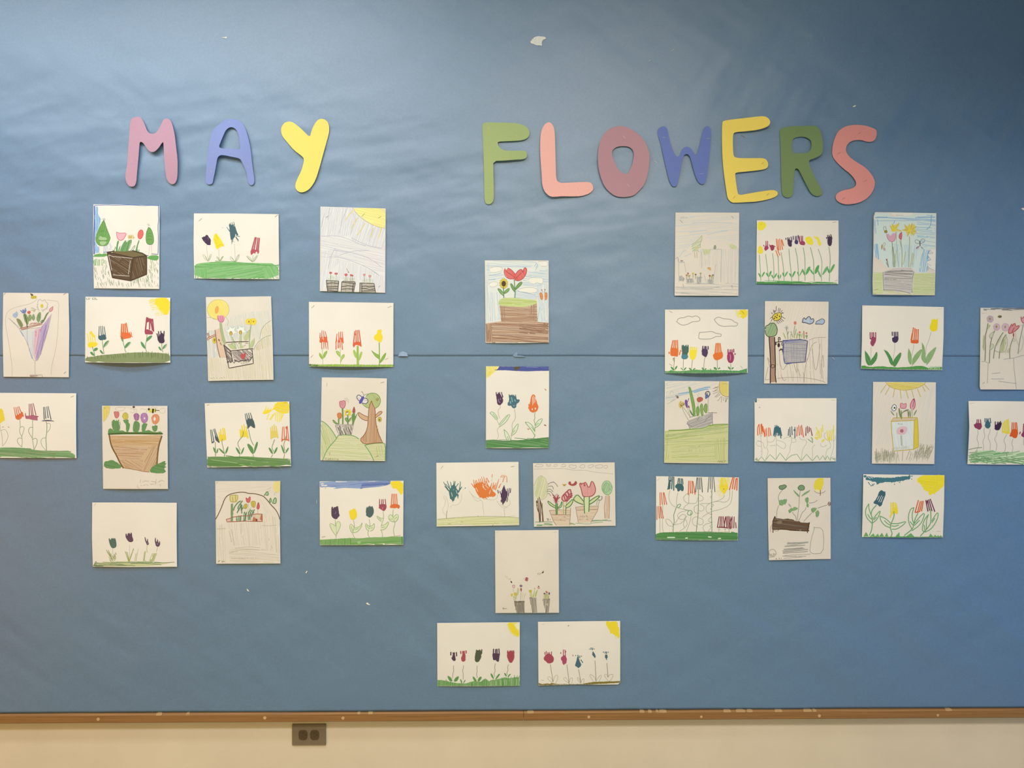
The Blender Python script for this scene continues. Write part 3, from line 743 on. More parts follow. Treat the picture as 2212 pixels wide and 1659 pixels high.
d.part('flower', 'blue spiky flower').L('707a9c', 2.2, "355 400 385 440/385 390 405 440/405 385 410 445/435 365 420 440/445 395 425 445/350 400 400 445", 0).sub('stem').F('8a955e', "395 460 440 450 480 520 490 640 455 640 410 560", 1).H('5f7044', "395 460 440 450 480 520 490 640 455 640 410 560", 75, 2.8, 1.1).L('565a34', 2, "420 460 450 560 465 690")
d.part('flower', 'small red flower').F('c4604e', "460 425 490 405 525 412 522 445 500 462 472 455", 1).sub('stem').F('8a955e', "490 465 535 470 545 540 510 590 470 560", 1).H('66784a', "490 465 535 470 545 540 510 590 470 560", 70, 3, 1)
d.part('flower', 'small white daisy').L('ab9d8a', .8, "530 365 560 345 550 375 590 355 580 385 620 380 590 400/525 400 560 390 600 420/600 380 585 420").E('c8b25c', 572, 402, 14, 20).sub('stem').F('8a955e', "570 440 605 520 575 585 535 530", 1).H('66784a', "570 440 605 520 575 585 535 530", 65, 3, 1)
d.part('flower', 'big white daisy with a gold centre').L('a89a88', .8, "640 270 650 230 690 205 715 245 770 210 780 255 825 285 800 320 825 350 790 340 810 385 770 360 765 400 740 375 735 425 710 380/655 290 625 295 650 330 620 345 660 355 630 385 665 380 660 410").E('d2b53e', 714, 322, 25, 32).sub('stem').F('8a955e', "665 425 700 430 695 540 665 610 620 570 625 500", 1).H('5f7444', "665 425 700 430 695 540 665 610 620 570 625 500", 60, 3, 1.1)
d.part('flower', 'pink bud').F('d6938c', "905 330 900 390 860 425 835 410 850 370", 1).L('b0605c', .8, "905 330 900 390 860 425 835 410 850 370 905 330").sub('stem').H('66744a', "835 425 800 480 760 560 730 610 700 610 710 575 750 540 800 440", 115, 2, 1.6, .2).L('5a683c', 1.2, "835 425 800 470 770 540 730 610 695 605 700 575 750 565")
d.part('band').H('b08a7c', "505 1505 640 1505 645 1532 510 1530", 2, 1.5, 1.2).L('a68a78', .8, "505 1502 722 1500 722 1532", 0)
d.staples("62 130 95 100/1078 132 1122 105/1090 1475 1125 1442")
d.flush()

d = paint('painting of five fork-print flowers on a grassy mound under a yellow corner sun', (170, 620, 390, 800), 2028, "135 192 1000 200 1825 212 1815 700 1825 1505 1200 1512 700 1508 128 1498 130 800", dict(bm=.015, lm=.001, rm=.001, c=.004))
d.part('signature').L('6f7a50', 1.1, "150 215 158 250 180 248/190 215 192 245 215 245 218 215/295 215 265 230 275 250 300 245/315 218 318 255 345 235 330 215 318 225/345 250 370 250", 0)
d.part('sun', 'yellow crayon corner sun').F('Y', "1530 215 1825 215 1808 545 1690 552 1640 480 1570 430 1560 370 1500 340 1520 280", 1, .8).H('e9cd4c', "1385 250 1530 225 1530 400 1420 380", -8, 2.2, 1.4, .4).H('ecd35c', "1430 380 1570 360 1640 470 1450 480", -10, 2.6, 1.1, .5).H('ecd35c', "1520 490 1690 450 1700 555 1530 585", -8, 2.2, 1.2, .4)
d.part('lawn', 'olive green mound with blades of grass').F('868a58', "135 1400 300 1385 450 1355 700 1335 1000 1308 1250 1298 1500 1305 1700 1318 1818 1340 1822 1500 1400 1508 700 1504 132 1494", 1)
d.L('5e6a38', .9, "170 1378 172 1420/260 1390 250 1420/310 1400 330 1440/375 1360 385 1430/450 1350 450 1420/560 1350 570 1420/590 1365 605 1410/640 1350 665 1420/690 1370 705 1440/720 1335 740 1410/770 1340 795 1415/820 1350 830 1400/880 1325 905 1400/930 1345 940 1410/980 1300 985 1340/1120 1300 1120 1420/1190 1305 1200 1400/1230 1310 1225 1410/1275 1280 1275 1390/1340 1290 1350 1380/1385 1285 1382 1400/1440 1310 1450 1420/1500 1310 1490 1390/1530 1300 1530 1390/1580 1300 1580 1420/1665 1340 1665 1440/1740 1310 1735 1450/1785 1310 1780 1430/1460 1280 1465 1400", 0)
d.part('flower', 'yellow flower').F('Y', "190 1105 250 1098 375 1100 370 1165 300 1195 230 1212 175 1180", 1, .6).L('ecd04a', 2.4, "205 1110 172 930/245 1100 215 920/285 1100 250 880/330 1100 320 960", 0, .3).F('ecca38', "215 900 245 870 275 905 335 990 310 1015 260 970", 1, .5).sub('stem').L('N', 1.2, "270 1190 285 1240 310 1310 320 1380").F('5f8a50', "290 1270 310 1220 350 1205 385 1215 375 1255 330 1280/220 1300 250 1285 290 1310 315 1360 300 1375 250 1345", 2)
d.part('flower', 'teal fork-print flower').F('T', "390 965 435 970 480 945 520 945 550 1010 548 1035 525 1055 490 1048 440 1065 400 1045 388 1010", 1, .3).L('T', 2.0, "400 990 408 785/452 980 438 780/487 980 474 778/535 990 508 790", 0, .3).sub('stem').L('N', 1.1, "468 1060 478 1150 490 1240 505 1330").F('5f8a50', "490 1215 495 1150 540 1085 595 1060 612 1075 580 1130 530 1190/418 1250 445 1255 490 1310 500 1335 460 1330 425 1290", 2).L('e2cfae', .7, "600 1075 540 1160 500 1215")
d.part('flower', 'orange fork-print flower').F('O', "832 930 850 890 930 905 1000 910 1050 950 1045 1010 940 1030 880 1045 840 1040 830 990", 1, .5).L('O', 3.4, "848 950 856 738/890 950 890 740/930 950 922 735/985 960 945 722", 0, .3).L('O', 2, "1000 920 1070 995/1040 900 1060 960/1010 900 1030 1010", 0, .5).F('a8643e', "835 980 880 1000 890 1030 850 1040", 1).sub('stem').F('7a9058', "840 1035 890 1045 885 1090 860 1080", 1).L('N', 1.1, "882 1045 890 1130 915 1200 925 1270 945 1300").F('5f8a50', "910 1200 930 1150 980 1100 1030 1090 1040 1110 1000 1170 940 1225", 2).L('e2cfae', .7, "1030 1110 990 1170 945 1215")
d.part('flower', 'tall red fork-print flower').F('M', "1318 890 1340 835 1400 850 1480 885 1480 945 1400 945 1315 945", 1, .3).F('M', "1345 655 1360 625 1470 630 1478 680 1440 690 1380 690 1350 720", 1, .3).L('M', 3.0, "1325 900 1355 608/1370 690 1380 615/1410 840 1415 630/1470 640 1490 880/1440 690 1470 860", 0).sub('stem').L('N', 1.0, "1358 955 1355 1030 1330 1150 1330 1230 1355 1290").F('5f8a50', "1340 1090 1345 1030 1400 980 1455 960 1465 985 1430 1030 1370 1080/1228 1085 1260 1090 1310 1150 1330 1225 1310 1230 1250 1170", 2)
d.part('flower', 'purple fork-print flower').F('U', "1570 990 1600 1000 1620 930 1650 905 1680 920 1710 1050 1705 1110 1655 1122 1600 1110 1570 1060", 1, .4).L('U', 2.6, "1580 1010 1558 930/1600 1010 1590 885/1640 960 1635 880/1695 980 1700 880", 0, .2).sub('stem').L('N', 1.0, "1655 1122 1655 1190 1675 1300").F('5f8a50', "1665 1240 1680 1180 1740 1132 1765 1140 1740 1190 1700 1225/1580 1190 1610 1185 1650 1240 1655 1275 1610 1250", 2).L('e6d4b6', .8, "1755 1150 1710 1200")
d.flush()

d = draw('tilted drawing of daffodils in a box with a red heart beside a hill', (420, 620, 620, 830), 1580, "195 172 800 165 1308 158 1335 900 1350 1582 700 1592 235 1603 212 900", dict(bm=.002))
d.part('sky').H('c3c4ac', "600 520 900 430 1290 390 1300 560 1150 720 1110 900 1060 900 480 680", 82, 3, 1.1, .6, .2).H('b3bcae', "480 690 870 640 900 900 540 930", 75, 3, 1.0, .6, .2).H('b3bcae', "220 740 360 740 420 1190 240 1230", 88, 2.6, 1.3, .5)
d.part('ground').H('d2be92', "230 1210 500 1200 590 1380 1000 1310 1010 1080 1130 890 1300 830 1345 1570 240 1590", 86, 2.4, 1.2, .5).H('cdbd88', "1140 880 1130 780 1180 680 1300 580 1310 820", 75, 3, 1.2, .5)
d.part('hill').L('8a9470', .9, "1010 1070 1060 970 1140 890 1220 845 1300 825/1115 890 1130 760 1190 650 1305 570").H('bfb07a', "1020 1060 1140 890 1300 840 1300 1000 1100 1090", 80, 3.6, 1.2, .5)
d.part('sun', 'yellow daffodil sun').E('eccf6c', 405, 385, 188, 172, -10).H('e8c858', "230 330 320 230 450 215 560 290 590 400 530 520 400 550 260 500 215 400", 60, 3, 1.6, .4).ring('b9a566', .8, 405, 385, 188, 172, -10).E('e3a050', 382, 390, 34, 66, 10).L('b9a566', .8, "530 515 575 560 578 610 560 660/215 520 280 520 400 560")
d.part('flower', 'pink tulip').F('dc8f98', "393 490 410 478 435 495 455 472 475 495 492 475 512 520 505 580 480 606 430 605 400 560", 1).L('b8606e', .9, "393 490 415 570 440 605/435 495 455 560 455 605/475 495 485 560 480 605/400 500 393 540 430 605 500 590 512 520").sub('stem').F('a9ab72', "430 610 465 610 480 750 540 980 510 985 470 900 440 750", 1).L('8f9862', .8, "430 610 440 750 470 900 510 980/465 610 480 750 540 970")
for cx, cy, nm, sten in ((630, 760, 'white daffodil', "620 840 660 930 700 1050 720 1060 690 940 640 840"), (795, 745, 'white daffodil', "775 820 770 920 780 1040 805 1040 800 920 800 820")):
    d.part('flower', nm)
    star = ' '.join('%f %f' % (cx + r * math.cos(a), cy + r * math.sin(a)) for k in range(12) for a in [k * math.pi / 6 + .2] for r in [(125 if cx < 700 else 108) if k % 2 == 0 else 45])
    d.F('eadfcc', star, 1).L('aeb2a4', .7, star + ' ' + ' '.join(star.split()[:2])).F('cfa53a', "%d %d %d %d %d %d %d %d" % (cx - 30, cy + 60, cx - 32, cy + 5, cx + 5, cy - 10, cx + 22, cy + 55), 1).L('8a6630', 1.2, "%d %d %d %d %d %d %d %d" % (cx - 30, cy + 50, cx - 28, cy + 5, cx + 5, cy - 5, cx + 18, cy + 45)).F('7a5a30', "%d %d %d %d %d %d" % (cx - 20, cy + 68, cx + 22, cy + 50, cx + 18, cy + 62), 0)
    d.sub('stem').F('b9bb88', sten, 1).L('9aa070', .7, sten)
d.part('flower', 'double yellow flower').E('e6c63e', 925, 590, 55, 52).E('e6c63e', 1005, 590, 55, 60).L('c4a030', .9, "960 545 975 590 955 630").E('a8742e', 930, 592, 13, 17).E('a8742e', 1008, 590, 11, 14).sub('stem').L('9aa57a', 2.2, "965 645 945 800 935 940 940 1040")
d.part('flower', 'yellow hanging flower').E('cdb040', 342, 910, 36, 56).E('94702c', 345, 905, 14, 22).sub('branch').F('e4b48e', "225 880 265 855 360 800 362 825 270 870 235 910", 0).L('9a5a36', 1.2, "230 915 215 870 245 860 365 800/240 890 365 825/220 800 240 860/235 785 260 850/215 800 235 785")
d.part('trunk').F('dcb490', "355 735 430 700 470 900 540 1200 435 1200 385 960", 0).L('8a5236', 1.5, "350 735 370 860 390 1020 435 1200").L('7a6a3a', 1.6, "405 900 430 925/440 950 460 990/415 890 430 910")
d.part('leaves').F('bcb87c', "840 840 900 780 945 720 940 820 910 900 850 920/1025 870 1025 940 990 1030 940 1040 960 930/550 980 640 960 720 1060 640 1065/760 1030 800 1000 860 1000 800 1055", 2).L('9aa070', .8, "1020 870 1025 940 985 1030/900 780 945 715 940 820/560 985 640 970 715 1060/660 900 730 980 760 1050")
d.part('planter', 'open box with a red heart').H('6f5a50', "505 990 620 1090 650 1290 560 1290", 50, 1.8, 1.4, .3).H('75605a', "640 1100 990 1060 985 1220 940 1260 680 1280", 42, 2.2, 1.4, .35).L('3f2f2a', 1.5, "500 985 545 1180 590 1385 1005 1305 985 1080/500 985 620 1090 1000 1050/620 1090 650 1270/540 945 720 935 920 930/565 1290 600 1260 610 1290 640 1260 680 1300 700 1250 760 1280 800 1250 850 1265 910 1230 930 1280 985 1190", 0).L('554438', .8, "630 970 640 960 660 970/750 965 770 958/870 965 890 955 915 965/850 1000 870 995", 0)
d.sub('heart').F('c0504c', "780 1170 800 1140 825 1135 840 1150 855 1120 878 1125 875 1170 840 1245 800 1215", 2)
d.sub('word').L('9a8266', .7, "795 1280 800 1310 815 1308/830 1290 845 1290 845 1305 832 1305 830 1290/855 1285 865 1300 875 1282/885 1290 900 1285 890 1300 905 1298", 0)
d.part('signature').L('b09a70', .7, "275 1555 310 1560/325 1540 345 1565/365 1550 385 1555/425 1550 430 1565/455 1545 480 1560/500 1530 510 1550", 0)
d.flush()

d = paint('painting of three orange-red flowers and one yellow tulip on a thin grass strip', (650, 640, 870, 810), 2147, "168 118 1000 126 1952 140 1950 800 1948 1490 1000 1484 172 1478", dict(bm=.011, c=.003))
d.part('grass').F('9bb23e', "172 1430 230 1435 500 1440 700 1432 900 1438 1200 1442 1500 1446 1800 1445 1945 1440 1946 1488 1000 1482 174 1476", 0, .4).H('7e9c34', "172 1435 1945 1442 1946 1488 174 1476", 85, 2.4, 1.4, .3).F('5d6e3a', "172 1428 210 1428 280 1445 370 1448 370 1475 174 1475", 1, .3)
d.part('flower', 'orange-red flower').F('dd6238', "390 960 400 880 440 850 470 860 490 850 545 860 565 950 555 985 470 955 430 970 405 990", 1, .3).L('cf5c3c', 2.2, "400 880 405 775/438 870 445 722/488 870 480 728/545 880 512 742/438 960 436 1110/484 960 484 1105/515 970 530 1105/560 960 570 1120", 0, .5).L('ecd9ba', .8, "468 830 480 925/445 900 455 870", 0).sub('stem').L('93a84c', .8, "455 1080 455 1200 462 1350 462 1430").F('9cb148', "380 1190 400 1190 450 1250 465 1340 420 1310 385 1250/465 1250 490 1180 550 1140 560 1160 540 1230 470 1330", 2).H('7c9836', "380 1190 450 1250 465 1340 390 1260/465 1250 550 1140 550 1230 470 1330", 50, 3, 1)
d.part('flower', 'slim orange-red flower').L('d66040', 2.6, "738 980 762 795/800 970 798 758/838 900 838 750/890 985 872 752/740 1118 740 950/788 1090 785 930/826 1080 825 880/875 1120 860 950", 0, .5).F('dd6238', "735 970 745 890 760 870 762 960/840 900 870 860 895 930 898 990 870 960 845 970/795 960 805 900 820 970", 1, .3).sub('stem').L('93a84c', .8, "828 1060 830 1200 835 1430").F('b0bb5a', "735 1155 770 1150 820 1195 835 1270 800 1270 750 1210/850 1310 860 1260 890 1220 920 1220 915 1280 880 1310 835 1385", 2).L('8ea344', .9, "735 1160 780 1150 830 1200/835 1290 770 1220 738 1165/850 1300 865 1245 920 1220 910 1290 870 1320 840 1390")
d.part('flower', 'orange-red flower on a thick stem').F('dd6238', "1098 1060 1110 980 1160 960 1200 960 1240 960 1270 980 1278 1080 1240 1040 1200 1035 1150 1020 1120 1085", 1, .3).L('d45c3a', 2.6, "1105 1040 1135 740/1165 1000 1162 718/1205 1000 1198 718/1265 1040 1226 716", 0, .25).F('dd6238', "1135 790 1165 780 1165 830 1140 820", 1).sub('stem').F('9db34a', "1175 1045 1218 1045 1220 1300 1222 1450 1180 1450 1175 1300", 0).H('809c38', "1175 1045 1218 1045 1222 1450 1180 1450", 89, 2.5, 1).F('a8b956', "1100 1130 1130 1125 1175 1200 1180 1320 1130 1270 1098 1180/1220 1370 1225 1250 1265 1160 1298 1170 1280 1260 1250 1330", 2)
d.part('flower', 'yellow tulip').F('Y', "1610 720 1630 705 1650 715 1665 700 1690 695 1702 730 1695 790 1720 830 1722 900 1690 965 1650 972 1600 930 1555 925 1538 880 1550 820 1605 805", 1, .4).sub('stem').F('84a03c', "1640 975 1660 975 1665 1200 1665 1450 1650 1450 1645 1200", 0).F('93ad44', "1490 1145 1560 1200 1620 1225 1650 1250 1650 1330 1560 1260/1660 1405 1690 1310 1740 1230 1800 1175 1790 1250 1750 1330 1690 1395", 1).L('7c9636', .9, "1490 1145 1560 1200 1645 1240/1490 1145 1560 1260 1645 1320/1660 1400 1690 1310 1800 1175 1750 1330 1665 1405")
d.staples("222 248 280 190/1833 238 1908 205/203 1295 252 1235/1770 1335 1838 1302")

d = paint('painting cut off at the left edge with flowers on looping green stems', (0, 830, 190, 1010), 1751, "-175 170 600 174 1518 180 1515 800 1522 1470 700 1468 -170 1465", dict(bm=.002))
d.part('lawn', 'green brushed lawn').F('87a468', "-165 1270 100 1258 300 1258 550 1275 670 1305 900 1325 1300 1330 1370 1345 1490 1395 1500 1450 900 1455 500 1445 -165 1440", 1).H('5d8546', "-165 1280 300 1262 600 1280 700 1315 1340 1335 1490 1400 1490 1450 700 1455 -165 1440", 3, 2.4, 2.0, .25).H('6f7f46', "-160 1350 600 1340 1100 1370 1100 1440 -160 1430", 3, 4, 1.6, .3)
d.part('flower', 'yellow flower').F('e6c23a', "-80 560 -30 500 30 478 60 520 85 640 100 740 80 720 30 760 0 800 -60 720", 1, .7).sub('stem').L('98956e', .8, "0 800 0 900 25 930 45 1080 50 1230/15 925 90 890 140 940 168 1040 120 1150 55 1230/-40 930 -80 1030 0 1200")
d.part('flower', 'orange fork-print flower').F('d96a3c', "310 640 340 610 385 600 440 540 465 590 478 660 440 640 420 695 340 712 320 670", 1, .3).L('d06038', 2.2, "320 680 280 460/350 640 315 460/390 620 348 455/430 580 373 442", 0, .4).sub('stem').L('88905c', 1.0, "395 705 405 850 385 920 400 980 435 1040 445 1150 435 1250/405 860 450 835 485 870 470 930 435 1040/435 1080 380 1065 340 1100 355 1180 435 1250")
d.part('flower', 'red flower with a wide bar').F('b0626a', "505 620 560 630 650 608 720 635 760 640 740 680 755 710 740 725 640 708 590 695 505 690", 1, .3).L('94404a', 1.9, "585 620 578 395/630 620 605 395/660 620 632 390/715 610 660 380/510 640 505 580/700 630 765 645", 0, .3).sub('stem').L('88905c', 1.1, "648 705 648 830 655 900 640 1060 660 1180 675 1300/650 860 590 855 560 930 600 1010 645 1075/655 1095 710 1070 745 1110 730 1200 685 1290")
d.part('flower', 'black and teal fork print').L('585a58', 2.2, "880 700 865 455/912 680 892 455/958 670 930 448/1015 700 958 442", 0, .35).F('6a5f62', "815 738 850 720 930 708 1000 712 1070 730 1085 745 1030 738 930 738", 1).sub('stem').L('808a58', 1.4, "918 745 935 800 930 950 912 1080 920 1200 925 1325").L('8c9464', .9, "935 785 980 770 1012 810 990 900 940 960/910 1070 850 1070 810 1120 830 1220 905 1310")
d.part('paint_speck').F('c98a62', "35 855 70 838 72 852 45 862/150 850 180 845 185 860 165 866", 0)
d.staples("1408 255 1465 232")

d = draw('drawing of a big orange-brown pot of five tulips with a bee', (200, 860, 390, 1070), 1501, "162 130 700 132 1278 132 1282 800 1288 1550 700 1550 180 1548 168 800")
d.part('sun').F('e0c266', "172 132 300 135 295 220 250 320 190 405 175 390", 1).H('d6b24a', "172 132 300 135 250 310 185 395", 88, 3, 1.3).L('b8a080', .6, "300 140 290 240 250 330 190 405").F('c2b060', "180 150 230 160 210 185 180 180", 1)
d.part('clouds').L('b3a28c', .6, "390 170 440 150 560 160 540 200 500 215 420 220 390 190 390 170/460 155 670 165/640 200 660 175 700 180 720 240 680 255 640 230/700 200 740 180 760 200 740 250/820 190 860 175 880 200 920 185 930 230 910 250/1150 190 1200 165 1240 185/1140 230 1180 265 1230 250 1240 200/950 140 990 180 1030 140 1060 170 1090 150 1110 180")
d.part('insect', 'dark bug').E('54423a', 702, 152, 22, 18)
d.part('bee', 'yellow and black striped bee').F('d2bf52', "945 190 980 180 1080 185 1095 210 1070 240 1000 250 960 240", 1).E('3d2c22', 960, 190, 18, 20).F('3d2c22', "1018 180 1050 180 1040 258 1012 255", 0).L('3d2c22', 1.3, "1075 180 1070 240/1080 208 1138 210", 0)
for nm, bl, bc, bo in (('pink tulip', "365 240 385 225 410 235 440 228 455 260 445 320 410 345 380 325", 'cf6f66', 'b8544c'), ('yellow tulip', "508 310 530 255 570 248 605 275 605 340 580 365 535 360", 'dcbf3c', '9c8a2e'), ('purple tulip', "700 290 725 262 760 258 798 290 790 350 770 385 720 375", 'a9688a', '8c5076'), ('mauve flower', "820 330 830 275 870 252 920 262 945 320 935 390 890 430 840 410", 'b47c9c', '955a82'), ('orange flower', "1005 340 1030 290 1070 275 1120 285 1142 340 1125 410 1075 445 1025 430", 'd98a5c', 'cf7040')):
    d.part('flower', nm).F(bc, bl, 2).H(bo, bl, 85, 2.6, 1.1, .4).L(bo, .9, bl + ' ' + ' '.join(bl.split()[:2]))
    if nm == 'mauve flower': d.E('e2d0bc', 885, 345, 12, 18)
    if nm == 'orange flower': d.E('e6d2b4', 1058, 355, 20, 34)
d.part('leaves').F('66894c', "330 400 360 360 400 400 408 345 415 400 460 350 440 420 475 480 460 560 400 575 350 540 325 460/520 365 560 375 615 360 610 420 640 440 630 520 600 590 570 560 570 440 530 410/715 380 780 400 810 440 790 580 690 580 685 480/840 430 940 430 920 490 890 570 835 580/1005 470 1060 480 1070 440 1080 470 1115 465 1095 570 1030 570", 1).H('557a3e', "330 400 475 400 460 570 340 540/700 400 800 430 785 575 690 575/845 440 935 440 890 570 840 570", 88, 3, 1.3)
d.part('hedge').F('66894c', "262 560 280 520 320 515 360 560 460 555 520 550 560 580 800 580 900 560 960 540 1010 570 1100 585 1150 565 1190 590 1190 625 700 615 265 625", 1).L('4f5a28', 3.2, "270 615 500 600 700 600 1000 605 1190 608", 0)
pot = "285 635 1180 630 1130 800 1105 1000 1090 1130 1000 1220 960 1255 820 1240 530 1190 440 1040 330 850"
d.part('flower_pot', 'orange-brown crayon pot').F('cda678', pot, 0).H('b9854a', "300 640 1170 640 1120 820 340 810", 2, 2.4, 1.5, .4).H('b07a52', "340 810 960 830 800 1050 480 1060", 2, 2.6, 1.4, .5).H('a8744c', "960 830 1110 810 1090 1120 960 1250 850 1240", 118, 3, 1.5, .5).H('b07a52', "480 1060 860 1060 840 1240 560 1190", 30, 3, 1.4, .5).L('7a5630', 3.0, "285 635 305 760 340 860 410 980 470 1110 525 1190/1180 650 1130 800 1108 960 1098 1130").L('a8784e', 1.2, "530 1190 700 1215 860 1250 970 1262")
for q, r in (("195 1085 260 1075 340 1050 380 1080 440 1110 520 1190 330 1205 195 1185", "195 1085 380 1080 500 1180 330 1200 195 1180"), ("1090 1130 1180 1090 1250 1065 1230 1110 1270 1110 1220 1160 1270 1170 1210 1200 1255 1250 1200 1285 1000 1275 970 1230 1020 1170", "1000 1200 1100 1130 1240 1080 1220 1260 1010 1270")):
    d.part('grass').F('66894c', q, 1, .5).H('557a3e', r, 15, 3, 1.4)
d.part('signature').L('bba68c', .7, "820 1390 810 1440/850 1430 900 1410 960 1420/1000 1420 1080 1430/1090 1380 1070 1440/1120 1430 1180 1400 1220 1420/770 1480 760 1520 800 1535/820 1480 840 1500/860 1490 900 1480/910 1470 950 1490/980 1460 1010 1475 1040 1460/1060 1470 1090 1440/1150 1470 1160 1510", 0)
d.flush()

d = paint('tilted painting of six flowers, black, yellow and orange, with a yellow brush-stroke sun', (430, 850, 650, 1020), 2147, "118 205 1000 188 1902 168 1918 800 1940 1528 1000 1545 175 1558 145 900", dict(bm=.004, br=.003))
d.part('sun', 'yellow brush-stroke sun').F('Y', "1585 240 1620 200 1680 180 1902 172 1908 420 1760 420 1660 400 1590 340 1540 345 1490 400 1390 440 1345 420 1380 370 1440 340 1520 345 1570 320", 1, .6).H('e6c42c', "1590 250 1890 185 1895 410 1650 390", 10, 3, 1.8, .3).L('ecd048', 2.4, "1390 380 1420 270/1345 420 1400 330/1440 340 1465 300/1500 350 1520 310/1620 400 1610 580/1660 410 1650 600/1700 410 1690 600/1740 410 1720 590/1780 420 1720 570/1590 420 1510 560/1560 440 1480 560/1470 430 1430 550", 0, .4).L('c79f24', 1.1, "1780 198 1860 195", 0)
d.part('lawn', 'green marker lawn').F('6b8a48', "165 1345 270 1328 600 1335 1000 1325 1150 1340 1540 1360 1920 1380 1935 1520 1000 1540 180 1550", 1).H('587a3a', "165 1345 600 1335 1150 1345 1920 1385 1935 1520 1000 1540 180 1550", 6, 2.4, 1.7, .2).H('a3b878', "260 1380 1100 1380 1800 1480 1000 1520 200 1440", 7, 11, 1.2, .3, .5).F('8fae5e', "820 1490 880 1495 1000 1510 900 1518/1075 1480 1130 1475 1110 1495", 1)
for nm, col, tines, blob, st, lf in (
    ('black fork-print flower', '505a58', "275 1045 240 765/315 1020 268 770/370 950 305 755/425 1030 330 745", "330 880 355 890 380 930 435 1030 420 1042 370 1010 340 970/265 1020 320 1005 318 1030 275 1050", "340 1025 345 1150 350 1270 345 1320", "290 1135 315 1130 350 1190 360 1270 320 1240/360 1270 370 1200 400 1150 410 1175 390 1250"),
    ('yellow flower', 'e8c63c', "435 1000 425 820/475 1000 455 760/520 990 500 730/560 970 535 740", "415 860 560 870 580 970 500 985 430 1015 412 940", "490 960 480 1030 510 1150 540 1290 530 1320", "400 1145 440 1160 500 1205 545 1280 480 1250/545 1290 560 1200 605 1110 622 1120 600 1230"),
    ('yellow flower beside the tall black one', 'e8c63c', "880 920 865 760/925 900 900 680/975 900 945 650/1030 940 990 700", "862 770 990 760 1045 960 1000 910 900 920 872 900", "930 800 930 890 840 990 810 1060 870 1200", "765 1135 790 1135 850 1200 880 1300 820 1260/880 1300 890 1220 940 1130 955 1140 930 1230"),
    ('tall black fork-print flower', '4c5854', "1010 640 970 430/1050 600 1000 420/1090 600 1040 415/1140 600 1080 410", "1000 560 1040 510 1075 560 1100 520 1150 555 1180 690 1178 740 1120 710 1090 680 1060 700 1030 765 1010 680", "1045 760 1070 900 1100 1000 1150 1090", "1010 1090 1030 1045 1110 1110 1150 1180 1150 1300 1080 1230/1150 1300 1160 1150 1210 1020 1245 1015 1230 1120"),
    ('pale yellow flower', 'dfc05a', "1520 950 1510 720/1560 920 1545 690/1605 910 1580 660/1660 930 1620 690", "1510 800 1560 780 1640 790 1660 920 1560 930 1520 960", "1592 970 1560 1060 1530 1140 1570 1220", "1455 1140 1490 1140 1540 1200 1565 1290 1510 1250/1565 1290 1590 1200 1640 1125 1658 1140 1630 1230"),
    ('orange fork-print flower', 'd8643e', "1745 1010 1762 705/1800 970 1790 700/1845 970 1840 700/1892 1000 1860 690", "1820 710 1840 690 1860 700 1865 745 1825 745/1740 960 1800 955 1890 970 1890 1000 1800 970 1745 1010", "1835 900 1810 1000 1780 1080 1810 1200", "1722 1085 1740 1080 1790 1180 1815 1280 1770 1250/1815 1280 1830 1200 1890 1125 1890 1180")):
    d.part('flower', nm).F(col, blob, 1, .4).L(col, 2.2 if 'yellow' not in nm else 3.2, tines, 0, .35).sub('stem').L('5f7440', 1.1, st).F('63884a', lf, 2)
d.L('5f7440', 1.0, "345 1265 345 1320/545 1290 530 1325/860 1300 850 1325/1140 1290 1145 1330/1550 1290 1520 1345/1805 1280 1785 1365", 0)
d.staples("165 245 212 235")

d = draw('drawing of tulips in a striped pot with a butterfly and a tree with arms', (670, 800, 860, 1010), 1501, "198 120 800 125 1310 138 1300 800 1285 1548 700 1540 175 1535 185 800")
d.part('hill', 'green hills').F('cfc591', "192 870 230 880 320 960 440 1140 450 1160 370 1260 280 1370 215 1530 180 1530", 1).H('a9ad62', "192 870 300 940 440 1150 280 1370 200 1500 185 1300", 75, 2.8, 1.3, .5).F('d8cb98', "480 1110 700 1105 830 1170 930 1280 1020 1400 1080 1535 215 1530 270 1390 370 1260", 1).H('b9b676', "470 1120 700 1110 830 1170 930 1280 1080 1530 230 1525 280 1380", 3, 3.4, 1.2, .5).F('d3c68e', "930 1275 1100 1250 1250 1245 1282 1260 1280 1535 1085 1535", 0).H('b9b676', "930 1275 1280 1260 1280 1535 1090 1535", 3, 3.6, 1.2, .5).H('a3a764', "1100 1300 1240 1280 1240 1460 1110 1470", 80, 6, 1.0, .4).L('76995a', 1.8, "190 865 240 885 330 970 400 1070 450 1155/480 1110 440 1180 340 1290 270 1390 215 1530/700 1108 770 1130 830 1170/930 1275 1000 1370 1050 1460 1085 1540/930 1275 1100 1245 1230 1240 1285 1255 1280 1540/480 1108 590 1100 700 1106")
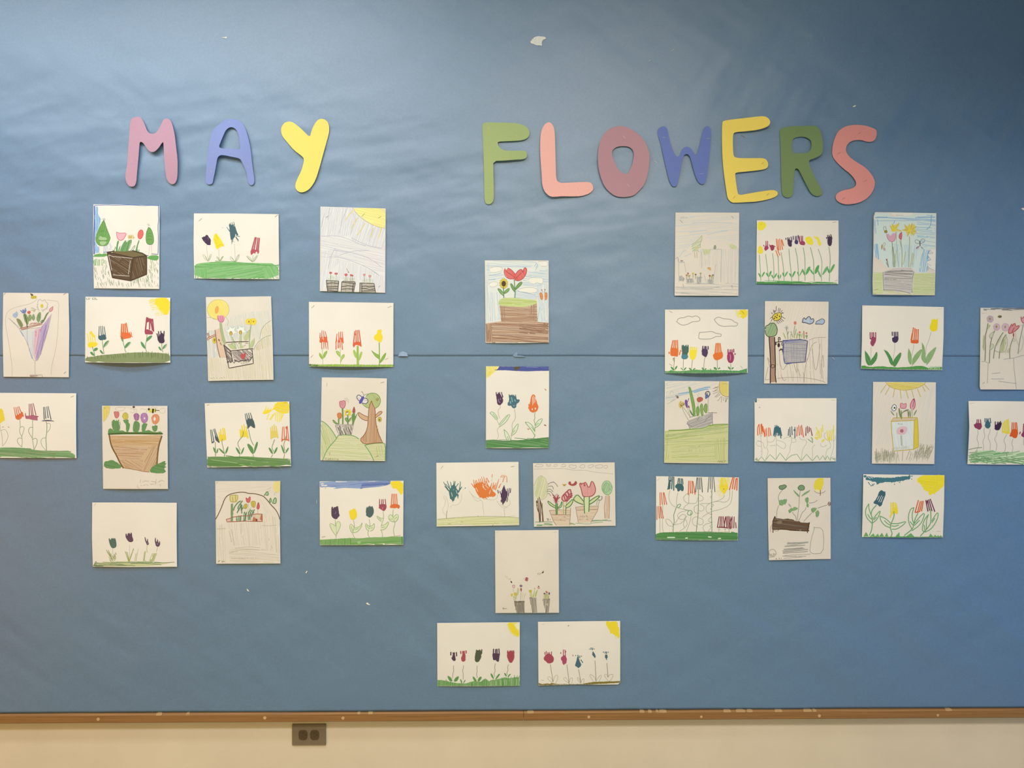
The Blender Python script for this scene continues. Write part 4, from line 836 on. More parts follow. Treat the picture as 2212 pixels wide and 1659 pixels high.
d.part('tree', 'tree with brown trunk arms').F('b8b676', "920 590 950 640 1005 640 1110 650 1170 610 1200 540 1195 470 1150 410 1080 385 1010 395 960 430 970 480 960 550", 1).H('93a052', "950 430 1060 390 1190 470 1190 560 1120 640 930 600", 62, 3.2, 1.3, .4).L('6f8f48', 1.5, "885 565 940 620 1000 642/1110 650 1170 610 1200 540 1195 470 1150 410 1080 385 1010 395 955 440").sub('trunk').F('c99a72', "1000 640 1045 520 1075 600 1110 650 1115 800 1130 980 1180 1130 1235 1230 1100 1245 920 1270 845 1180 930 1110 980 1000 995 850", 1).H('a8703f', "1005 640 1045 530 1105 650 1120 900 1230 1220 1000 1250 860 1180 980 1010", 92, 3, 1.2, .4).L('8f5a34', 1.5, "1045 520 1000 640 990 850 975 1000 920 1110 845 1180 920 1265 1100 1240 1235 1230/1045 520 1085 620 1110 660 1115 850 1140 1010 1190 1140 1235 1230").sub('arm').F('cfa27a', "800 720 850 720 930 770 985 790 985 860 920 850 860 810 820 760/1115 770 1150 730 1180 700 1235 705 1215 745 1160 780 1118 810", 1).L('8f5a34', 1.3, "985 795 910 765 830 712 830 735 805 720 830 780 880 830 940 855 985 860/1115 770 1150 730 1180 700 1190 715 1210 690 1215 710 1235 705 1205 750 1150 785 1118 810").sub('bird').L('8a6a3e', 1.0, "1120 500 1150 470 1160 495/1130 515 1160 500 1170 480/1125 490 1140 520 1165 505", 0).sub('nest').E('c2ae4a', 1186, 836, 30, 42).ring('a08a34', 1.0, 1186, 836, 30, 42).E('86592e', 1184, 846, 13, 15)
d.part('butterfly', 'purple butterfly').F('e2d2bc', "870 545 800 500 790 450 820 418 860 430 885 470/880 560 940 575 985 545 985 500 950 475 920 480", 2).Tk('b8a08c', "800 440 860 430 860 510 820 500", 12, 3, 40, .7, 90).Tk('b8a08c', "900 500 970 490 980 540 920 560", 14, 3, 40, .7, 90).L('4b4058', 1.5, "870 545 810 500 790 450 820 418 860 430 885 470/890 555 940 575 985 545 985 500 950 475 920 475").F('5a5090', "890 440 915 440 925 470 880 560 850 572 828 560 850 500", 1).L('6f5c58', .7, "915 430 905 390 885 370/915 430 940 410 990 400").sub('antenna').E('5f4c48', 884, 368, 7, 7)
d.part('flower', 'tall pink tulip').F('d79490', "500 545 515 522 540 530 560 515 598 522 602 580 585 640 545 648 505 620", 1).H('c2706e', "505 530 598 525 585 640 510 620", 85, 2.6, 1.1).L('b0504e', 1.2, "500 545 515 522 540 530 560 515 598 522 602 580 585 640 545 648 505 620 500 545").sub('stem').F('6d8a44', "538 648 566 648 570 800 568 922 545 922 545 780", 0).sub('antenna').L('b3a28a', .7, "585 490 630 470 660 510 650 560/600 520 630 500 630 540")
d.part('flower', 'orange tulip').F('d98a48', "460 750 480 725 530 728 540 770 530 815 500 825 470 800", 1).L('b9663a', 1.1, "460 750 480 725 530 728 540 770 530 815 500 825 470 800 460 750/490 730 490 820/515 730 518 820").sub('stem').F('6d8a44', "475 822 500 825 495 925 475 925", 0).F('8f9f5e', "385 850 405 850 440 890 475 910 470 925 430 915 395 885", 1).L('5f7a3a', 1.1, "385 850 405 848 440 890 475 912/385 850 400 890 470 925")
d.part('flower', 'yellow daffodil').F('dcc044', "580 680 610 690 625 650 645 685 690 655 685 695 712 700 690 730 695 775 660 765 640 790 615 765 580 780 595 735", 0).ring('b89a30', .9, 640, 725, 30, 30).E('8a5a3a', 632, 720, 18, 18).E('e8dac4', 633, 735, 15, 17).sub('stem').F('6d8a44', "632 760 652 760 655 925 632 925", 0).F('8a9c58', "595 820 620 805 640 860 635 890 605 860/655 880 665 830 700 805 700 840 670 875", 1).L('5f7a3a', 1.1, "640 890 600 850 595 815 625 805 640 850/655 880 665 830 700 805")
d.part('flower', 'dark red bud').F('a9584e', "750 622 768 680 762 725 725 725 725 680", 1).L('8f403c', 1.0, "750 622 768 680 762 725 725 725 725 680 750 622").sub('stem').F('6d8a44', "710 750 745 725 765 730 765 800 800 725 795 780 750 880 740 935 712 935 720 880 705 820", 1)
d.part('flower_pot', 'striped black pot').H('8c7a6c', "425 940 740 940 700 1100 490 1100", 70, 3.2, 1.6, .35).H('4a3f38', "470 945 720 945 700 1100 500 1100", 66, 6.5, 1.6, .3, .25).L('a2948a', .7, "425 940 740 935 700 1105/425 940 490 1100/430 920 720 925", 0)
d.part('signature').L('9c8c62', .9, "250 1495 262 1525 275 1497/290 1510 292 1525/325 1505 305 1515 325 1525/340 1500 345 1525/335 1508 360 1506/375 1508 385 1522 395 1510 378 1508/410 1525 412 1508 425 1510/440 1508 440 1525/460 1510 470 1528 485 1520 470 1508", 0).L('9c8c62', .7, "330 1445 345 1405/315 1415 335 1405", 0)
d.staples("285 210 283 272/1200 213 1265 195/1112 1478 1165 1455")
d.flush()

d = paint('mostly blank painting of four small dark tulips with light green grass', (180, 1070, 400, 1240), 2147, "188 150 1000 150 1970 156 1968 800 1975 1505 1000 1512 200 1500 182 900", dict(bm=.002))
d.part('lawn').F('c6bd84', "205 1490 250 1430 450 1405 700 1395 1000 1390 1300 1395 1600 1420 1930 1410 1700 1450 1600 1470 1400 1490 900 1500 450 1495", 1).H('80915c', "230 1440 500 1405 1000 1395 1400 1400 1640 1430 1600 1460 1000 1475 300 1475", 2, 3, 1.9, .4).H('66784c', "230 1430 700 1400 1100 1400 1100 1430 500 1470 220 1475", 4, 3.4, 1.6, .35).L('5f7048', 1.0, "210 1490 240 1440 265 1380 275 1420 250 1440/430 1470 900 1480/1000 1440 1200 1425 1640 1465/1500 1410 1700 1425 1920 1410").F('6a7a4c', "205 1460 300 1470 440 1480 420 1500 215 1495", 1)
d.part('tulip', 'dark green tulip').F('5a6a58', "532 920 550 895 572 950 592 890 605 920 625 890 640 920 670 892 690 960 702 1040 690 1095 640 1118 600 1110 570 1070 545 990", 1).sub('stem').L('ab9f74', .6, "618 1125 625 1250 630 1330").H('97994c', "490 1150 540 1170 620 1290 660 1210 700 1210 690 1330 660 1390 600 1410 560 1380", 62, 2.6, 1.4, .35).H('84893c', "500 1180 560 1200 620 1300 600 1380", 62, 3, 1.3).H('84893c', "640 1230 690 1210 660 1350 620 1350", 112, 3, 1.3)
d.part('tulip', 'purple four-pointed tulip').F('644650', "888 810 910 800 925 870 935 800 955 800 972 785 985 830 1005 775 1025 800 1030 870 1055 930 1050 970 1000 992 950 975 905 910 888 870", 1).sub('stem').L('ab9f74', .6, "975 1050 975 1200 965 1380").H('a5a458', "885 1185 930 1200 965 1330 1060 1115 1065 1140 980 1370 950 1395", 68, 2.8, 1.4, .4).L('9a994c', 1.4, "885 1185 955 1390/970 1390 1060 1120/920 1200 965 1380")
d.part('leaf').H('a0a054', "1100 1230 1145 1195 1130 1390 1085 1390", 97, 2.6, 1.6, .35).L('a7a374', .6, "1160 1130 1140 1210 1110 1390")
d.part('tulip', 'slim purple tulip').F('644650', "1290 885 1305 875 1325 955 1338 980 1345 915 1360 915 1365 985 1385 1020 1370 1045 1340 1048 1325 1010 1300 950", 1).E('8f7278', 1352, 1010, 12, 16).sub('stem').L('a9a268', .7, "1345 1050 1335 1160").H('a8a862', "1330 1160 1350 1160 1320 1300 1310 1390 1260 1390 1285 1200", 100, 2.6, 1.7, .35)
d.part('tulip', 'purple three-pointed tulip').F('644650', "1505 960 1515 890 1530 895 1530 960 1545 990 1560 925 1572 930 1580 985 1595 1010 1600 960 1615 965 1622 1030 1600 1075 1565 1085 1530 1070 1515 1010", 1).E('8f7278', 1565, 1025, 16, 18).sub('stem').L('a9a268', .7, "1570 1085 1540 1190").H('a8a862', "1415 1245 1470 1210 1540 1220 1550 1240 1480 1390 1370 1385", 112, 2.4, 1.8, .35)
d.part('paint_speck').F('a9957e', "1110 940 1122 936 1122 948/710 1072 720 1068 720 1080", 0)
d.staples("225 210 262 172", 'staple')

d = draw('drawing of tulips in a flat red box under a dark outlined hill', (440, 1020, 630, 1230), 1501, "197 152 700 150 1308 148 1300 800 1310 1558 700 1560 212 1562 205 800")
d.part('sky').H('cdbd9c', "205 160 1190 160 1050 320 700 330 400 380 210 700", -4, 5, .8, .6, .4)
d.part('ground').H('c6b490', "220 900 380 880 380 1540 215 1540", 88, 4, .8, .5, .3).H('c6b490', "380 860 980 860 1000 1250 420 1250", 85, 6, .8, .5, .3).H('c4b28c', "1000 700 1290 780 1295 1400 1010 1300", 86, 4.5, .9, .5, .3).H('c6b490', "430 1300 1000 1290 1290 1420 1290 1540 440 1540", 3, 4.5, .9, .5, .3).L('b09e7a', .7, "440 1380 600 1330 780 1310 960 1330/540 1300 750 1270 960 1290/460 1470 700 1480/1000 910 1120 915 1240 905/220 970 380 960/430 1000 480 1200/470 970 530 1250/640 870 640 1050/1110 1130 1120 1160/1150 1250 1170 1300").H('b8a784', "600 1440 950 1450 950 1490 600 1490", 88, 5, .8, .4, .4)
d.part('hill', 'dark outline of a hill').L('6e4f3a', 1.8, "205 800 260 700 320 560 350 470 400 400 480 365 600 342 700 342 760 362 860 365 950 385 1020 410 1080 470 1150 560 1220 630 1265 700 1300 800").H('c9b794', "300 650 380 420 460 390 430 640 330 760", 60, 6, .8, .6, .4).H('cdbb98', "960 440 1060 500 1200 640 1260 760 1000 700", 60, 6, .8, .6, .4)
d.part('sun').F('e3c976', "1215 165 1260 150 1306 150 1302 340 1260 355 1215 330 1185 270 1185 215", 1).L('b8a684', .7, "1215 165 1260 150/1215 355 1200 395/1220 345 1260 345/1080 300 1150 260/1110 330 1140 310")
d.part('tree', 'three little green trees').F('a9b98a', "1035 395 1070 335 1090 328 1108 370 1100 398/1110 515 1140 425 1150 430 1162 510/1175 530 1200 450 1230 425 1242 470 1235 540", 1).L('5a7a44', 1.7, "1030 398 1070 340 1090 328 1106 365 1100 395 1060 390/1115 515 1142 425 1160 510 1120 515/1175 530 1195 460 1225 428 1242 470 1230 540 1180 530")
d.part('tulip', 'yellow wide tulip').F('d8c27c', "448 400 480 392 580 385 582 440 560 505 500 512 450 500", 1).L('b29a48', 1.6, "448 400 580 385 582 440 560 505 500 512 450 500 448 400/490 420 500 500/540 395 545 500").sub('stem').F('84955a', "465 540 500 535 500 700 500 835 465 835 460 700", 0).H('66784a', "465 540 500 535 500 835 465 835", 89, 2, 1.2)
d.part('tulip', 'red pointed tulip').F('d0685a', "722 440 732 430 755 460 785 412 798 430 795 480 780 518 735 515 720 480", 0).L('b04640', 1.1, "722 440 755 465 785 412 798 430 795 480 780 518 735 515 722 440").sub('stem').L('b3a884', .7, "765 520 760 620 745 700")
d.part('tulip', 'small yellow tulip').F('c9ae54', "675 590 700 545 740 540 748 580 720 630 690 615", 1).L('a08a38', 1.1, "675 590 700 545 740 540 748 580 720 630 690 615 675 590/715 550 715 625")
d.part('tulip', 'mustard tulip').F('cbb04c', "808 510 840 490 885 500 880 560 870 605 820 590", 1).L('a08a38', 1.1, "808 510 840 490 885 500 880 560 870 605 820 590 808 510/840 510 850 600").sub('stem').L('b3a884', .7, "810 600 770 640")
d.part('tulip', 'slim red tulip').F('c75e54', "930 515 945 520 955 570 945 630 910 630 905 590 915 540", 1).L('b04640', 1.0, "930 515 955 570 945 630 910 630 905 590 930 515").sub('stem').L('b39a84', .8, "920 635 925 705", 0)
d.part('leaves').L('5f7e52', 2.2, "510 650 520 600 580 520 630 490/600 650 580 600 630 530 660 490/570 690 610 620 640 560/640 650 640 580 630 540/650 640 650 560/680 830 690 700 700 680/700 830 715 700/730 690 715 760/760 810 760 700 800 640/780 810 790 700 830 650/815 760 830 700 865 640/840 700 855 690/650 700 645 640 670 610/560 760 570 830/590 750 600 830/620 750 625 830", 1).H('7a9468', "460 700 560 750 640 740 720 680 830 650 820 820 470 835", 95, 6, 1.5, .4, .3)
d.part('planter', 'flat red-brown box').F('dcb094', "385 810 450 790 460 835 400 845/840 725 900 712 995 715 1000 840 820 842", 0).F('b9704e', "850 760 890 790 915 800 920 842 830 840/980 720 998 720 1000 840 960 800", 0).F('6f4a24', "885 800 915 798 918 840 895 835", 0).F('d2bf90', "880 725 970 725 940 790 910 790", 0).L('a05a44', 1.4, "385 805 460 785 480 770 640 745 760 745 850 720 900 712 998 715 1000 842 700 835 400 848 385 805", 0)
d.part('signature').L('6e5c48', .9, "310 1530 320 1510 325 1540/340 1515 355 1530/245 1530 280 1505", 0)
d.staples("215 185 240 168")
d.flush()

d = paint('painting of five flowers on outlined stems under a blue cloud band and yellow sun', (670, 1020, 890, 1190), 2147, "200 195 900 185 1968 180 1965 800 1960 1530 1000 1535 205 1538", dict(bm=.003))
d.part('sky', 'band of blue marker').F('8f9cb0', "205 215 500 190 1690 185 1695 215 1600 280 1450 310 1060 345 700 330 555 350 530 320 205 305", 0).H('6c7ea6', "205 240 1690 190 1690 215 1600 280 1060 340 540 330 205 305", -3, 2.3, 2.2, .4, .2).H('5a6a98', "1100 230 1690 190 1690 220 1600 285 1060 340", -5, 2.2, 2.2, .3).L('e8d6bc', 2.2, "545 198 770 196/1225 195 1370 192/230 250 280 245/240 285 350 280", 0)
d.part('sun').F('Y', "1700 188 1960 184 1960 440 1945 450 1915 490 1880 430 1830 360 1790 335 1745 345 1720 300 1690 250", 1, .5)
d.part('lawn', 'green marker lawn').F('7ea253', "205 1425 800 1390 1300 1375 1955 1355 1955 1525 1000 1530 210 1535", 0).H('69904a', "205 1430 840 1390 840 1530 210 1535", 92, 3, 1.9, .3).H('6c954a', "850 1395 1955 1360 1955 1525 860 1530", -4, 2.6, 1.8, .3).F('9cba74', "985 1480 1020 1450 1070 1465 1065 1510 1010 1515", 2).F('5f8a40', "1925 1360 1955 1358 1955 1525 1925 1520/845 1395 860 1395 858 1530 845 1530", 0)
for nm, col, hi, blob, tin, st, lf in (
    ('dark purple tulip print', '59414a', '7d6476', "445 800 450 730 475 725 485 775 500 735 545 735 560 715 590 720 600 790 610 870 625 920 590 950 570 990 530 990 470 965 445 900", "", "528 995 528 1090 545 1150 560 1250 545 1390", "530 1140 480 1090 405 1080 430 1170 480 1260 545 1340/545 1130 545 1070 590 1030 635 1060 640 1130 600 1230 565 1300"),
    ('yellow tulip print', 'Y', '', "815 810 840 820 850 790 880 800 900 770 935 765 965 790 985 880 985 940 930 1005 870 1005 835 950", "", "910 1015 935 1100 930 1170 890 1270 910 1340 940 1385", "925 1150 850 1080 830 1150 850 1230 880 1280/930 1175 1020 1160 1080 1110 1095 1050 1090 1130 1030 1230 960 1275 900 1275/940 1210 1020 1185/865 1150 890 1230"),
    ('dark green tulip print', '546258', '', "1185 740 1200 730 1215 760 1220 705 1240 740 1258 692 1280 740 1305 705 1335 760 1345 830 1320 910 1280 955 1235 955 1195 925 1175 910 1185 870 1172 840", "", "1240 990 1260 1070 1265 1150 1215 1270 1225 1340 1260 1385", "1260 1140 1210 1120 1170 1075 1165 1140 1190 1210 1240 1240/1270 1140 1320 1120 1350 1065 1360 1140 1330 1220 1270 1245/1190 1130 1250 1200/1280 1175 1320 1172"),
    ('red tulip print', 'a24a50', 'c4787c', "1448 735 1460 690 1500 670 1550 670 1605 680 1612 740 1590 790 1550 825 1510 800 1475 770 1448 765", "1460 720 1463 570/1505 700 1508 575/1540 700 1540 575/1595 720 1582 570", "1535 830 1548 920 1545 1000 1500 1110 1495 1220 1525 1300 1520 1365", "1535 970 1470 965 1395 910 1430 990 1500 1040/1500 1120 1570 1110 1620 1070 1645 1035 1655 1080 1610 1170 1550 1215 1480 1220/1500 1165 1570 1155/1450 970 1500 1005"),
    ('orange fork-print flower', 'de6c34', '', "1680 720 1700 690 1740 680 1790 665 1840 680 1880 690 1895 720 1880 765 1850 770 1835 745 1780 760 1720 755 1685 750", "1708 700 1725 460/1752 690 1752 460/1790 690 1785 460/1835 690 1818 460", "1750 790 1740 930 1750 1000 1795 1070 1760 1180 1755 1250 1780 1345", "1740 930 1700 890 1655 920 1655 980 1690 1030 1770 1050/1750 970 1790 900 1840 890 1865 930 1840 1010 1790 1050/1660 995 1740 988/1780 985 1830 945")):
    d.part('flower', nm).F(col, blob, 1, .25)
    if hi: d.L(hi, 2.0, "%f %f %f %f" % (P(blob)[:, 0].mean() + 10, P(blob)[:, 1].mean(), P(blob)[:, 0].mean() - 5, P(blob)[:, 1].mean() + 50), 0, .5)
    if tin: d.L(col, 2.0, tin, 0, .1)
    d.sub('stem').L('8a9a58', .9, st).sub('leaf')
    for l in lf.split('/')[:2]: d.F('d9d4a2', l, 2)
    d.L('8a9a58', .9, lf)
d.staples("318 355 330 318/245 1368 322 1352/1830 1340 1905 1333")

# ===== centre group =====
d = draw('drawing of a sunflower and a red tulip on a brown dirt pedestal', (1020, 550, 1210, 760), 1501, "215 98 700 97 1305 100 1308 1503 700 1510 228 1508 222 800")
d.part('sky', 'pale blue crayon sky').F('e2d8c4', "225 105 1300 108 1300 1160 1120 1160 1105 760 460 760 460 870 500 1130 240 1165", 0).H('b3bfc0', "230 110 1080 110 1000 230 560 225 300 330 235 330", 4, 3, 1.0, .55, .15).H('a3b5bc', "280 330 540 330 560 430 280 430", -8, 3, 1.1, .5).H('b5bfbc', "230 150 290 150 280 640 480 640 480 1120 240 1160", 88, 3, 1.1, .6).H('a9b9c0', "860 430 960 300 1300 250 1300 500 1120 540 860 540", 3, 3, 1.1, .55).H('a9b9c0', "740 600 1120 580 1120 760 700 740", 3, 2.8, 1.1, .5).H('b3bfc0', "1120 520 1300 500 1300 1150 1125 1150", 87, 2.8, 1.1, .55).L('8fa5b0', .9, "300 350 400 345 500 310/280 430 400 425/780 620 900 650 1080 690/1120 1100 1150 900/1080 130 1130 190 1080 260/1060 200 1090 160/1085 220 1110 180")
for q in "300 230 380 205 510 215 520 270 460 290 380 305 310 300/290 500 330 465 430 465 440 510 400 545 330 560 300 530/960 420 1010 390 1100 395 1210 400 1210 490 1150 500 1110 470 1060 505 1000 490/800 590 900 560 1100 570 1115 640 1000 660 900 640 800 630/1130 115 1290 112 1290 200 1180 200".split('/'):
    d.part('cloud').F('eedfc6', q, 1).L('b0a898', .7, q)
d.part('flower', 'red tulip').F('df6a5e', "545 300 560 235 585 270 605 228 660 250 720 320 740 330 790 265 840 245 860 290 890 220 920 220 932 280 900 370 840 430 770 455 720 415 640 418 580 380", 1).H('cc5048', "550 300 600 240 720 330 860 260 920 230 900 370 770 450 640 415", 55, 4, 1.0, .4).L('a84440', 1.2, "560 235 540 290 560 370 620 415 715 415 730 380/585 270 590 300 680 350 720 385/605 228 660 250 720 310 735 340/740 330 790 265 845 245 860 290/865 310 880 240 905 215 935 250 920 340 860 420 780 455 725 430/730 420 800 350 840 310").sub('stem').L('6d8a58', 2.0, "718 430 728 560 735 650 728 735", 0).F('7d9a54', "648 485 690 510 725 590 725 640 680 590/738 605 745 550 800 480 855 460 845 510 790 570", 1).L('5c7a3c', 1.2, "725 640 670 570 648 485 690 510 725 590/738 605 745 550 800 480 855 460 845 510 790 560 735 605")
d.part('flower', 'sunflower')
for k in range(12):
    a = k * math.pi / 6 + .15
    d.E('e3c24e', 538 + 52 * math.cos(a), 495 + 68 * math.sin(a), 24, 15, math.degrees(a))
    d.ring('a88a2e', .6, 538 + 52 * math.cos(a), 495 + 68 * math.sin(a), 24, 15, math.degrees(a), 10)
d.E('55402c', 538, 497, 37, 48).sub('stem').L('5f7a54', 1.8, "533 560 538 640 540 735", 0).F('8aa45c', "435 580 470 580 520 640 530 700 480 660/545 665 560 620 600 585 640 572 625 620", 1).L('5c7a3c', 1.2, "530 700 480 660 435 590 440 578 480 590 530 650/540 668 560 620 600 585 638 572 625 620 580 655 540 668")
d.part('butterfly', 'orange butterfly').F('e08a4a', "1150 660 1175 645 1200 670 1205 765 1175 770 1155 720/1235 660 1265 645 1280 660 1275 765 1240 770", 1).F('e6cdb4', "1207 650 1232 648 1235 790 1215 795", 1).L('b9744a', .9, "1150 660 1175 645 1200 670 1205 765 1170 770 1150 660/1235 660 1265 645 1280 660 1275 765 1240 770/1160 715 1200 715/1238 715 1275 715").sub('antenna').F('8f4a44', "1180 590 1195 590 1197 612 1185 615/1233 585 1250 588 1248 610 1236 612", 1).L('b0806c', .7, "1190 615 1205 645/1242 612 1228 645", 0)
d.part('grass', 'light green crayon top').F('c8c87c', "450 790 520 735 720 735 900 760 1100 775 1105 830 1010 870 900 895 700 890 455 870", 1).H('a9b54e', "455 790 530 745 900 765 1100 785 1090 830 700 860 460 860", 4, 2.8, 1.3, .5)
d.part('dirt', 'brown crayon pedestal and ground').F('c9a27e', "470 870 700 885 1000 885 1100 830 1115 1150 1300 1160 1300 1500 235 1500 232 1175 490 1140", 0).H('9a6844', "470 880 1000 900 1105 840 1110 1150 500 1145", 2, 2.8, 1.6, .4, .1).H('946242', "480 880 560 890 570 1150 500 1150", 88, 2.6, 1.5, .3).H('a0704c', "960 890 1110 830 1115 1140 970 1130", 88, 3.4, 1.4, .4).H('946242', "330 1170 1300 1160 1300 1500 340 1500", 2, 2.6, 1.8, .45, .12).H('8c5c3c', "232 1185 345 1175 345 1490 240 1490", 88, 2.2, 1.5, .3).H('8a5a3a', "800 1190 1295 1180 1295 1350 800 1350", 4, 3, 1.8, .3, .2)
d.flush()

d = paint('portrait painting of three flowers with a dark blue band, yellow corner and green lawn', (1020, 780, 1210, 980), 1576, "248 92 800 95 1378 100 1378 800 1370 1558 800 1560 245 1558")
d.part('sun').F('ecd470', "250 95 490 95 430 175 340 250 260 312 250 300", 0).H('dfc050', "252 95 480 95 420 175 260 305", 60, 3.2, 1.2, .35).F('e8ca54', "280 200 350 180 330 240 285 280", 1)
d.part('sky', 'dark blue marker band').F('505386', "485 95 900 96 1376 100 1376 175 1200 175 1000 185 800 178 600 165 440 165 430 158 460 140", 0, .2).F('56512e', "745 97 850 97 860 125 820 150 770 172 750 140", 1).H('6a6c9c', "485 100 1370 105 1370 168 600 160", 3, 9, .8, .3, .4).L('3d4058', 1.2, "410 158 445 162", 0)
d.part('lawn').F('578447', "246 1415 390 1408 560 1425 800 1420 1100 1392 1370 1362 1370 1555 800 1558 248 1555", 0).H('6f9c58', "260 1430 600 1440 1360 1390 1360 1540 260 1540", 8, 4.4, 1.1, .35, .3).H('4a763c', "246 1420 1370 1370 1370 1430 246 1470", 2, 3, 1.4, .2)
d.part('flower', 'purple fork-print flower').F('553848', "425 600 450 590 480 570 510 595 530 640 555 690 555 730 520 780 485 795 450 770 440 700", 1, .3).L('553848', 2.0, "435 620 430 560/470 600 468 565/493 590 492 560/545 650 525 560/550 640 535 600", 0).L('95738a', 1.8, "470 680 480 740 500 740/505 670 510 690").sub('stem').L('a9a082', .8, "500 795 510 830 465 870 465 920 490 1030/445 1065 480 1135 490 1180 440 1230 470 1310 465 1370 440 1410").sub('leaf').F('dfd8b4', "318 930 350 905 400 930 460 1025 440 1060 380 990/480 1135 540 1060 620 975 675 950 660 1010 590 1110 490 1180", 1).L('7f9c5e', 1.1, "318 930 350 905 400 930 462 1025 440 1065 380 990 318 930/370 940 440 1030/480 1135 540 1060 620 975 680 950 660 1010 590 1110 490 1178/495 1150 560 1080 640 980")
d.part('flower', 'teal fork-print flower').F('4c6a6c', "660 620 690 605 720 610 745 615 780 640 800 690 840 685 855 710 830 745 790 770 790 830 750 848 710 830 700 795 640 805 630 760 660 725", 1, .3).L('4c6a6c', 2.0, "665 640 660 598/710 640 715 602/740 640 742 605/790 680 775 605", 0, .3).L('86a29e', 2.2, "680 720 690 760/705 650 720 730/760 690 775 720/740 800 755 800", 0).sub('stem').L('9a9a74', .8, "758 860 775 960 770 1050 710 1115 720 1250 700 1310 698 1420").sub('leaf').F('dfd8b4', "725 1265 750 1200 828 1105 820 1190 780 1290 705 1335/570 1225 640 1290 690 1420 630 1420 590 1350", 1).L('7f9c5e', 1.1, "725 1265 750 1200 828 1105 820 1190 780 1290 705 1335/705 1310 770 1240/570 1225 640 1290 690 1420/570 1225 585 1340 630 1420/630 1350 655 1415")
d.part('flower', 'orange fork-print tulip').F('e07038', "1008 830 1010 750 1030 790 1050 640 1080 600 1100 595 1130 620 1150 720 1185 800 1180 880 1130 915 1080 925 1040 900 1010 860", 1, .5).L('eed8b8', 1.0, "1080 640 1085 790/1125 640 1125 740/1100 620 1105 760", 0).F('eed8b8', "1065 850 1080 845 1090 880 1070 875/1125 830 1145 840 1135 880 1120 860", 1).sub('stem').L('76945a', 1.1, "1125 920 1115 1000 1130 1010 1105 1060 1130 1130 1120 1250 1110 1290 1130 1340 1100 1370 1100 1395").sub('leaf').F('dfd8b4', "948 1095 1020 1100 1090 1170 1125 1260 1125 1330 1060 1230/1125 1150 1180 1060 1265 1022 1240 1090 1190 1160 1125 1195", 1).L('7f9c5e', 1.2, "948 1095 1020 1100 1090 1170 1125 1260/948 1095 1060 1230 1120 1330/1065 1180 1120 1260/1125 1150 1180 1060 1265 1022 1240 1090 1190 1160 1125 1195/1130 1165 1190 1110")
d.part('fallen_petal').F('c08a62', "1290 488 1330 510 1322 530 1310 525", 0)
d.part('fallen_petal').F('96583c', "1282 1138 1310 1138 1335 1162 1300 1160", 0)
d.part('fallen_petal').F('cf8058', "985 1205 1035 1215 1010 1230 990 1220", 0)
d.flush()

d = paint('painting of ragged teal, orange and purple splashed flowers over pale grass', (930, 980, 1140, 1150), 2049, "122 192 900 182 1855 172 1860 800 1868 1508 1000 1522 130 1535 125 900", dict(c=.003))
d.part('lawn', 'pale yellow-green pencil strip').F('dcd096', "135 1380 500 1345 1000 1318 1560 1325 1862 1350 1865 1500 1000 1515 135 1530", 0).H('bfb774', "135 1385 500 1350 1000 1322 1560 1330 1862 1355 1865 1490 135 1510", -2, 4, 1.2, .5, .3).L('8f8f58', .8, "140 1385 500 1350 1000 1320 1560 1325 1865 1355/640 1440 690 1442/370 1475 430 1480/1350 1450 1360 1460/990 1315 1010 1318/630 1490 650 1492").F('4a4c40', "1300 1515 1325 1490 1318 1512", 0)
d.part('flower', 'teal splashed flower').F('4c6e66', "385 770 440 690 490 640 530 680 560 750 600 800 560 880 520 920 500 980 480 1005 440 970 400 920", 1, .6).L('4c6e66', 2.6, "400 800 330 700 275 600/420 760 350 580/440 780 320 640/450 740 420 600/480 700 495 580/500 700 520 585/540 700 585 630/590 790 660 700/600 800 630 640 625 590/570 830 650 720/560 850 580 940/430 900 470 1010/580 860 585 900/380 780 300 690", 1, .6).L('dfe0c8', 1.0, "440 820 460 900/540 770 560 840", 0).F('e6d2b2', "395 680 420 670 430 720 415 740/540 690 590 660 600 700 570 720/475 750 490 755 485 775", 1).sub('stem').L('c4b795', .7, "300 1090 320 960 275 930 280 890 330 895 370 1050 380 1100 345 1220 335 1360/430 1140 430 1080 560 1090 640 1010 660 900 650 840/300 1090 250 1170 270 1250 330 1300").L('7d7a50', 1.0, "345 1210 335 1360", 0)
d.part('flower', 'big orange splashed flower').F('e07838', "920 700 940 640 1010 610 1080 600 1150 640 1200 700 1280 690 1300 770 1385 850 1350 920 1250 900 1180 910 1120 950 1010 900 960 800", 1, .9).L('e07838', 2.6, "930 700 905 550/960 680 945 570/1000 660 965 560/1040 650 1010 540/1080 650 1045 530/1120 660 1075 490/1160 660 1120 490/1200 690 1170 520/1230 600 1185 510/1240 720 1160 580/1270 700 1290 620/1310 720 1330 610/1340 750 1380 620/1370 760 1440 540/1440 720 1485 630/1300 760 1350 660/930 720 860 630/1160 930 1190 950/1190 900 1220 920/1120 930 1110 950", 0, .7).L('dc7c44', 1.8, "1300 440 1295 500/1520 595 1560 480/1480 500 1505 450/1520 500 1540 450/1560 500 1570 455/1610 600 1610 500 1590 470", 0, .5).L('ecd6b4', 1.3, "1100 640 1130 740 1170 760/1150 660 1220 730/960 720 1000 800/1100 690 1120 720/1290 740 1340 780/1210 600 1240 700/1240 850 1260 770", 1, .4).sub('stem').L('c0b494', .7, "820 785 860 850 930 920 1090 970 1110 1150 1125 1290/860 850 960 1010 1080 980/1120 960 1390 980 1430 830/1290 590 1295 520")
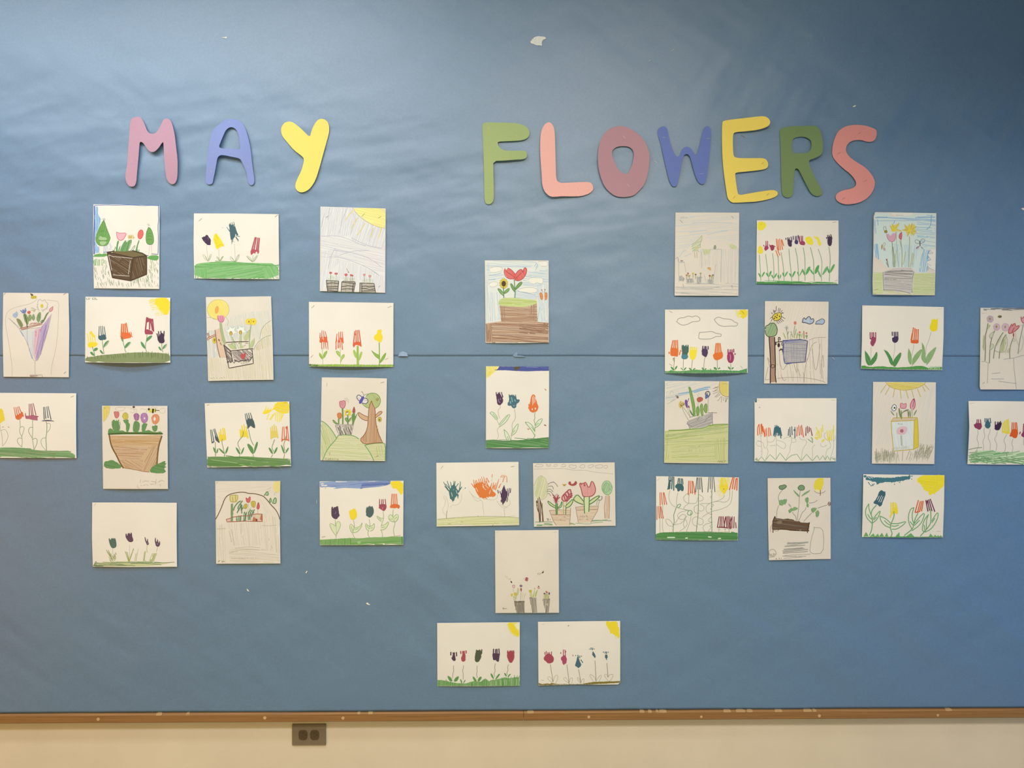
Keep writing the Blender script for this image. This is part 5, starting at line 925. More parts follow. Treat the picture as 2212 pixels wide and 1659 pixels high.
d.part('flower', 'purple splashed flower').F('553b4c', "1500 770 1535 710 1550 675 1575 720 1590 790 1620 800 1625 870 1600 960 1560 1030 1520 1070 1500 1000 1480 900", 1, .6).L('553b4c', 2.4, "1500 900 1460 790/1530 740 1552 672/1610 900 1620 740/1640 860 1660 730/1680 820 1690 735/1430 830 1415 770/1610 1010 1625 920/1525 1070 1520 1000/1490 1020 1485 980/1650 820 1640 900", 0, .5).F('8a6488', "1640 800 1660 790 1640 880 1625 860", 1).sub('stem').L('c0b494', .7, "1395 990 1450 1080 1550 1160 1660 1090 1690 1020 1640 960/1555 1160 1550 1200 1565 1330/1480 1060 1520 1100 1600 1120")
d.part('paint_speck').F('4c6e66', "718 730 738 708 742 725 725 742/680 760 694 756 694 764", 0)
d.staples("215 312 262 258/1690 278 1768 260")

d = draw('drawing of tulips in two pots between a bushy tree and a round tree', (1140, 980, 1350, 1150), 2049, "110 200 900 195 1832 183 1842 800 1852 1520 1000 1530 130 1540 120 900", dict(c=.002))
d.part('cloud_row').L('a6978a', .8, "150 270 200 215 270 240 300 215 330 270 240 280 150 270/395 220 440 250 490 215 480 270 400 265 395 220/555 240 600 215 640 250 580 270 540 265/710 240 760 215 810 240 780 275 700 280/880 240 930 230 970 250 1030 240 1010 310 940 315 870 280 880 240/1100 260 1150 225 1210 240 1200 300 1120 300 1090 275/1270 260 1330 230 1400 235 1350 300 1270 290/1430 250 1500 235 1560 230 1590 260 1560 305 1420 300 1430 250/1600 260 1650 245 1690 260 1660 320 1600 290").L('b3a694', .8, "125 325 500 318 700 312 850 325 1000 355 1200 345 1350 380 1500 400 1800 425")
d.part('tree', 'pale olive bushy tree').F('d5c99a', "130 680 190 560 220 490 290 455 350 500 390 600 440 660 410 780 420 870 360 940 290 975 200 960 150 900 125 800", 1).H('b9b078', "140 680 220 500 300 465 390 600 430 680 400 850 290 960 160 900", 105, 3.6, 1.2, .5).L('b0a484', .8, "130 680 170 580 215 500 290 455 320 490 380 520 395 610 435 650 410 780 420 870 360 940 280 980").sub('branch').L('84786a', 1.3, "430 640 480 610 540 595 600 640 630 695/440 690 500 680 530 700 540 745/410 770 460 740 520 780 530 805/400 800 480 790 530 860 580 910/420 840 460 840 480 890/540 605 545 590/510 610 512 598").sub('trunk').H('6a4a2a', "215 960 280 975 320 1110 330 1430 250 1440 235 1240 180 1000", 87, 2.4, 2.0, .2, .05).L('5f4122', 1.5, "215 940 225 1100 250 1450/180 1000 200 1160 240 1260/240 920 300 1100 330 1430")
d.part('tree', 'round green scribble tree').F('b3c094', "1560 680 1580 610 1660 565 1740 590 1785 680 1770 800 1720 870 1660 880 1590 820 1555 760", 1).H('7fa564', "1565 680 1660 570 1780 680 1760 820 1660 875 1570 780", 60, 3.2, 1.4, .4).H('6b9a55', "1620 640 1720 620 1750 750 1670 840 1600 760", 110, 4, 1.3, .4).ring('79a062', 1.2, 1672, 720, 108, 150, -5).ring('79a062', 1.0, 1660, 715, 60, 100, 5).sub('trunk').F('d9b896', "1640 890 1720 880 1725 1100 1715 1370 1625 1365 1610 1120", 0).H('bd8c68', "1640 890 1720 880 1715 1370 1625 1365", 89, 3, 1.2, .4).L('a97c5c', .9, "1640 890 1630 1000 1610 1130 1625 1365/1720 885 1725 1100 1715 1370", 0)
d.part('grass').H('7fa06a', "1350 1400 1800 1380 1830 1420 1740 1480 1310 1490", -8, 4, 2.0, .4, .3).H('6f945a', "180 1490 520 1460 530 1520 180 1520", 4, 2.8, 2.0, .3).H('8f9a5e', "620 1460 940 1450 1000 1490 620 1500", 3, 3.2, 2.0, .35).H('7fa06a', "920 1480 1330 1450 1330 1490 930 1505", 0, 3.6, 1.8, .4).L('6f8a58', 1.2, "1340 1410 1500 1400 1760 1415/160 1440 350 1435 520 1440")
d.part('flower_pot', 'reddish striped pot').F('dcbd98', "455 1195 910 1160 880 1510 600 1510 540 1400", 0).H('bd8d6c', "460 1200 905 1170 890 1440 560 1440", 3, 3.8, 1.0, .45, .2).L('9a7a5c', 1.0, "455 1195 540 1420 600 1510/905 1140 900 1300 880 1510/455 1195 700 1185/490 1285 900 1280", 0)
d.part('flower_pot', 'wide striped pot').F('dcbd98', "1010 1130 1490 1100 1480 1200 1330 1440 1060 1460 1040 1300", 0).H('bd8d6c', "1015 1135 1485 1105 1400 1300 1320 1430 1060 1440", 0, 4.2, 1.0, .45, .2).L('9a7a5c', 1.0, "1010 1130 1035 1280 1065 1440/1010 1130 1180 1110 1490 1105/1490 1105 1470 1200 1330 1450/1035 1195 1470 1170", 0)
d.part('tulip', 'small dark red tulip').F('dba79a', "545 960 560 920 615 835 640 880 650 960 610 1050 570 1030", 1).L('9c4448', 2.2, "530 870 580 920 600 980/540 920 580 960 605 1040/650 880 610 940 600 1030/675 920 630 950 610 1000/555 910 600 1045/640 880 600 1040", 1).L('a8847c', .8, "560 920 615 835 650 890/545 960 560 1020 600 1055 650 1000").sub('stem').F('8aa06a', "588 1050 632 1050 630 1275 592 1285", 0).L('54783e', 1.8, "592 1050 598 1285/628 1050 620 1275", 0).F('c9c788', "420 1000 450 1000 520 1060 585 1110 585 1145 520 1120 450 1060/640 1140 690 1090 710 1010 728 1010 720 1110 680 1155", 1).L('54783e', 1.6, "585 1110 500 1050 430 995 418 1010 460 1080 585 1148/635 1135 690 1090 715 1010 728 1012 715 1120 640 1155")
d.part('tulip', 'crossed red tulip').F('dca99a', "720 930 740 870 830 790 895 740 915 820 920 900 880 970 800 1010 740 990", 1).L('a8474a', 2.4, "720 960 725 900 790 830 895 735 915 820 915 900 820 1010/720 960 760 1005 820 990 830 920 800 860/830 800 870 860 850 940/780 850 830 920/840 910 910 890 940 875/760 870 790 980/850 820 870 880/880 930 930 910/870 860 935 840").sub('stem').L('a8a25c', 1.4, "755 1015 750 1280/815 1010 800 1285/750 1100 800 1105", 0).L('54783e', 1.6, "805 1100 800 1285").F('c9c788', "810 1090 860 1040 920 970 955 950 945 1020 900 1110 810 1145", 1).L('54783e', 1.7, "810 1090 870 1030 960 945 950 1020 900 1105 810 1148")
d.part('tulip', 'big pink tulip with a red outline').F('dd9688', "1095 640 1100 620 1140 620 1180 640 1215 600 1240 640 1265 700 1300 710 1325 640 1345 580 1385 610 1420 700 1430 780 1400 860 1330 905 1180 912 1155 880 1130 760", 1).H('cf7a70', "1110 640 1240 650 1300 720 1350 600 1420 720 1400 850 1190 900 1140 760", 88, 4, 1.1, .45).L('a0403c', 1.7, "1130 625 1100 620 1090 650 1130 750 1150 860 1175 910 1330 905 1405 855 1432 770 1415 680 1380 600 1345 580 1325 630 1305 705 1270 705 1245 640 1215 598 1190 620 1185 670 1205 685 1210 650/1140 640 1160 620 1190 625/1130 660 1115 630").sub('stem').F('d3cf96', "1190 915 1300 910 1290 1220 1195 1255", 0).L('54783e', 2.0, "1188 915 1185 1000 1198 1255/1298 910 1295 1050 1288 1220", 0).F('cfcb8e', "975 940 1035 860 1080 890 1170 985 1170 1070 1060 1040 975 980/1310 990 1400 930 1490 885 1520 900 1490 930 1400 1010 1310 1060", 1).L('54783e', 1.9, "970 940 1035 860 1090 900 1170 1000/970 940 975 985 1060 1035 1165 1072/1305 1000 1400 930 1490 885 1522 900 1470 950 1390 1020 1290 1075").E('54783e', 1506, 905, 14, 16)
d.part('butterfly', 'dark red moth').F('a94a44', "852 620 870 590 900 580 915 620 920 645 955 635 980 620 1000 575 1030 585 1042 620 1020 660 980 675 945 680 900 668 865 650", 1)
d.part('insect', 'yellow bug').F('c4a03e', "725 630 760 650 820 630 790 680 760 685 735 660", 1).L('8a5a2a', 1.3, "760 660 780 670", 0)
d.part('flower_bud').L('9a8878', 1.0, "1445 1085 1460 1000 1500 960 1540 985 1560 940 1570 900/1480 1090 1510 1000/1490 960 1500 990 1530 990/1540 910 1560 890 1575 920 1560 970")
d.part('signature').L('8a7a68', .9, "400 1370 440 1370/420 1370 418 1410/440 1380 430 1410/480 1375 465 1405/690 1380 700 1400/1110 1310 1130 1330/1150 1300 1165 1340/1185 1310 1200 1335/1230 1300 1260 1340/1240 1380 1270 1390/1090 1380 1110 1390/760 1330 790 1340", 0)
d.flush()

d = draw('mostly blank drawing of three small dark flower pots and flying bees at the bottom', (1050, 1130, 1230, 1340), 1422, "152 125 700 120 1238 115 1245 1530 700 1532 160 1535 155 800")
for nm, boxp, rim in (('dark ribbed pot', "480 1335 655 1330 655 1530 520 1530", "470 1330 655 1325 655 1350 475 1355"), ('dark ribbed pot', "738 1270 865 1270 868 1528 790 1530", "738 1270 868 1270 866 1290 740 1292"), ('dark ribbed pot', "965 1305 1098 1295 1070 1525 1015 1528", "965 1290 1098 1290 1096 1308 968 1310")):
    d.part('flower_pot', nm).F('a3937c' if '480' in boxp else 'bfae94', boxp, 0).H('62523e', boxp, 86 if '965' not in boxp else 96, 2.2 if '480' in boxp else 3.4, 1.5, .3, .08).H('62523e', rim, 2, 1.6, 1.2, .2)
d.part('flower', 'pink heart flower').F('e0b8a4', "450 1060 470 1055 492 1060 490 1090 470 1110 450 1090", 1).L('c07068', 1.0, "450 1062 470 1058 492 1060 490 1090 472 1112 452 1090 450 1062").sub('stem').L('b0a478', .7, "465 1115 465 1175/480 1250 475 1320", 0)
d.part('flower', 'yellow double flower').F('cdb23e', "420 1210 450 1200 460 1230 440 1258 425 1240/470 1190 500 1175 525 1200 515 1245 480 1245", 1, .3).sub('stem').L('aaa760', 1.1, "495 1250 505 1320/540 1110 530 1190 510 1290/560 1120 540 1230/470 1250 480 1320", 0)
d.part('flower', 'red bud').F('a8564a', "596 1095 615 1130 605 1165 590 1165 580 1130", 1).F('8f7484', "570 1055 595 1060 620 1050 620 1085 595 1095 572 1085", 1).L('6f5468', .9, "590 1040 595 1090/575 1060 615 1080", 0).sub('stem').L('9c9860', .9, "598 1168 595 1230 588 1310", 0).L('c4b88c', .8, "630 1180 620 1310/680 1190 640 1310/660 1200 650 1250", 0)
d.part('flower', 'yellow tulips').F('c9a83e', "725 1140 745 1145 765 1135 782 1145 778 1185 740 1190/818 1110 830 1102 840 1120 828 1145", 1).sub('stem').F('b3b256', "745 1190 755 1190 765 1265 752 1265/770 1185 780 1185 790 1265 775 1265/825 1145 832 1145 815 1265 795 1265", 0)
d.part('flower', 'pink bud with a dark bee').F('dcA094', "880 1090 900 1085 915 1100 900 1120 882 1115", 1).F('4f2f2a', "885 1075 900 1068 910 1085 895 1095", 1).L('b0605c', .8, "880 1090 885 1118 905 1120 918 1095").sub('stem').F('b0b458', "870 1140 885 1130 865 1200 850 1265 835 1265 835 1200", 1)
d.part('flower', 'purple and red buds').E('6f5468', 995, 1202, 15, 15).F('b85c50', "1015 1160 1025 1150 1045 1180 1060 1170 1062 1190 1020 1190", 1).F('654a62', "1065 1185 1085 1180 1092 1200 1080 1230 1065 1215", 1).sub('stem').L('aaa760', 1.6, "993 1225 990 1290/1015 1210 1015 1290/1030 1190 1025 1290/1045 1200 1055 1290/1070 1235 1062 1290", 0)
d.part('bee', 'black bee with a dotted trail').F('4a4232', "415 990 430 985 448 1010 440 1025 425 1020", 1).L('b3a084', .7, "330 895 340 920/350 930 360 920/375 945 385 955/400 955 420 945/405 960 415 970", 0)
d.part('bee', 'small bee flying right').F('5a5438', "945 850 965 825 988 822 985 845 960 858", 1).L('a89878', .7, "875 855 885 880 940 860/880 865 900 850/910 850 930 855/978 800 978 822", 0)
d.part('butterfly', 'red square butterfly').F('b8706c', "672 930 690 922 722 935 718 965 705 998 680 985 662 980", 0).L('934a4a', 1.1, "680 940 715 945/672 965 712 975/690 930 685 985", 0).L('a89878', .7, "645 940 655 945/640 950 650 950", 0)
d.part('signature').L('95836a', 1.0, "288 1440 290 1465/300 1450 310 1465/320 1450 325 1465/335 1455 355 1462/288 1465 300 1465", 0)
d.staples("170 155 215 138/1140 155 1205 148", 'staple')
d.flush()

d = paint('painting of five tulip prints on wavy stems in tall green grass', (930, 1330, 1140, 1500), 2049, "140 152 900 145 1882 135 1880 800 1882 1478 1000 1485 145 1485", dict(bm=.003))
d.part('sun').F('ead06a', "1600 145 1880 138 1875 440 1830 455 1760 430 1690 360 1640 280", 1).F('Y', "1630 150 1740 148 1790 260 1860 360 1870 430 1810 420 1720 350 1660 250", 1, .4).F('efe0a8', "1760 170 1870 165 1870 330 1800 240", 1)
d.part('grass', 'tall green marker grass').F('7da35a', "145 1360 200 1352 330 1370 420 1400 550 1420 650 1430 750 1425 860 1390 920 1375 1060 1390 1120 1340 1160 1325 1200 1350 1230 1380 1300 1350 1380 1345 1450 1330 1550 1300 1700 1320 1770 1290 1875 1300 1880 1475 145 1480", 0, .5).H('5f8c46', "145 1365 330 1375 550 1425 750 1430 1060 1395 1160 1330 1230 1385 1450 1335 1700 1320 1875 1300 1880 1475 145 1480", 90, 2.6, 1.7, .3, .1, 1, 4, 0).H('b5c084', "1230 1390 1880 1320 1880 1470 1230 1470", 90, 6.5, 1.0, .3, .2).L('5f8c46', 1.2, "1770 1300 1768 1255/1820 1300 1830 1265/1860 1300 1872 1270/1640 1310 1645 1270/1690 1320 1700 1290/330 1370 325 1345", 0)
for nm, col, blob, tin, st, lf in (
    ('purple tulip print', '5c3d4b', "460 860 475 790 500 780 520 860 530 900 535 935 510 962 470 950 435 890", "428 830 430 770/478 810 478 780/503 810 504 780/550 850 545 775", "488 1050 480 1100 492 1150 470 1230 465 1320", "350 1275 380 1268 440 1310 470 1390 400 1385/480 1390 520 1310 580 1272 605 1290 560 1390"),
    ('red tulip print', 'b04c52', "670 830 680 750 715 745 735 830 740 900 735 950 690 975 655 960 640 890", "640 800 635 750/680 790 680 750/710 790 710 748/750 790 748 738", "698 1050 690 1110 675 1150 690 1230 685 1340", "620 1340 640 1335 670 1390 660 1440 640 1410/690 1400 730 1345 742 1360 700 1430"),
    ('olive green tulip print', '54573c', "945 800 960 725 1000 730 1050 720 1070 760 1068 830 1075 880 1000 995 930 955 935 860", "1075 800 1080 715/970 760 970 725/1030 760 1035 722", "985 1055 975 1120 985 1170 970 1220 985 1310", "880 1290 910 1280 960 1340 980 1390 920 1380/985 1390 1010 1310 1060 1278 1085 1300 1040 1385"),
    ('dark plum tulip print', '573c49', "1300 800 1340 790 1400 790 1455 800 1450 880 1440 960 1415 980 1370 930 1330 945 1305 880", "1325 830 1327 705/1372 820 1372 712/1405 820 1400 705/1450 830 1440 700", "1365 1010 1350 1090 1365 1160 1335 1230 1355 1285", "1260 1220 1290 1215 1330 1290 1340 1350 1280 1290/1360 1350 1390 1280 1450 1215 1468 1240 1400 1330"),
    ('broad red tulip print', 'a8474b', "1610 850 1620 780 1660 745 1720 745 1765 780 1770 880 1740 950 1715 995 1670 995 1640 950", "1622 790 1628 740/1680 780 1680 738/1720 780 1718 738/1758 790 1750 738", "1648 1030 1620 1090 1635 1150 1605 1210 1618 1245", "1545 1210 1570 1205 1610 1260 1600 1290 1570 1260/1620 1290 1650 1240 1690 1220 1690 1245 1640 1290")):
    d.part('flower', nm).F(col, blob, 1, .35).L(col, 2.6, tin, 0).sub('stem').L('77694c', .8, st).sub('leaf').F('63904c', lf, 2)
d.flush()

d = paint('painting of two red and three teal prints on heart-leaf stems above an ochre edge', (1140, 1330, 1350, 1500), 2049, "215 128 1000 118 1948 108 1950 800 1948 1410 1900 1450 1000 1450 500 1462 225 1468", dict(c=.002))
d.part('sun').F('Y', "1630 130 1700 115 1740 140 1780 112 1890 120 1895 200 1935 290 1920 360 1930 480 1880 440 1830 410 1780 370 1740 390 1730 310 1680 250", 1, .8).L('e8d06c', 1.5, "1840 420 1860 480/1880 430 1900 480/1920 330 1940 450", 0)
d.part('ground_edge', 'ochre strip').F('86702e', "222 1415 300 1440 420 1425 470 1440 500 1415 590 1440 800 1440 1150 1440 1200 1425 1400 1395 1700 1385 1945 1378 1945 1415 1700 1428 1250 1448 800 1448 500 1458 228 1464", 0, .4)
for nm, col, blob, tin, st, lf in (
    ('broad red flower print', 'a8484f', "335 890 360 850 400 810 440 790 490 820 530 850 552 900 545 960 500 1000 430 1010 380 960 345 940", "365 820 362 770/392 800 390 750/425 810 425 775/460 810 455 775/500 840 500 760", "475 1025 500 1180 525 1330 535 1400", "520 1400 440 1360 412 1300 450 1280 500 1320 530 1390/540 1380 560 1290 610 1240 640 1280 620 1370 580 1430"),
    ('narrow pink-red flower print', 'b04a5c', "700 870 740 850 770 830 800 850 825 900 822 960 815 1005 780 1010 768 1050 735 1010 725 960 695 930", "750 870 750 720/795 870 785 720/697 800 697 775/800 770 803 750", "825 1030 845 1200 865 1320 868 1430", "860 1420 780 1370 750 1320 790 1295 840 1350 865 1420/875 1410 890 1340 930 1300 950 1330 930 1430"),
    ('teal pear-shaped flower print', '4c6668', "1040 880 1055 840 1075 850 1080 920 1110 990 1135 1035 1100 1085 1065 1105 1030 1075 998 1060 1005 1010 1020 970", "1060 870 1058 830/1012 845 1012 835/1097 890 1098 845/1135 860 1137 850/1120 930 1160 990", "1070 1130 1100 1280 1120 1420", "1110 1420 1050 1350 1042 1300 1080 1310 1115 1410/1125 1400 1150 1340 1185 1325 1190 1370 1170 1430"),
    ('slanted teal flower print', '4c6668', "1360 800 1375 740 1390 770 1420 810 1432 870 1415 900 1390 860 1360 830", "1333 712 1336 675/1362 720 1372 680/1300 705 1300 700/1400 705 1402 698", "1415 950 1430 1150 1440 1380", "1385 1385 1320 1290 1305 1240 1350 1240 1420 1310 1435 1370/1450 1370 1500 1280 1550 1240 1550 1300 1500 1385"),
    ('small teal flower print', '4c6668', "1620 880 1635 800 1660 830 1675 810 1690 880 1668 895 1670 955 1645 900", "1593 775 1596 760/1632 790 1634 760/1660 800 1662 760/1697 775 1698 765", "1670 1000 1680 1150 1692 1300", "1690 1370 1630 1290 1612 1240 1660 1225 1690 1300/1695 1290 1730 1240 1800 1230 1795 1290 1750 1360 1700 1385")):
    d.part('flower', nm).F(col, blob, 1, .35).L(col, 1.9, tin, 0).sub('stem').L('7d7654', 1.0, st).L('a59a78', .7, lf)
d.part('paint_speck').F('7a7468', "840 230 850 205 880 200 862 218", 0)
d.part('paint_speck').F('c46a62', "938 825 950 818 968 850 955 858", 0)
d.staples("285 182 345 165/278 1352 350 1360", 'staple')

# ===== right group =====
d = draw('faint grey pencil drawing of flower pots by a wall with a small fir tree', (1440, 445, 1620, 655), 1422, "150 112 700 110 1238 114 1232 800 1225 1532 600 1530 135 1528 142 800", dict(bl=.004, br=.003))
d.part('sky').H('cfc8bc', "160 130 1225 130 1225 600 700 600 600 480 300 800 150 860", -6, 5, 1.4, .6, .3).H('c6c2b6', "220 860 320 640 600 480 640 500 380 700 240 880", 118, 6, 1.2, .6, .3).L('c4c0b6', 1.2, "700 495 820 455 960 425 1050 415/390 450 560 430 690 410/430 290 700 280 1130 290/230 860 260 790 330 750/300 860 420 810")
d.part('wall').H('c9beac', "560 740 930 740 1230 720 1220 1320 820 1320 820 1000 560 1040", 90, 3.6, .9, .6, .2).L('b3aa9a', .8, "595 780 595 1060/600 740 940 740/935 730 925 1300/840 990 800 1250/640 1180 680 1310")
d.part('post').L('b3aa9a', .8, "205 890 210 1300/300 950 330 1130")
d.part('ground').H('c0b4a2', "150 1320 1220 1320 1220 1520 145 1510", 3, 3.6, 1.3, .5, .2).L('b0a594', .9, "330 1325 500 1330 680 1330 820 1325/400 1400 700 1420 900 1380/250 1480 400 1500")
d.part('tree', 'small leaning fir tree').F('d3caa2', "600 505 605 560 580 640 580 710 540 740 550 780 480 770 440 770 430 700 480 640 540 580", 1).L('aaa77c', 1.0, "600 505 540 580 430 660/590 600 500 630 430 690/600 505 605 570 570 650 580 710/580 650 520 690 430 730/560 700 480 740 440 780/520 740 550 785/510 760 470 770").F('d5c078', "490 690 530 690 520 740 490 740", 1).sub('trunk').L('cbb088', 1.6, "475 790 485 880/515 780 518 885", 0)
d.part('bush').F('d0c792', "615 740 680 735 755 740 740 800 710 840 690 810 650 840 630 790", 1).H('bdb878', "615 740 755 740 720 830 640 830", 70, 3, 1)
d.part('bush').F('d0c792', "1060 650 1120 645 1210 690 1200 730 1120 740 1070 690", 1).H('bdb878', "1060 650 1200 690 1120 735", 30, 3, 1)
d.part('bush').F('9a9478', "800 700 815 665 840 668 850 700 840 740 800 740", 1)
d.part('lamp').F('a88478', "225 950 240 925 270 922 290 945", 1).L('a0a4a8', 1.0, "190 870 200 970 300 960/150 900 190 870")
d.part('cloud').F('d2a064', "685 1060 710 1042 750 1048 760 1085 750 1102 720 1085", 1)
for boxp, fl in (("215 1190 260 1185 305 1240 290 1280 210 1275", ''), ("335 1245 455 1235 465 1310 340 1310", "365 1150 a5604e/340 1180 b8743e/390 1190 b59a4a"), ("515 1205 600 1205 590 1325 520 1325", "450 1150 d2ac3a/580 1150 9a9a70/495 1170 8a6a4e"), ("690 1250 805 1260 795 1330 705 1330", "735 1190 a84e42/765 1200 b9b456/790 1180 8a6e50")):
    d.part('flower_pot').F('c2b5a2', boxp, 0).H('857a6c', boxp, 88, 2.6, 1.0, .4)
    if fl:
        for f in fl.split('/'):
            a, b, c = f.split()
            d.sub('flower').E(c, float(a), float(b), 16, 14).L('8f8458', 1.0, "%s %f %s %f" % (a, float(b) + 10, a, float(b) + 70), 0)
d.part('signature').L('b3a894', .8, "240 215 250 185 270 210 280 185/300 190 300 210/330 190 335 205 355 200", 0)
d.staples("228 240 270 282/1103 168 1145 208/275 1328 292 1385/1110 1348 1122 1405")
d.flush()

d = paint('painting of a row of tall flowers on long green stems with a round yellow sun', (1620, 460, 1830, 630), 2049, "148 155 900 154 1865 160 1872 800 1862 1500 1000 1500 135 1495 138 800", dict(c=.002))
d.part('sun', 'round yellow sun').F('f4d636', "160 200 230 178 300 190 345 240 330 310 260 370 190 365 158 330", 1, .3).F('dfc034', "190 245 270 225 250 245 200 255", 1)
d.part('grass', 'thin dark green grass strip').F('4f8a44', "140 1445 300 1450 500 1455 530 1440 900 1440 1080 1450 1300 1470 1480 1450 1840 1480 1840 1498 1000 1498 140 1498", 0, .4).H('7db070', "300 1430 1110 1420 1110 1460 300 1470/900 1460 1840 1450 1840 1490 900 1490", 0, 4, 1.2, .4, .3)
tul = [('yellow tulip print', 'f1d336', "165 800 180 700 230 690 270 760 280 810 250 860 205 868 170 840", "", "198 885 210 1050 222 1270 228 1430", "165 1270 195 1265 230 1330 235 1375 200 1340/235 1370 260 1290 300 1235 318 1250 290 1310"),
       ('pink-red tulip print', 'a84058', "305 720 330 690 370 690 400 740 370 770 330 805 300 770", "340 720 338 595/375 720 372 595/295 700 290 680", "330 870 365 1150 380 1270 400 1440", "330 1260 360 1260 390 1320 395 1365 350 1310/395 1360 410 1250 450 1215 460 1240 430 1320"),
       ('small crimson tulip print', 'a03c50', "418 690 440 675 480 670 515 700 515 760 480 798 440 790", "425 710 415 670/490 690 530 710", "475 850 495 1000 508 1200 500 1440", "445 1300 470 1300 495 1350 495 1390 460 1350/505 1380 520 1310 565 1260 575 1280 540 1350"),
       ('orange fork-print flower', 'e2703a', "565 760 580 740 610 760 605 800 580 785", "580 760 555 545/605 780 590 560/640 780 625 545/685 770 660 570/712 690 670 560/595 930 545 790/630 890 590 800", "590 900 600 1100 610 1300 612 1420", "575 1310 600 1300 620 1410 590 1380/620 1400 640 1300 660 1290 655 1350"),
       ('tall dark plum print', '4e354a', "790 640 800 560 830 550 880 590 885 700 850 718 810 690", "800 600 795 520/830 600 825 520/885 600 865 505/757 560 757 530", "655 830 700 1100 715 1250 718 1430", "680 1255 700 1250 720 1310 720 1360 690 1310/725 1360 740 1290 790 1225 805 1240 770 1310"),
       ('indigo tulip print', '473a5c', "940 600 960 570 1000 570 1020 610 1010 655 970 662 940 640", "915 560 912 490/960 590 958 490/990 590 988 490/1040 600 1015 470", "820 760 845 1050 870 1270 882 1430", "820 1270 850 1270 880 1330 885 1370 840 1320/885 1370 900 1280 945 1215 965 1235 930 1320"),
       ('crimson tulip print', 'a44056', "1045 620 1080 590 1130 590 1168 630 1155 680 1110 680 1045 660", "1050 620 1040 490/1085 610 1078 485/1110 610 1108 485", "955 740 1000 950 1020 1200 1028 1430", "985 1240 1010 1240 1035 1300 1030 1350/1035 1340 1070 1250 1110 1165 1120 1200 1070 1300"),
       ('broad yellow print', 'f2d536', "1160 550 1200 500 1270 500 1325 560 1330 660 1300 680 1220 650 1180 600", "", "1120 730 1155 900 1160 1100 1160 1430", "1095 1180 1120 1180 1160 1270 1165 1330 1120 1280/1165 1330 1190 1200 1240 1125 1278 1130 1260 1220"),
       ('slanted yellow print', 'f2d536', "1400 520 1440 500 1480 590 1505 650 1490 690 1440 680 1430 600", "1400 540 1350 495/1440 600 1390 500", "1275 725 1320 900 1345 1030 1345 1200 1355 1430", "1255 1190 1290 1190 1340 1270 1360 1310 1300 1270/1365 1310 1370 1180 1430 1095 1465 1100 1440 1220"),
       ('far right dark plum print', '4c3446', "1635 560 1650 500 1700 490 1735 530 1730 650 1690 708 1650 680 1630 620", "1640 520 1638 470/1672 510 1668 470/1730 540 1702 455/1620 540 1615 515", "1665 720 1695 930 1680 1250 1675 1440", "1615 1140 1650 1160 1680 1220 1680 1280 1640 1240/1685 1280 1700 1180 1760 1075 1795 1090 1760 1180")]
for nm, col, blob, tin, st, lf in tul:
    d.part('flower', nm).F(col, blob, 1, .3)
    if tin: d.L(col, 2.2, tin, 0, .2)
    d.sub('stem').L('7c9a66', 1.2, st).sub('leaf').F('5c9a50', lf, 2).H('86b878', lf, 120, 4, .7, .3, .3)
d.part('stem').L('8a9c70', 1.0, "1440 760 1500 930 1525 1080 1500 1300 1510 1440").sub('leaf').F('74a866', "1425 1180 1460 1230 1500 1330 1500 1370 1440 1290/1505 1340 1560 1200 1620 1120 1655 1130 1620 1220", 2)
d.staples("1738 202 1818 187/1790 1430 1850 1415")

d = draw('blue sky drawing of daffodils and tulips in a grey pot with butterflies', (1860, 445, 2040, 655), 1422, "240 105 700 110 1285 122 1278 800 1258 1525 700 1518 200 1512 195 1300 210 700 215 180", dict(lm=.004, tl=.006, bl=.008, bm=.005))
d.part('sky', 'blue crayon sky').F('d5d6cc', "240 115 500 115 480 155 600 180 870 150 880 115 1275 125 1270 720 1150 740 1130 1140 930 1140 880 1050 450 1060 300 880 220 830", 0).H('8cb0c2', "240 170 900 190 1180 150 1270 180 1270 300 900 260 500 240 240 250", 3, 3.4, 2.0, .5, .15).H('86acc0', "218 240 290 230 290 480 220 470", 85, 3, 1.9, .4).H('7fa9c0', "220 650 300 640 310 780 300 920 225 860", 86, 2.8, 2.0, .35).H('9dbac4', "950 240 1270 260 1270 720 1080 720 930 470", 6, 4, 1.8, .55, .2).H('86aec2', "1060 730 1150 760 1130 1130 960 1120 1010 950", 98, 3, 2.0, .4).H('b0c4c4', "520 640 1000 680 900 1040 520 1040", 95, 4, 1.8, .6, .2).L('6f9ab2', 1.3, "1140 1100 1140 820 1180 740 1240 810 1140 820/1140 860 1205 910 1120 940 1130 985 1190 1020/575 255 555 300/1200 160 1190 340 1120 400/240 200 450 190")
d.part('clouds').F('e8d9c6', "490 115 870 120 880 150 700 175 590 180/1170 740 1275 735 1265 1100 1200 1080 1140 1020 1120 950 1200 915 1150 860 1140 820 1240 810", 0).L('a8a29c', .8, "1130 980 1180 1010 1190 1020/1140 1050 1250 1100/590 155 720 160")
d.part('ground', 'light green ground').F('d3cd94', "205 1135 370 1140 370 1500 205 1505/900 1150 1265 1140 1258 1520 880 1510", 0).H('bfc176', "205 1140 370 1140 370 1400 205 1400/900 1150 1260 1150 1258 1510 885 1500", 2, 3.6, 1.6, .5, .15).H('c6c47c', "370 1440 900 1460 900 1510 205 1505 205 1400", 4, 3.6, 1.5, .5)
d.part('flower_pot', 'grey striped pot').F('cdbdaa', "375 1125 560 1060 850 1050 895 1130 870 1480 640 1470 400 1450", 0).H('8f8070', "400 1110 880 1100 870 1250 400 1260", 2, 3.4, 1.8, .35, .12).H('a8998a', "390 1250 870 1260 860 1460 400 1440", 4, 3.6, 1.4, .5, .15).L('8a7c70', 1.1, "375 1130 380 1300 390 1440/905 1120 880 1200 870 1480/420 1130 520 1105 850 1110/380 1430 650 1440 840 1490")
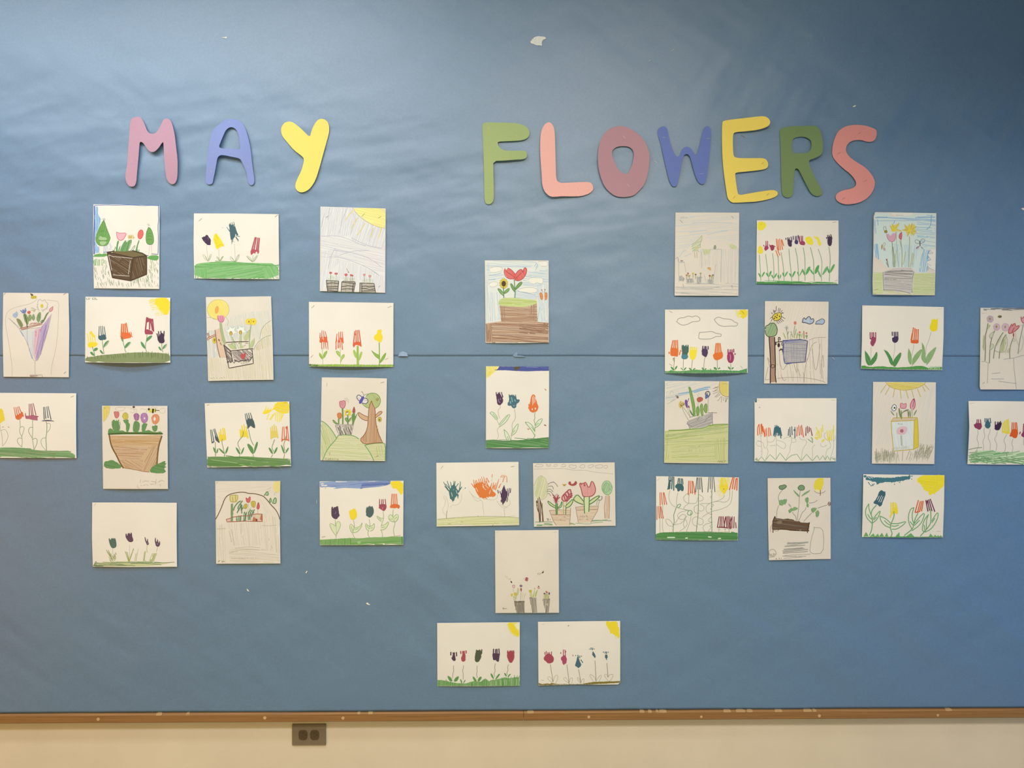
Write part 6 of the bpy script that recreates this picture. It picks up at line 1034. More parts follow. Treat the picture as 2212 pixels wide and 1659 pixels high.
d.part('tulip', 'big pink tulip').F('d9a0a4', "438 480 470 470 500 520 540 460 590 465 590 540 570 600 510 615 460 570", 1).L('b0686e', 1.0, "438 480 445 540 480 595 530 615 575 590 592 530 590 450").sub('stem').L('94946c', 1.6, "530 620 540 800 555 1040/545 700 570 900 575 1040")
d.part('tulip', 'small red tulip').F('cf6a66', "700 440 705 500 695 575 660 565 642 520 660 470", 1).L('b04c4c', .9, "700 440 660 470 642 520 660 565 695 575").sub('stem').L('9a9a70', 1.2, "680 580 700 780 695 1040/660 590 690 700")
d.part('daffodil', 'yellow daffodil').F('e3c658', "490 330 520 345 530 300 560 330 650 290 640 340 610 390 690 425 660 440 600 420 590 445 520 430 510 380", 0).F('e8c634', "520 400 560 370 590 380 580 430 540 440", 1).L('c0a040', .9, "490 330 530 400/650 290 590 380/690 425 610 395/530 300 560 370").sub('stem').L('a8aa84', 1.0, "610 430 600 600 620 760 640 1040")
d.part('daffodil', 'yellow daffodil with hanging petals').F('e0c25a', "740 315 800 350 820 300 850 330 870 290 890 320 910 300 915 340 945 350 920 390 945 440 900 500 890 450 860 520 840 460 790 520 770 440 700 410 750 390", 0).F('e6c644', "780 400 830 370 870 390 850 440 800 440", 1).L('b89a40', .9, "740 315 800 400/870 290 850 390/945 350 870 400/945 440 870 420/900 500 860 440/790 520 820 440/700 410 790 410").sub('stem').L('a09e76', 1.4, "825 520 830 620 820 760 815 1040").L('bcb67c', 1.6, "880 800 840 1040/760 780 720 1000/600 760 580 1030/900 820 870 1000")
d.part('bee', 'striped bee').F('c9ae3c', "390 425 420 405 450 420 450 455 425 465 400 455", 1).L('54463a', 1.1, "400 420 405 455/420 412 420 462/438 415 440 460", 0).L('8a8480', 1.0, "390 410 380 370 400 350 425 360 428 400")
d.part('butterfly', 'orange butterfly').L('b0948c', .9, "370 670 390 625 415 630 410 665 380 690/380 700 410 720 415 755 395 765 375 720").F('b8884a', "345 665 365 655 370 700 355 745 345 740", 1).F('c9a49a', "375 700 410 725 412 760 390 755", 1)
d.part('butterfly', 'grey and pink butterfly').L('8f8a86', 1.1, "1000 640 940 640 915 600 940 570 990 590 1000 630/1015 640 1080 620 1090 570 1040 555 1020 590").F('a8787c', "995 680 1000 690 960 730 930 735 945 700", 1).F('9aa0a0', "1015 685 1060 710 1065 740 1030 725", 1).F('4f4844', "1000 595 1012 595 1015 685 1000 685", 0)
d.part('tulip', 'tiny red tulip at left').F('a86064', "420 895 435 910 450 895 450 930 430 935", 0).sub('stem').L('8a7c64', .9, "440 935 460 1040/450 935 475 1050/425 960 460 1030", 0)
d.staples("235 1428 298 1415/208 1497 255 1497", 'staple_dark')
d.flush()

d = paint('painting of six colourful fork-print tulips under three outlined clouds', (1420, 655, 1630, 825), 2049, "160 135 900 132 1912 130 1905 800 1905 1470 1000 1475 158 1472", dict(bm=.015, c=.003))
d.part('sun').F('Y', "1730 135 1905 132 1902 265 1850 310 1790 330 1760 290 1760 240 1700 250 1670 220 1720 190", 1, 1.0).Tk('ecd560', "1640 150 1720 150 1780 300 1740 340 1680 300", 45, 4, -30, 1.0, 50).L('a8893a', .9, "1775 160 1830 225", 0)
for c in ("420 375 430 330 490 308 550 310 640 270 690 275 730 290 800 265 860 280 905 330 890 375 830 385 740 388 640 445 550 465 480 450 395 380", "1200 345 1240 305 1310 290 1370 322 1480 335 1570 345 1620 395 1690 415 1695 450 1660 485 1550 478 1400 490 1310 470 1240 410 1200 345", "890 615 1030 610 1100 595 1170 600 1240 640 1330 645 1352 670 1330 705 1240 695 1150 745 1080 755 880 755 868 720 890 615"):
    d.part('cloud').L('9c8f7c', 1.3, c, 2)
d.part('grass').F('5c9450', "160 1425 230 1440 280 1410 400 1430 600 1425 650 1415 850 1400 900 1410 980 1400 1150 1405 1300 1415 1400 1410 1600 1420 1720 1425 1840 1385 1890 1380 1895 1468 1000 1472 160 1470", 0, .5).H('4a8040', "160 1435 900 1420 1800 1425 1890 1400 1895 1468 160 1470", 88, 4, 1.4, .3, .2).L('5c9450', 1.4, "1120 1410 1118 1380/1880 1400 1890 1375", 0)
for nm, col, hi, blob, tin, st, lf in (
    ('orange fork-print flower', 'e06e34', '', "265 1050 280 960 300 930 370 945 430 950 445 1010 440 1080 430 1135 380 1115 290 1120", "290 970 330 785/345 970 360 785/385 970 390 785/430 970 422 780/248 1060 247 1030/495 1020 490 990/465 1085 475 1030", "365 1130 355 1250 345 1370", "275 1335 300 1335 350 1380 370 1420 310 1410/360 1400 380 1340 420 1315 425 1335 390 1400"),
    ('teal hourglass print', '4c6456', '', "518 930 540 905 600 900 660 920 665 1010 630 1070 655 1140 600 1188 540 1180 500 1140 520 1070 518 1000", "522 960 525 890/555 950 550 885/600 950 605 885/650 960 645 885", "550 1185 545 1370", "480 1365 510 1360 545 1400 560 1430/545 1410 570 1370 610 1345 610 1370 580 1410"),
    ('yellow tulip print', 'f0d236', '', "670 1060 690 1000 740 980 800 985 830 1000 820 1090 800 1170 750 1205 690 1170", "690 1010 705 920/730 1000 738 930/775 1000 780 930/822 1010 822 935", "738 1200 720 1380", "655 1365 690 1360 730 1400 740 1430 690 1410/740 1410 770 1370 805 1365 800 1385 765 1410"),
    ('plum tulip print', '523a52', '', "928 1000 950 950 1000 960 1060 970 1068 1050 1045 1120 1010 1142 970 1110 930 1075 945 1060", "955 970 960 905/1000 980 1000 910/1030 980 1025 910/1070 970 1068 910", "1000 1145 985 1260 980 1380", "930 1360 955 1350 985 1390 990 1415 950 1400/990 1400 1010 1370 1040 1370 1025 1400"),
    ('bright orange fork-print flower', 'e4702c', '', "1172 1080 1210 1050 1240 1040 1300 1050 1360 1010 1385 1070 1375 1150 1340 1175 1290 1190 1265 1208 1210 1195 1180 1140", "1215 1080 1238 850/1260 1060 1265 845/1300 1060 1292 845/1345 1060 1322 848", "1260 1205 1265 1380", "1180 1360 1210 1340 1250 1370 1260 1410 1210 1400/1270 1400 1290 1360 1325 1350 1325 1380"),
    ('raspberry tulip print', 'a03a56', 'c87c92', "1475 1070 1500 1040 1540 1020 1590 1040 1620 1130 1610 1210 1570 1260 1510 1260 1475 1200 1470 1120", "1490 1060 1490 975/1535 1050 1535 980/1580 1060 1570 980/1610 1030 1608 970/1635 1080 1637 1060", "1548 1280 1550 1380", "1480 1335 1510 1335 1545 1380 1550 1410 1500 1380/1555 1400 1580 1350 1612 1345 1600 1385")):
    d.part('flower', nm).F(col, blob, 1, .35).L(col, 2.8, tin, 0, .2)
    if 'teal' in nm: d.F('4f7c80', "520 1080 630 1075 650 1140 600 1182 540 1175 505 1140", 1)
    if hi: d.L(hi, 2.2, "1530 1080 1545 1130 1535 1200", 1)
    d.sub('stem').L('7a7450', .9, st).sub('leaf').F('568c4a', lf, 2)
d.L('7a7450', .8, "330 1200 330 1150 355 1170/345 1150 350 1230", 1)
d.staples("248 162 318 195/250 1275 315 1315/1752 1318 1795 1372/1790 180 1832 225")

d = draw('drawing of a lattice flower box hung on a tall tree trunk with a spotted sun', (1630, 635, 1810, 845), 1422, "178 122 700 126 1263 132 1255 800 1242 1535 700 1530 160 1528 170 800")
d.part('sky').H('d5c4a8', "200 140 1240 140 1240 700 950 720 500 420 200 400", 105, 7, .9, .5, .4)
d.part('hill').H('bda489', "930 800 1000 760 1210 735 1240 800 1230 1500 800 1520 880 1000", 88, 8, 1.1, .5, .3).H('c2a68a', "400 900 480 960 520 1200 900 1160 900 1500 400 1500 380 1300", 85, 8, 1.0, .5, .3).L('a58c78', 1.0, "930 790 1000 755 1100 740 1215 740/900 1130 950 950 990 850 1060 820/980 930 1020 1260 1045 1310 1080 1200 1120 850/840 1520 860 1280 900 1100/1150 1440 1130 1260 1170 980 1180 1250/670 1190 730 1390 720 1180/740 1280 780 1400/420 960 430 1180 480 1320 550 1200/450 1380 500 1490 540 1450/190 1470 350 1440/390 1440 640 1420 880 1430 1100 1470 1210 1510/270 1180 210 1050 260 1250/180 1470 230 1250")
d.part('sun', 'spotted yellow sun with black rays').F('dfc044', "300 395 330 345 400 320 450 320 460 380 440 430 370 460 325 450", 1).L('4a3a26', 1.3, "300 395 330 345 400 320 450 320 460 380 440 430 370 460 325 450 300 395").L('4a3a2a', 1.1, "375 290 365 240 372 210/405 300 415 240/425 305 440 250/450 310 470 280/465 330 495 325/460 385 520 420/450 420 495 465/430 440 470 480/405 450 440 495/380 460 410 510/345 310 320 270/330 320 320 290/340 330 350 280/310 340 285 320/300 400 265 415/360 300 350 280/300 430 280 470/480 315 460 330", 1).L('8f9a60', .8, "330 470 310 500/345 470 350 500/375 480 380 520/290 460 260 490", 0)
for a, b in ((337, 417), (352, 385), (388, 360), (378, 403), (425, 383)): d.E('4a3418', a, b, 11, 13)
d.part('tree', 'tree with a cloud-shaped green crown').F('a3ac78', "195 550 230 520 290 490 340 500 370 540 395 610 375 690 330 725 240 730 190 690 180 610", 1).H('73935c', "200 550 290 495 370 540 390 610 350 710 240 725 185 650", 115, 3.2, 1.6, .35).L('3f3a2a', 1.5, "180 600 190 545 235 530 260 500 310 495 345 505 380 560 390 620 375 690 330 725 240 735 190 695 180 620").sub('trunk').F('b08468', "248 740 340 735 345 900 355 1200 360 1500 268 1510 275 1200 260 950", 0).H('7f5340', "250 745 340 740 350 1180 280 1190", 88, 2.8, 1.6, .3).H('a87a5e', "278 1220 352 1210 355 1400 270 1400", 88, 3.6, 1.2, .5).L('36281c', 2.2, "248 740 262 950 275 1180 268 1350 268 1520/340 738 348 930 355 1180 352 1380 368 1510", 0).L('36281c', 1.2, "280 1215 310 1200 345 1215 340 1250 300 1265 278 1240 290 1210")
d.part('branch', 'dark twig with leaves').L('3a2c1e', 1.8, "350 825 400 820 470 812/410 810 405 750 420 735 440 760 430 790/365 830 355 860 375 850/450 960 470 930 480 985/420 970 450 935/360 870 372 850", 1).E('3a2c1e', 412, 873, 22, 38).L('3a2c1e', 1.4, "470 830 455 860 475 880 490 860 485 840/500 830 520 840 510 860 490 850")
d.part('flower_box', 'blue-grey lattice box').F('b9ab9a', "485 795 780 775 905 800 862 1160 515 1185 485 1000", 0).H('7f7580', "500 840 890 830 860 1150 515 1175", 2, 4.2, 1.0, .35, .1).H('8a7f88', "500 840 890 830 860 1150 515 1175", 90, 4.2, 1.0, .35, .1).H('7a7694', "490 795 780 775 900 800 780 840 660 850 500 830", 0, 2.6, 1.7, .35).L('4a4468', 1.8, "485 795 780 778 905 802 862 1160 515 1185 485 1000 485 795", 0).L('6f6a94', 1.5, "500 850 490 1100 520 1205 640 1180/600 790 570 800 520 830")
for nm, pts, fx in (('grey star flower', "570 770 560 680 545 590/560 700 585 640", None), ('tall red flower', "680 750 670 640 690 540/655 740 620 640/690 700 710 600/640 690 615 700", (692, 495, 24, 30)), ('small red flower', "770 770 765 700", (772, 655, 17, 20)), ('small red flower with two leaves', "890 770 885 700", (886, 668, 17, 17))):
    d.part('flower', nm)
    if fx: d.E('cf7a68', *fx).H('b85a4e', "%d %d %d %d %d %d %d %d" % (fx[0] - 15, fx[1] - 20, fx[0] + 15, fx[1] - 20, fx[0] + 15, fx[1] + 20, fx[0] - 15, fx[1] + 20), 88, 3, .9)
    else: d.L('9a9084', .9, "545 580 510 575/545 580 530 545/545 580 560 540/545 580 580 570/545 580 535 610/545 580 575 600", 0)
    d.sub('stem').L('8f9468', 1.4, pts)
d.part('leaves').F('a9ac62', "480 660 495 655 540 765 525 770/705 760 715 690 740 645 740 700 725 765/800 760 795 720 820 650 820 700", 1).F('7f9a50', "745 680 790 690 770 745/862 705 910 705 890 765", 0).L('94603e', 1.6, "840 635 845 760", 0).L('a9a07c', .9, "610 750 620 690/600 770 640 760")
d.part('cloud').F('b9bab8', "820 485 830 420 860 410 880 440 905 390 940 385 970 440 1000 410 1015 450 990 495 940 515 880 490", 1).H('9aa0aa', "825 480 860 415 940 390 1010 440 940 510", 80, 4, 1.2).L('44404a', 1.6, "815 485 830 415 855 405 870 445 900 400 935 380 955 410 965 440 1000 415 1015 450 1000 490 940 518 880 490 815 485")
d.part('cloud').F('b0b4b8', "1040 515 1060 460 1110 440 1145 420 1195 440 1195 480 1160 520 1100 515", 1).H('959ca6', "1050 510 1110 445 1190 445 1160 515", 100, 4, 1.1).L('5a565c', 1.4, "1040 515 1055 465 1110 445 1145 420 1195 440 1195 485 1160 520 1110 512 1040 515")
d.flush()

d = paint('painting of four tulip prints with broad green leaves, yellow one highest at right', (1845, 645, 2055, 815), 2049, "172 143 900 155 1890 178 1885 800 1852 1508 1000 1495 145 1478 165 900", dict(lm=.006, rm=.005, bl=.004))
d.part('grass').F('589044', "150 1415 220 1410 270 1430 350 1440 600 1425 700 1440 900 1450 1150 1440 1300 1420 1450 1420 1560 1460 1850 1440 1848 1500 1000 1490 150 1475", 0, .4).H('9cbc80', "1560 1430 1850 1420 1848 1500 1560 1495", 88, 3, 1.5, .3)
for nm, col, blob, tin, st, lf, lc in (
    ('raspberry tulip print', '9c4254', "345 850 380 800 420 800 465 850 460 900 410 1000 380 1010 340 960 345 900 365 880", "340 850 338 715/378 830 378 715/412 830 410 715/455 850 455 715", "358 1020 358 1150 350 1300", "230 1100 280 1160 320 1220 345 1290 340 1410 290 1400 250 1330 235 1220/345 1410 350 1300 420 1220 475 1110 492 1180 470 1290 400 1380", '4f8a44'),
    ('black plum tulip print', '45304a', "800 830 840 810 880 790 930 800 938 860 915 915 855 938 810 910 798 860", "805 780 803 705/850 820 845 705/882 820 880 705/922 830 918 705", "855 940 858 1050 825 1270", "630 1082 700 1110 760 1200 815 1300 820 1420 760 1370 720 1240/830 1430 820 1320 900 1210 990 1120 990 1210 920 1350 870 1430", '4f8a44'),
    ('orange fork-print flower', 'e0622c', "1195 880 1360 865 1358 945 1270 945 1190 938", "1210 900 1250 615/1260 890 1285 630/1300 890 1315 650/1345 890 1352 650/1200 880 1225 740", "1262 960 1245 1080 1215 1200", "1150 1055 1200 1160 1215 1280 1200 1410 1150 1330 1130 1200/1225 1410 1225 1290 1290 1170 1440 1040 1400 1180 1320 1300", '8fa866'),
    ('yellow tulip print', 'efcd20', "1610 560 1640 450 1700 440 1760 440 1762 560 1745 680 1690 692 1630 690 1585 610", "1640 480 1645 440/1690 470 1690 430/1750 470 1748 425", "1622 700 1580 870 1515 1020 1508 1180", "1430 930 1480 1010 1500 1180 1520 1380 1450 1320 1410 1240 1440 1100/1530 1400 1510 1260 1570 1150 1740 1000 1700 1120 1620 1290", '93ab6c')):
    d.part('flower', nm).F(col, blob, 1, .25).L(col, 2.4, tin, 0).sub('stem').L('a39c84', .7, st).sub('leaf').F(lc, lf, 1)
    for q in lf.split('/'):
        d.H('477c3c' if lc == '4f8a44' else '7a9a58', q, 62 if P(q)[0, 0] < P(q)[:, 0].mean() else 118, 3.4, .8, .3)
        c = P(q); d.L('4a7f3e' if lc == '4f8a44' else '86a060', .8, q + ' ' + ' '.join(q.split()[:2]))
d.staples("185 165 232 148/1765 218 1842 208", 'staple')

d = draw('drawing cut off by the right edge with pink flowers and a red tulip', (2072, 650, 2212, 860), 1106, "362 118 1000 122 1420 126 1418 900 1412 1515 900 1512 362 1510 350 1460 358 700", dict(lm=.003, bl=.006))
d.part('cloud_band').H('8a8680', "410 130 700 130 1110 125 1410 128 1410 150 800 165 700 140 410 160", 1, 1.8, 1.8, .35).L('6a6860', 1.6, "540 135 680 128 780 150 900 130 1106 128 1300 140", 1)
for nm, cx, cy, r, cc in (('pink flower at top left', 528, 310, 58, 'bfa0a0'), ('pink blossom', 640, 445, 58, 'd0a8a4'), ('pink blossom beside the red tulip', 790, 450, 66, 'd3aca8')):
    d.part('flower', nm)
    for k in range(6):
        a = k * math.pi / 3 + .3
        d.E(cc, cx + r * .58 * math.cos(a), cy + r * .62 * math.sin(a), r * .48, r * .42, math.degrees(a))
    d.ring('c08f90', .7, cx, cy, r * .95, r * 1.0).E('9a8a3e', cx - 5, cy - 5, 16 if r < 60 else 14, 22)
    d.sub('stem')
    if cx == 528: d.L('7d7c58', 2.0, "490 385 470 500 445 600 450 800 440 1020").F('c2ba88', "490 400 545 410 500 470 465 550/410 580 445 580 440 860 410 850 398 700", 1).H('8f9058', "490 405 540 415 470 540/405 600 445 600 440 850 405 840", 95, 3, 1.1)
    elif cx == 640: d.L('7d7c58', 1.8, "605 510 560 620 530 740 520 900 515 1060").F('c6c09a', "600 520 545 560 510 605 550 650/540 740 580 725 600 780 560 830 520 850", 1).L('94946c', .9, "590 525 530 560 508 605 548 650/540 740 580 728 600 780 520 850")
    else: d.L('7d7c58', 1.7, "750 540 680 640 620 770 600 850 585 980/800 575 740 660 700 800 680 980").F('c2ba88', "690 640 640 740 605 810 700 690 740 560/800 580 800 700 780 840 720 880 690 860 710 760", 1).H('94945e', "800 590 795 720 760 850 700 860 740 660", 100, 3.4, 1.1).L('94946c', .9, "800 580 830 700 800 850 740 880 640 870 600 830")
d.part('tulip', 'red tulip').F('d58a80', "845 550 860 470 895 395 925 405 950 380 965 440 1025 415 1020 460 960 510 910 540 870 560", 1).L('b0443f', 1.6, "845 550 840 510 880 420 895 395/900 430 935 385 955 385 965 440 1025 415 1022 455 950 520 870 560 845 550/940 460 900 530").F('b04a44', "925 540 940 560 935 620 920 615 912 570", 1).sub('stem').L('8a8a64', 1.8, "925 625 880 740 860 850 865 980").L('a8a078', .9, "920 640 960 660 950 690 900 680")
d.part('tulip', 'pink tulip at the edge').F('d89c98', "1055 280 1075 305 1100 260 1130 300 1150 270 1150 350 1110 395 1070 360", 1).L('b0504e', 1.6, "1055 270 1058 330 1100 392 1145 350 1150 270/1060 290 1085 300 1105 260 1130 300 1150 270").sub('stem').L('8a8a74', 1.6, "1095 400 1060 560 1030 700 1020 770 1005 900").L('aaa690', .8, "1020 770 970 660 960 530/1030 420 1100 410/1080 580 1100 700 1060 850 990 880")
d.part('bee').F('7a7040', "645 270 690 245 730 255 725 280 690 292", 1).L('4a4028', 1.0, "680 250 690 290/710 250 715 285", 0)
d.part('pot_outline').L('a89c8c', .9, "380 1035 440 1030 495 1060/760 995 860 985 950 970 1106 920 1300 940/495 1060 480 1400/930 985 940 1200 960 1350 975 1500/560 1240 700 1225/670 1370 980 1410/550 1330 760 1330/400 1410 440 1385")
d.part('grass').H('9a9468', "770 880 870 780 860 880 780 900", 95, 4, 1.4, .3)
d.staples("385 208 460 205", 'staple')
d.flush()

d = draw('drawing of a grey box of flowers on a green field with a rayed corner sun', (1420, 810, 1590, 1015), 1376, "130 105 700 106 1250 112 1242 800 1235 1548 700 1542 118 1535 125 800")
d.part('sky').H('b9bdb4', "140 120 1080 130 900 260 500 340 150 480", -14, 4, 1.2, .6, .25).L('86a4b0', 2.0, "370 330 600 290 800 225 920 210/640 310 800 260 890 250").H('8fabb4', "360 300 800 210 930 215 800 270 380 380", -14, 5, 1.8, .5, .2).L('b0a898', .8, "150 400 300 380 380 350/170 510 330 420/230 460 300 430/220 330 240 280 270 290 285 320")
d.part('sun', 'yellow sun with pencil rays').F('dfc468', "1100 115 1250 115 1248 375 1180 378 1120 345 1085 280 1075 200", 1).H('d4b450', "1100 120 1248 120 1245 370 1130 345 1085 250", 85, 3, 1.4, .35).L('8f7a4c', 1.0, "1095 115 1075 200 1090 290 1130 350 1190 378 1245 378").L('8a7c66', .9, "1065 205 1000 220/1060 235 985 290/1065 265 970 290/1075 290 975 330/1085 310 1005 385/1100 340 1020 390/1115 375 1060 455 1050 440/1130 375 1115 480/1160 390 1155 450/1185 390 1190 470/1215 390 1205 470/1230 400 1185 480/970 240 1060 215", 0)
d.part('field', 'green crayon field').F('cfc384', "130 975 300 965 560 945 800 930 950 870 1240 860 1235 1540 120 1530", 0).H('98a44c', "135 985 560 950 800 940 950 880 1235 870 1235 950 700 1050 140 1150", -5, 2.6, 1.6, .45, .1).H('a9ad5a', "140 1090 1235 950 1235 1200 600 1260 140 1250", -4, 3.4, 1.4, .5, .2).H('b0b062', "240 1250 1000 1180 1000 1480 250 1460", -6, 4.4, 1.2, .5, .25).H('a3a854', "1000 1110 1190 1100 1190 1500 1010 1480", 88, 4.4, 1.3, .45, .2).H('a3a854', "130 1000 200 960 190 1480 125 1490", 93, 4, 1.3, .45, .2).H('aab05a', "240 1480 1100 1440 1230 1500 1225 1535 240 1520", 3, 5, 1.3, .5, .3).L('7f9440', 2.0, "200 970 400 965 600 945 800 930 940 872 1100 862 1230 862").H('9a9860', "430 1300 850 1280 850 1340 430 1350", 88, 9, .8, .4, .4)
d.part('planter', 'grey scribbled box').F('bfb09c', "520 800 640 760 820 690 960 660 965 850 800 930 570 940", 1).H('8f8478', "520 810 700 750 960 670 960 850 800 920 570 930", -22, 3, 1.4, .4, .1).L('857a6e', 1.1, "520 820 570 940/960 650 965 860/880 660 1040 660/560 740 730 700/510 850 600 900/820 830 870 760 960 680/740 720 700 790")
d.part('leaf', 'long green leaf').F('84a050', "548 215 575 212 595 290 640 460 662 600 658 720 630 720 615 560 570 330", 1).H('6f8f3e', "550 218 575 215 640 460 658 715 632 715", 76, 3, 1.2).L('648438', 1.2, "548 215 575 212 600 300 645 470 662 600 658 720/548 215 570 340 615 560 630 720")
for q in ("680 640 685 570 710 545 732 580 735 650 720 710 695 715", "752 540 770 495 792 520 795 620 800 715 775 715 755 640", "808 600 825 520 855 500 872 530 868 610 860 670 830 650"):
    d.part('leaf').F('90a45a', q, 1).H('74903e', q, 88, 3, 1.1).L('648438', 1.2, q + ' ' + ' '.join(q.split()[:2]))
d.part('flower', 'yellow flower').Tk('c8a83a', "370 500 420 460 470 500 460 570 390 570", 40, 5, 45, 1.6, 90).E('8a6a2a', 425, 520, 28, 30).sub('stem').L('9a8e78', .8, "435 580 480 680 550 800/460 570 580 740")
d.part('flower', 'purple flower').F('764a84', "480 440 505 428 525 450 535 560 525 585 500 560 482 500", 1).L('764a84', 1.4, "530 470 550 410/475 500 455 520", 0).F('7a3440', "535 540 555 530 565 575 550 588", 1).sub('stem').L('a89c88', .8, "530 590 570 720/555 590 580 650").F('5f7a40', "560 600 580 620 640 720 610 710 570 650", 1)
d.part('flower', 'red flower').F('bf6450', "695 420 720 392 770 390 798 415 780 450 730 475 700 455", 1).L('a04434', 1.3, "695 420 720 392 770 390 798 415 780 450 730 475 700 455 695 420/730 420 760 415 750 445").sub('stem').L('b3a490', .7, "715 480 710 545/700 340 720 385/720 310 735 345")
d.part('flower', 'blue looped flower').L('4a5066', 1.4, "840 350 838 310 870 285 900 285 920 320 900 370 880 395/850 300 860 400 880 390 875 320/880 300 905 290 925 330 905 370").L('4c5c8c', 3.0, "850 360 850 410/870 350 890 385").sub('stem').L('9a948c', .9, "888 400 885 520 888 640", 0)
d.part('insect', 'brown bug').F('7a6248', "340 370 360 365 380 400 350 410 332 400", 1).L('7a6248', .9, "315 355 340 375/345 350 348 370", 0)
d.part('signature').L('7d7c4c', 1.0, "1060 1520 1075 1495 1090 1525/1095 1525 1105 1500 1120 1520/1130 1500 1130 1525 1155 1520/1165 1500 1175 1520 1195 1495", 0).L('a89c8c', .7, "1150 150 1220 155", 0)
d.flush()

d = paint('painting with a torn corner, comb-like colour strokes and zigzag pencil grass', (1610, 845, 1820, 1015), 2049, "245 150 900 148 1922 147 1918 800 1912 1480 1000 1490 190 1478 195 700 192 190 205 240 240 235", dict(bm=.004))
d.part('grass', 'zigzag pencil grass').L('7c9a66', 1.2, "205 1450 240 1400 270 1460 345 1380 410 1475 520 1335 640 1450 730 1300 855 1460/855 1460 900 1410 980 1350 1090 1330 1180 1465 1290 1330 1415 1470 1515 1350 1570 1450 1635 1355 1685 1450 1730 1360 1785 1465 1810 1400 1895 1440", 0).L('6f9a58', 1.3, "235 1420 240 1465/225 1440 290 1470/1660 1400 1690 1450/1850 1440 1895 1410 1890 1470", 0)
d.part('stems', 'tangled pencil stems').L('aaa68a', .8, "320 920 330 1000 340 1150 355 1260 340 1370/260 1035 320 1070 370 1080 390 1160 425 1210/330 1165 240 1150 230 1060 330 1050/455 950 460 1030 480 1130 440 1180 485 1250 470 1330 430 1430/470 1060 520 1080 590 1060 630 980/520 1150 640 1140/650 930 655 1100 650 1300 645 1430/665 1030 780 1060 860 1120 830 1220 760 1200 660 1120/810 1010 870 970 940 970 940 900/960 940 985 1040 940 1180 950 1250 880 1380 860 1450/985 1080 1080 1070 1060 1000 970 990/1140 970 1190 1030 1270 1020 1300 1090 1220 1200 1190 1330 1180 1450/1300 1000 1420 1090 1390 980/1410 1470 1420 1300 1410 1180 1470 1130/1590 1100 1590 1160 1660 1180 1720 1130/1770 1060 1805 1130 1790 1200 1710 1230 1690 1440/1850 980 1870 1150 1830 1300 1785 1440/1700 870 1650 930 1690 1010 1780 1060/1890 930 1900 1000 1860 1060/320 1280 340 1260/310 940 340 950 350 920").L('5f8a50', 1.3, "1385 975 1415 1000 1420 1090 1325 1015", 0)
for nm, col, t, extra in (('orange comb strokes', 'de6432', "265 930 255 790 285 700/310 910 290 700/350 900 325 700/365 830 345 690/410 960 370 740/415 950 415 800/450 940 445 780/498 950 485 770/540 935 515 775", "320 720 345 685 375 780 410 900 385 880 340 820"),
                          ('teal comb strokes', '406468', "595 940 615 770/625 960 630 720/650 930 665 715/690 940 700 740/715 930 720 770/750 990 720 780/765 940 735 770", "600 900 620 780 665 720 720 770 740 850 690 900 650 860 620 940"),
                          ('grey comb strokes', '4f6060', "905 935 915 800/945 960 940 760/985 920 980 745/1045 985 1045 760", "1000 820 1055 785 1060 865"),
                          ('orange-red comb strokes', 'd4623e', "1085 945 1095 760/1140 930 1125 720/1180 920 1165 740/1225 970 1185 715", ""),
                          ('maroon comb strokes', '8a3a46', "1275 935 1280 765/1320 880 1308 740/1350 850 1345 755/1410 935 1375 780", ""),
                          ('yellow comb strokes', 'e8cc48', "1490 940 1500 870/1540 980 1520 850/1570 990 1555 830/1600 970 1600 780/1560 900 1490 760/1635 850 1625 720/1660 1020 1620 1060", "1440 980 1500 955 1540 1000 1515 1030/1605 1045 1640 1005 1675 1040 1620 1080"),
                          ('yellow comb strokes at the right edge', 'e8cc48', "1750 1040 1720 830/1785 1040 1765 830/1820 1040 1800 830/1860 1000 1840 820/1855 900 1862 720", "1740 960 1790 980 1795 1045 1765 1050")):
    d.part('strokes', nm).L(col, 2.3, t, 1, .3)
    if extra: d.F(col, extra, 1, .4)
d.part('paint_speck').F('3f6a6c', "205 232 215 180 225 215 245 232", 0).F('8a8378', "292 335 312 332 312 348 294 350", 0)
d.staples("248 190 298 178/1818 188 1895 186/1830 1388 1882 1390", 'staple')

d = draw('drawing of a yellow gift bag with flowers under a half sun', (1865, 810, 2035, 1015), 1376, "170 120 700 122 1268 128 1262 800 1240 1558 700 1552 148 1550 160 800", dict(rm=.003))
d.part('sky').H('d2c6b4', "180 140 380 140 460 400 470 1200 165 1250", 105, 4.6, 1.2, .6, .25).H('d0c6b6', "960 420 1260 180 1250 1200 980 1250", 102, 4.6, 1.2, .6, .25).H('d2c8b8', "400 330 900 330 860 420 460 500", 100, 5, 1.2, .6, .3)
d.part('sun', 'yellow half sun with rays').F('e3c768', "390 124 1090 130 1060 170 940 230 800 262 660 265 520 235 430 180", 1).H('d6b650', "400 130 1080 132 1000 200 800 258 620 258 460 200", 8, 3.2, 1.5, .35).L('b89c48', 1.1, "390 124 430 180 520 235 660 265 800 262 940 230 1060 170 1090 130").L('c6ac5c', 1.6, "400 170 350 240 305 310/455 215 385 345/545 250 520 390/645 265 660 410/745 268 785 410/845 265 880 390/945 240 1000 385/1035 200 1080 285/1070 170 1150 260", 0)
d.part('grass').Tk('9a9070', "190 1370 530 1370 560 1440 700 1460 200 1460", 90, 20, 88, .9, 10).Tk('9a9070', "980 1290 1190 1270 1190 1430 800 1430 900 1360", 70, 22, 105, .9, 14).L('8f8668', .9, "1000 1310 1060 1210/1110 1290 1130 1220/1140 1300 1195 1240/930 1500 930 1350/810 1320 750 1480/600 1340 590 1450/690 1330 680 1500")
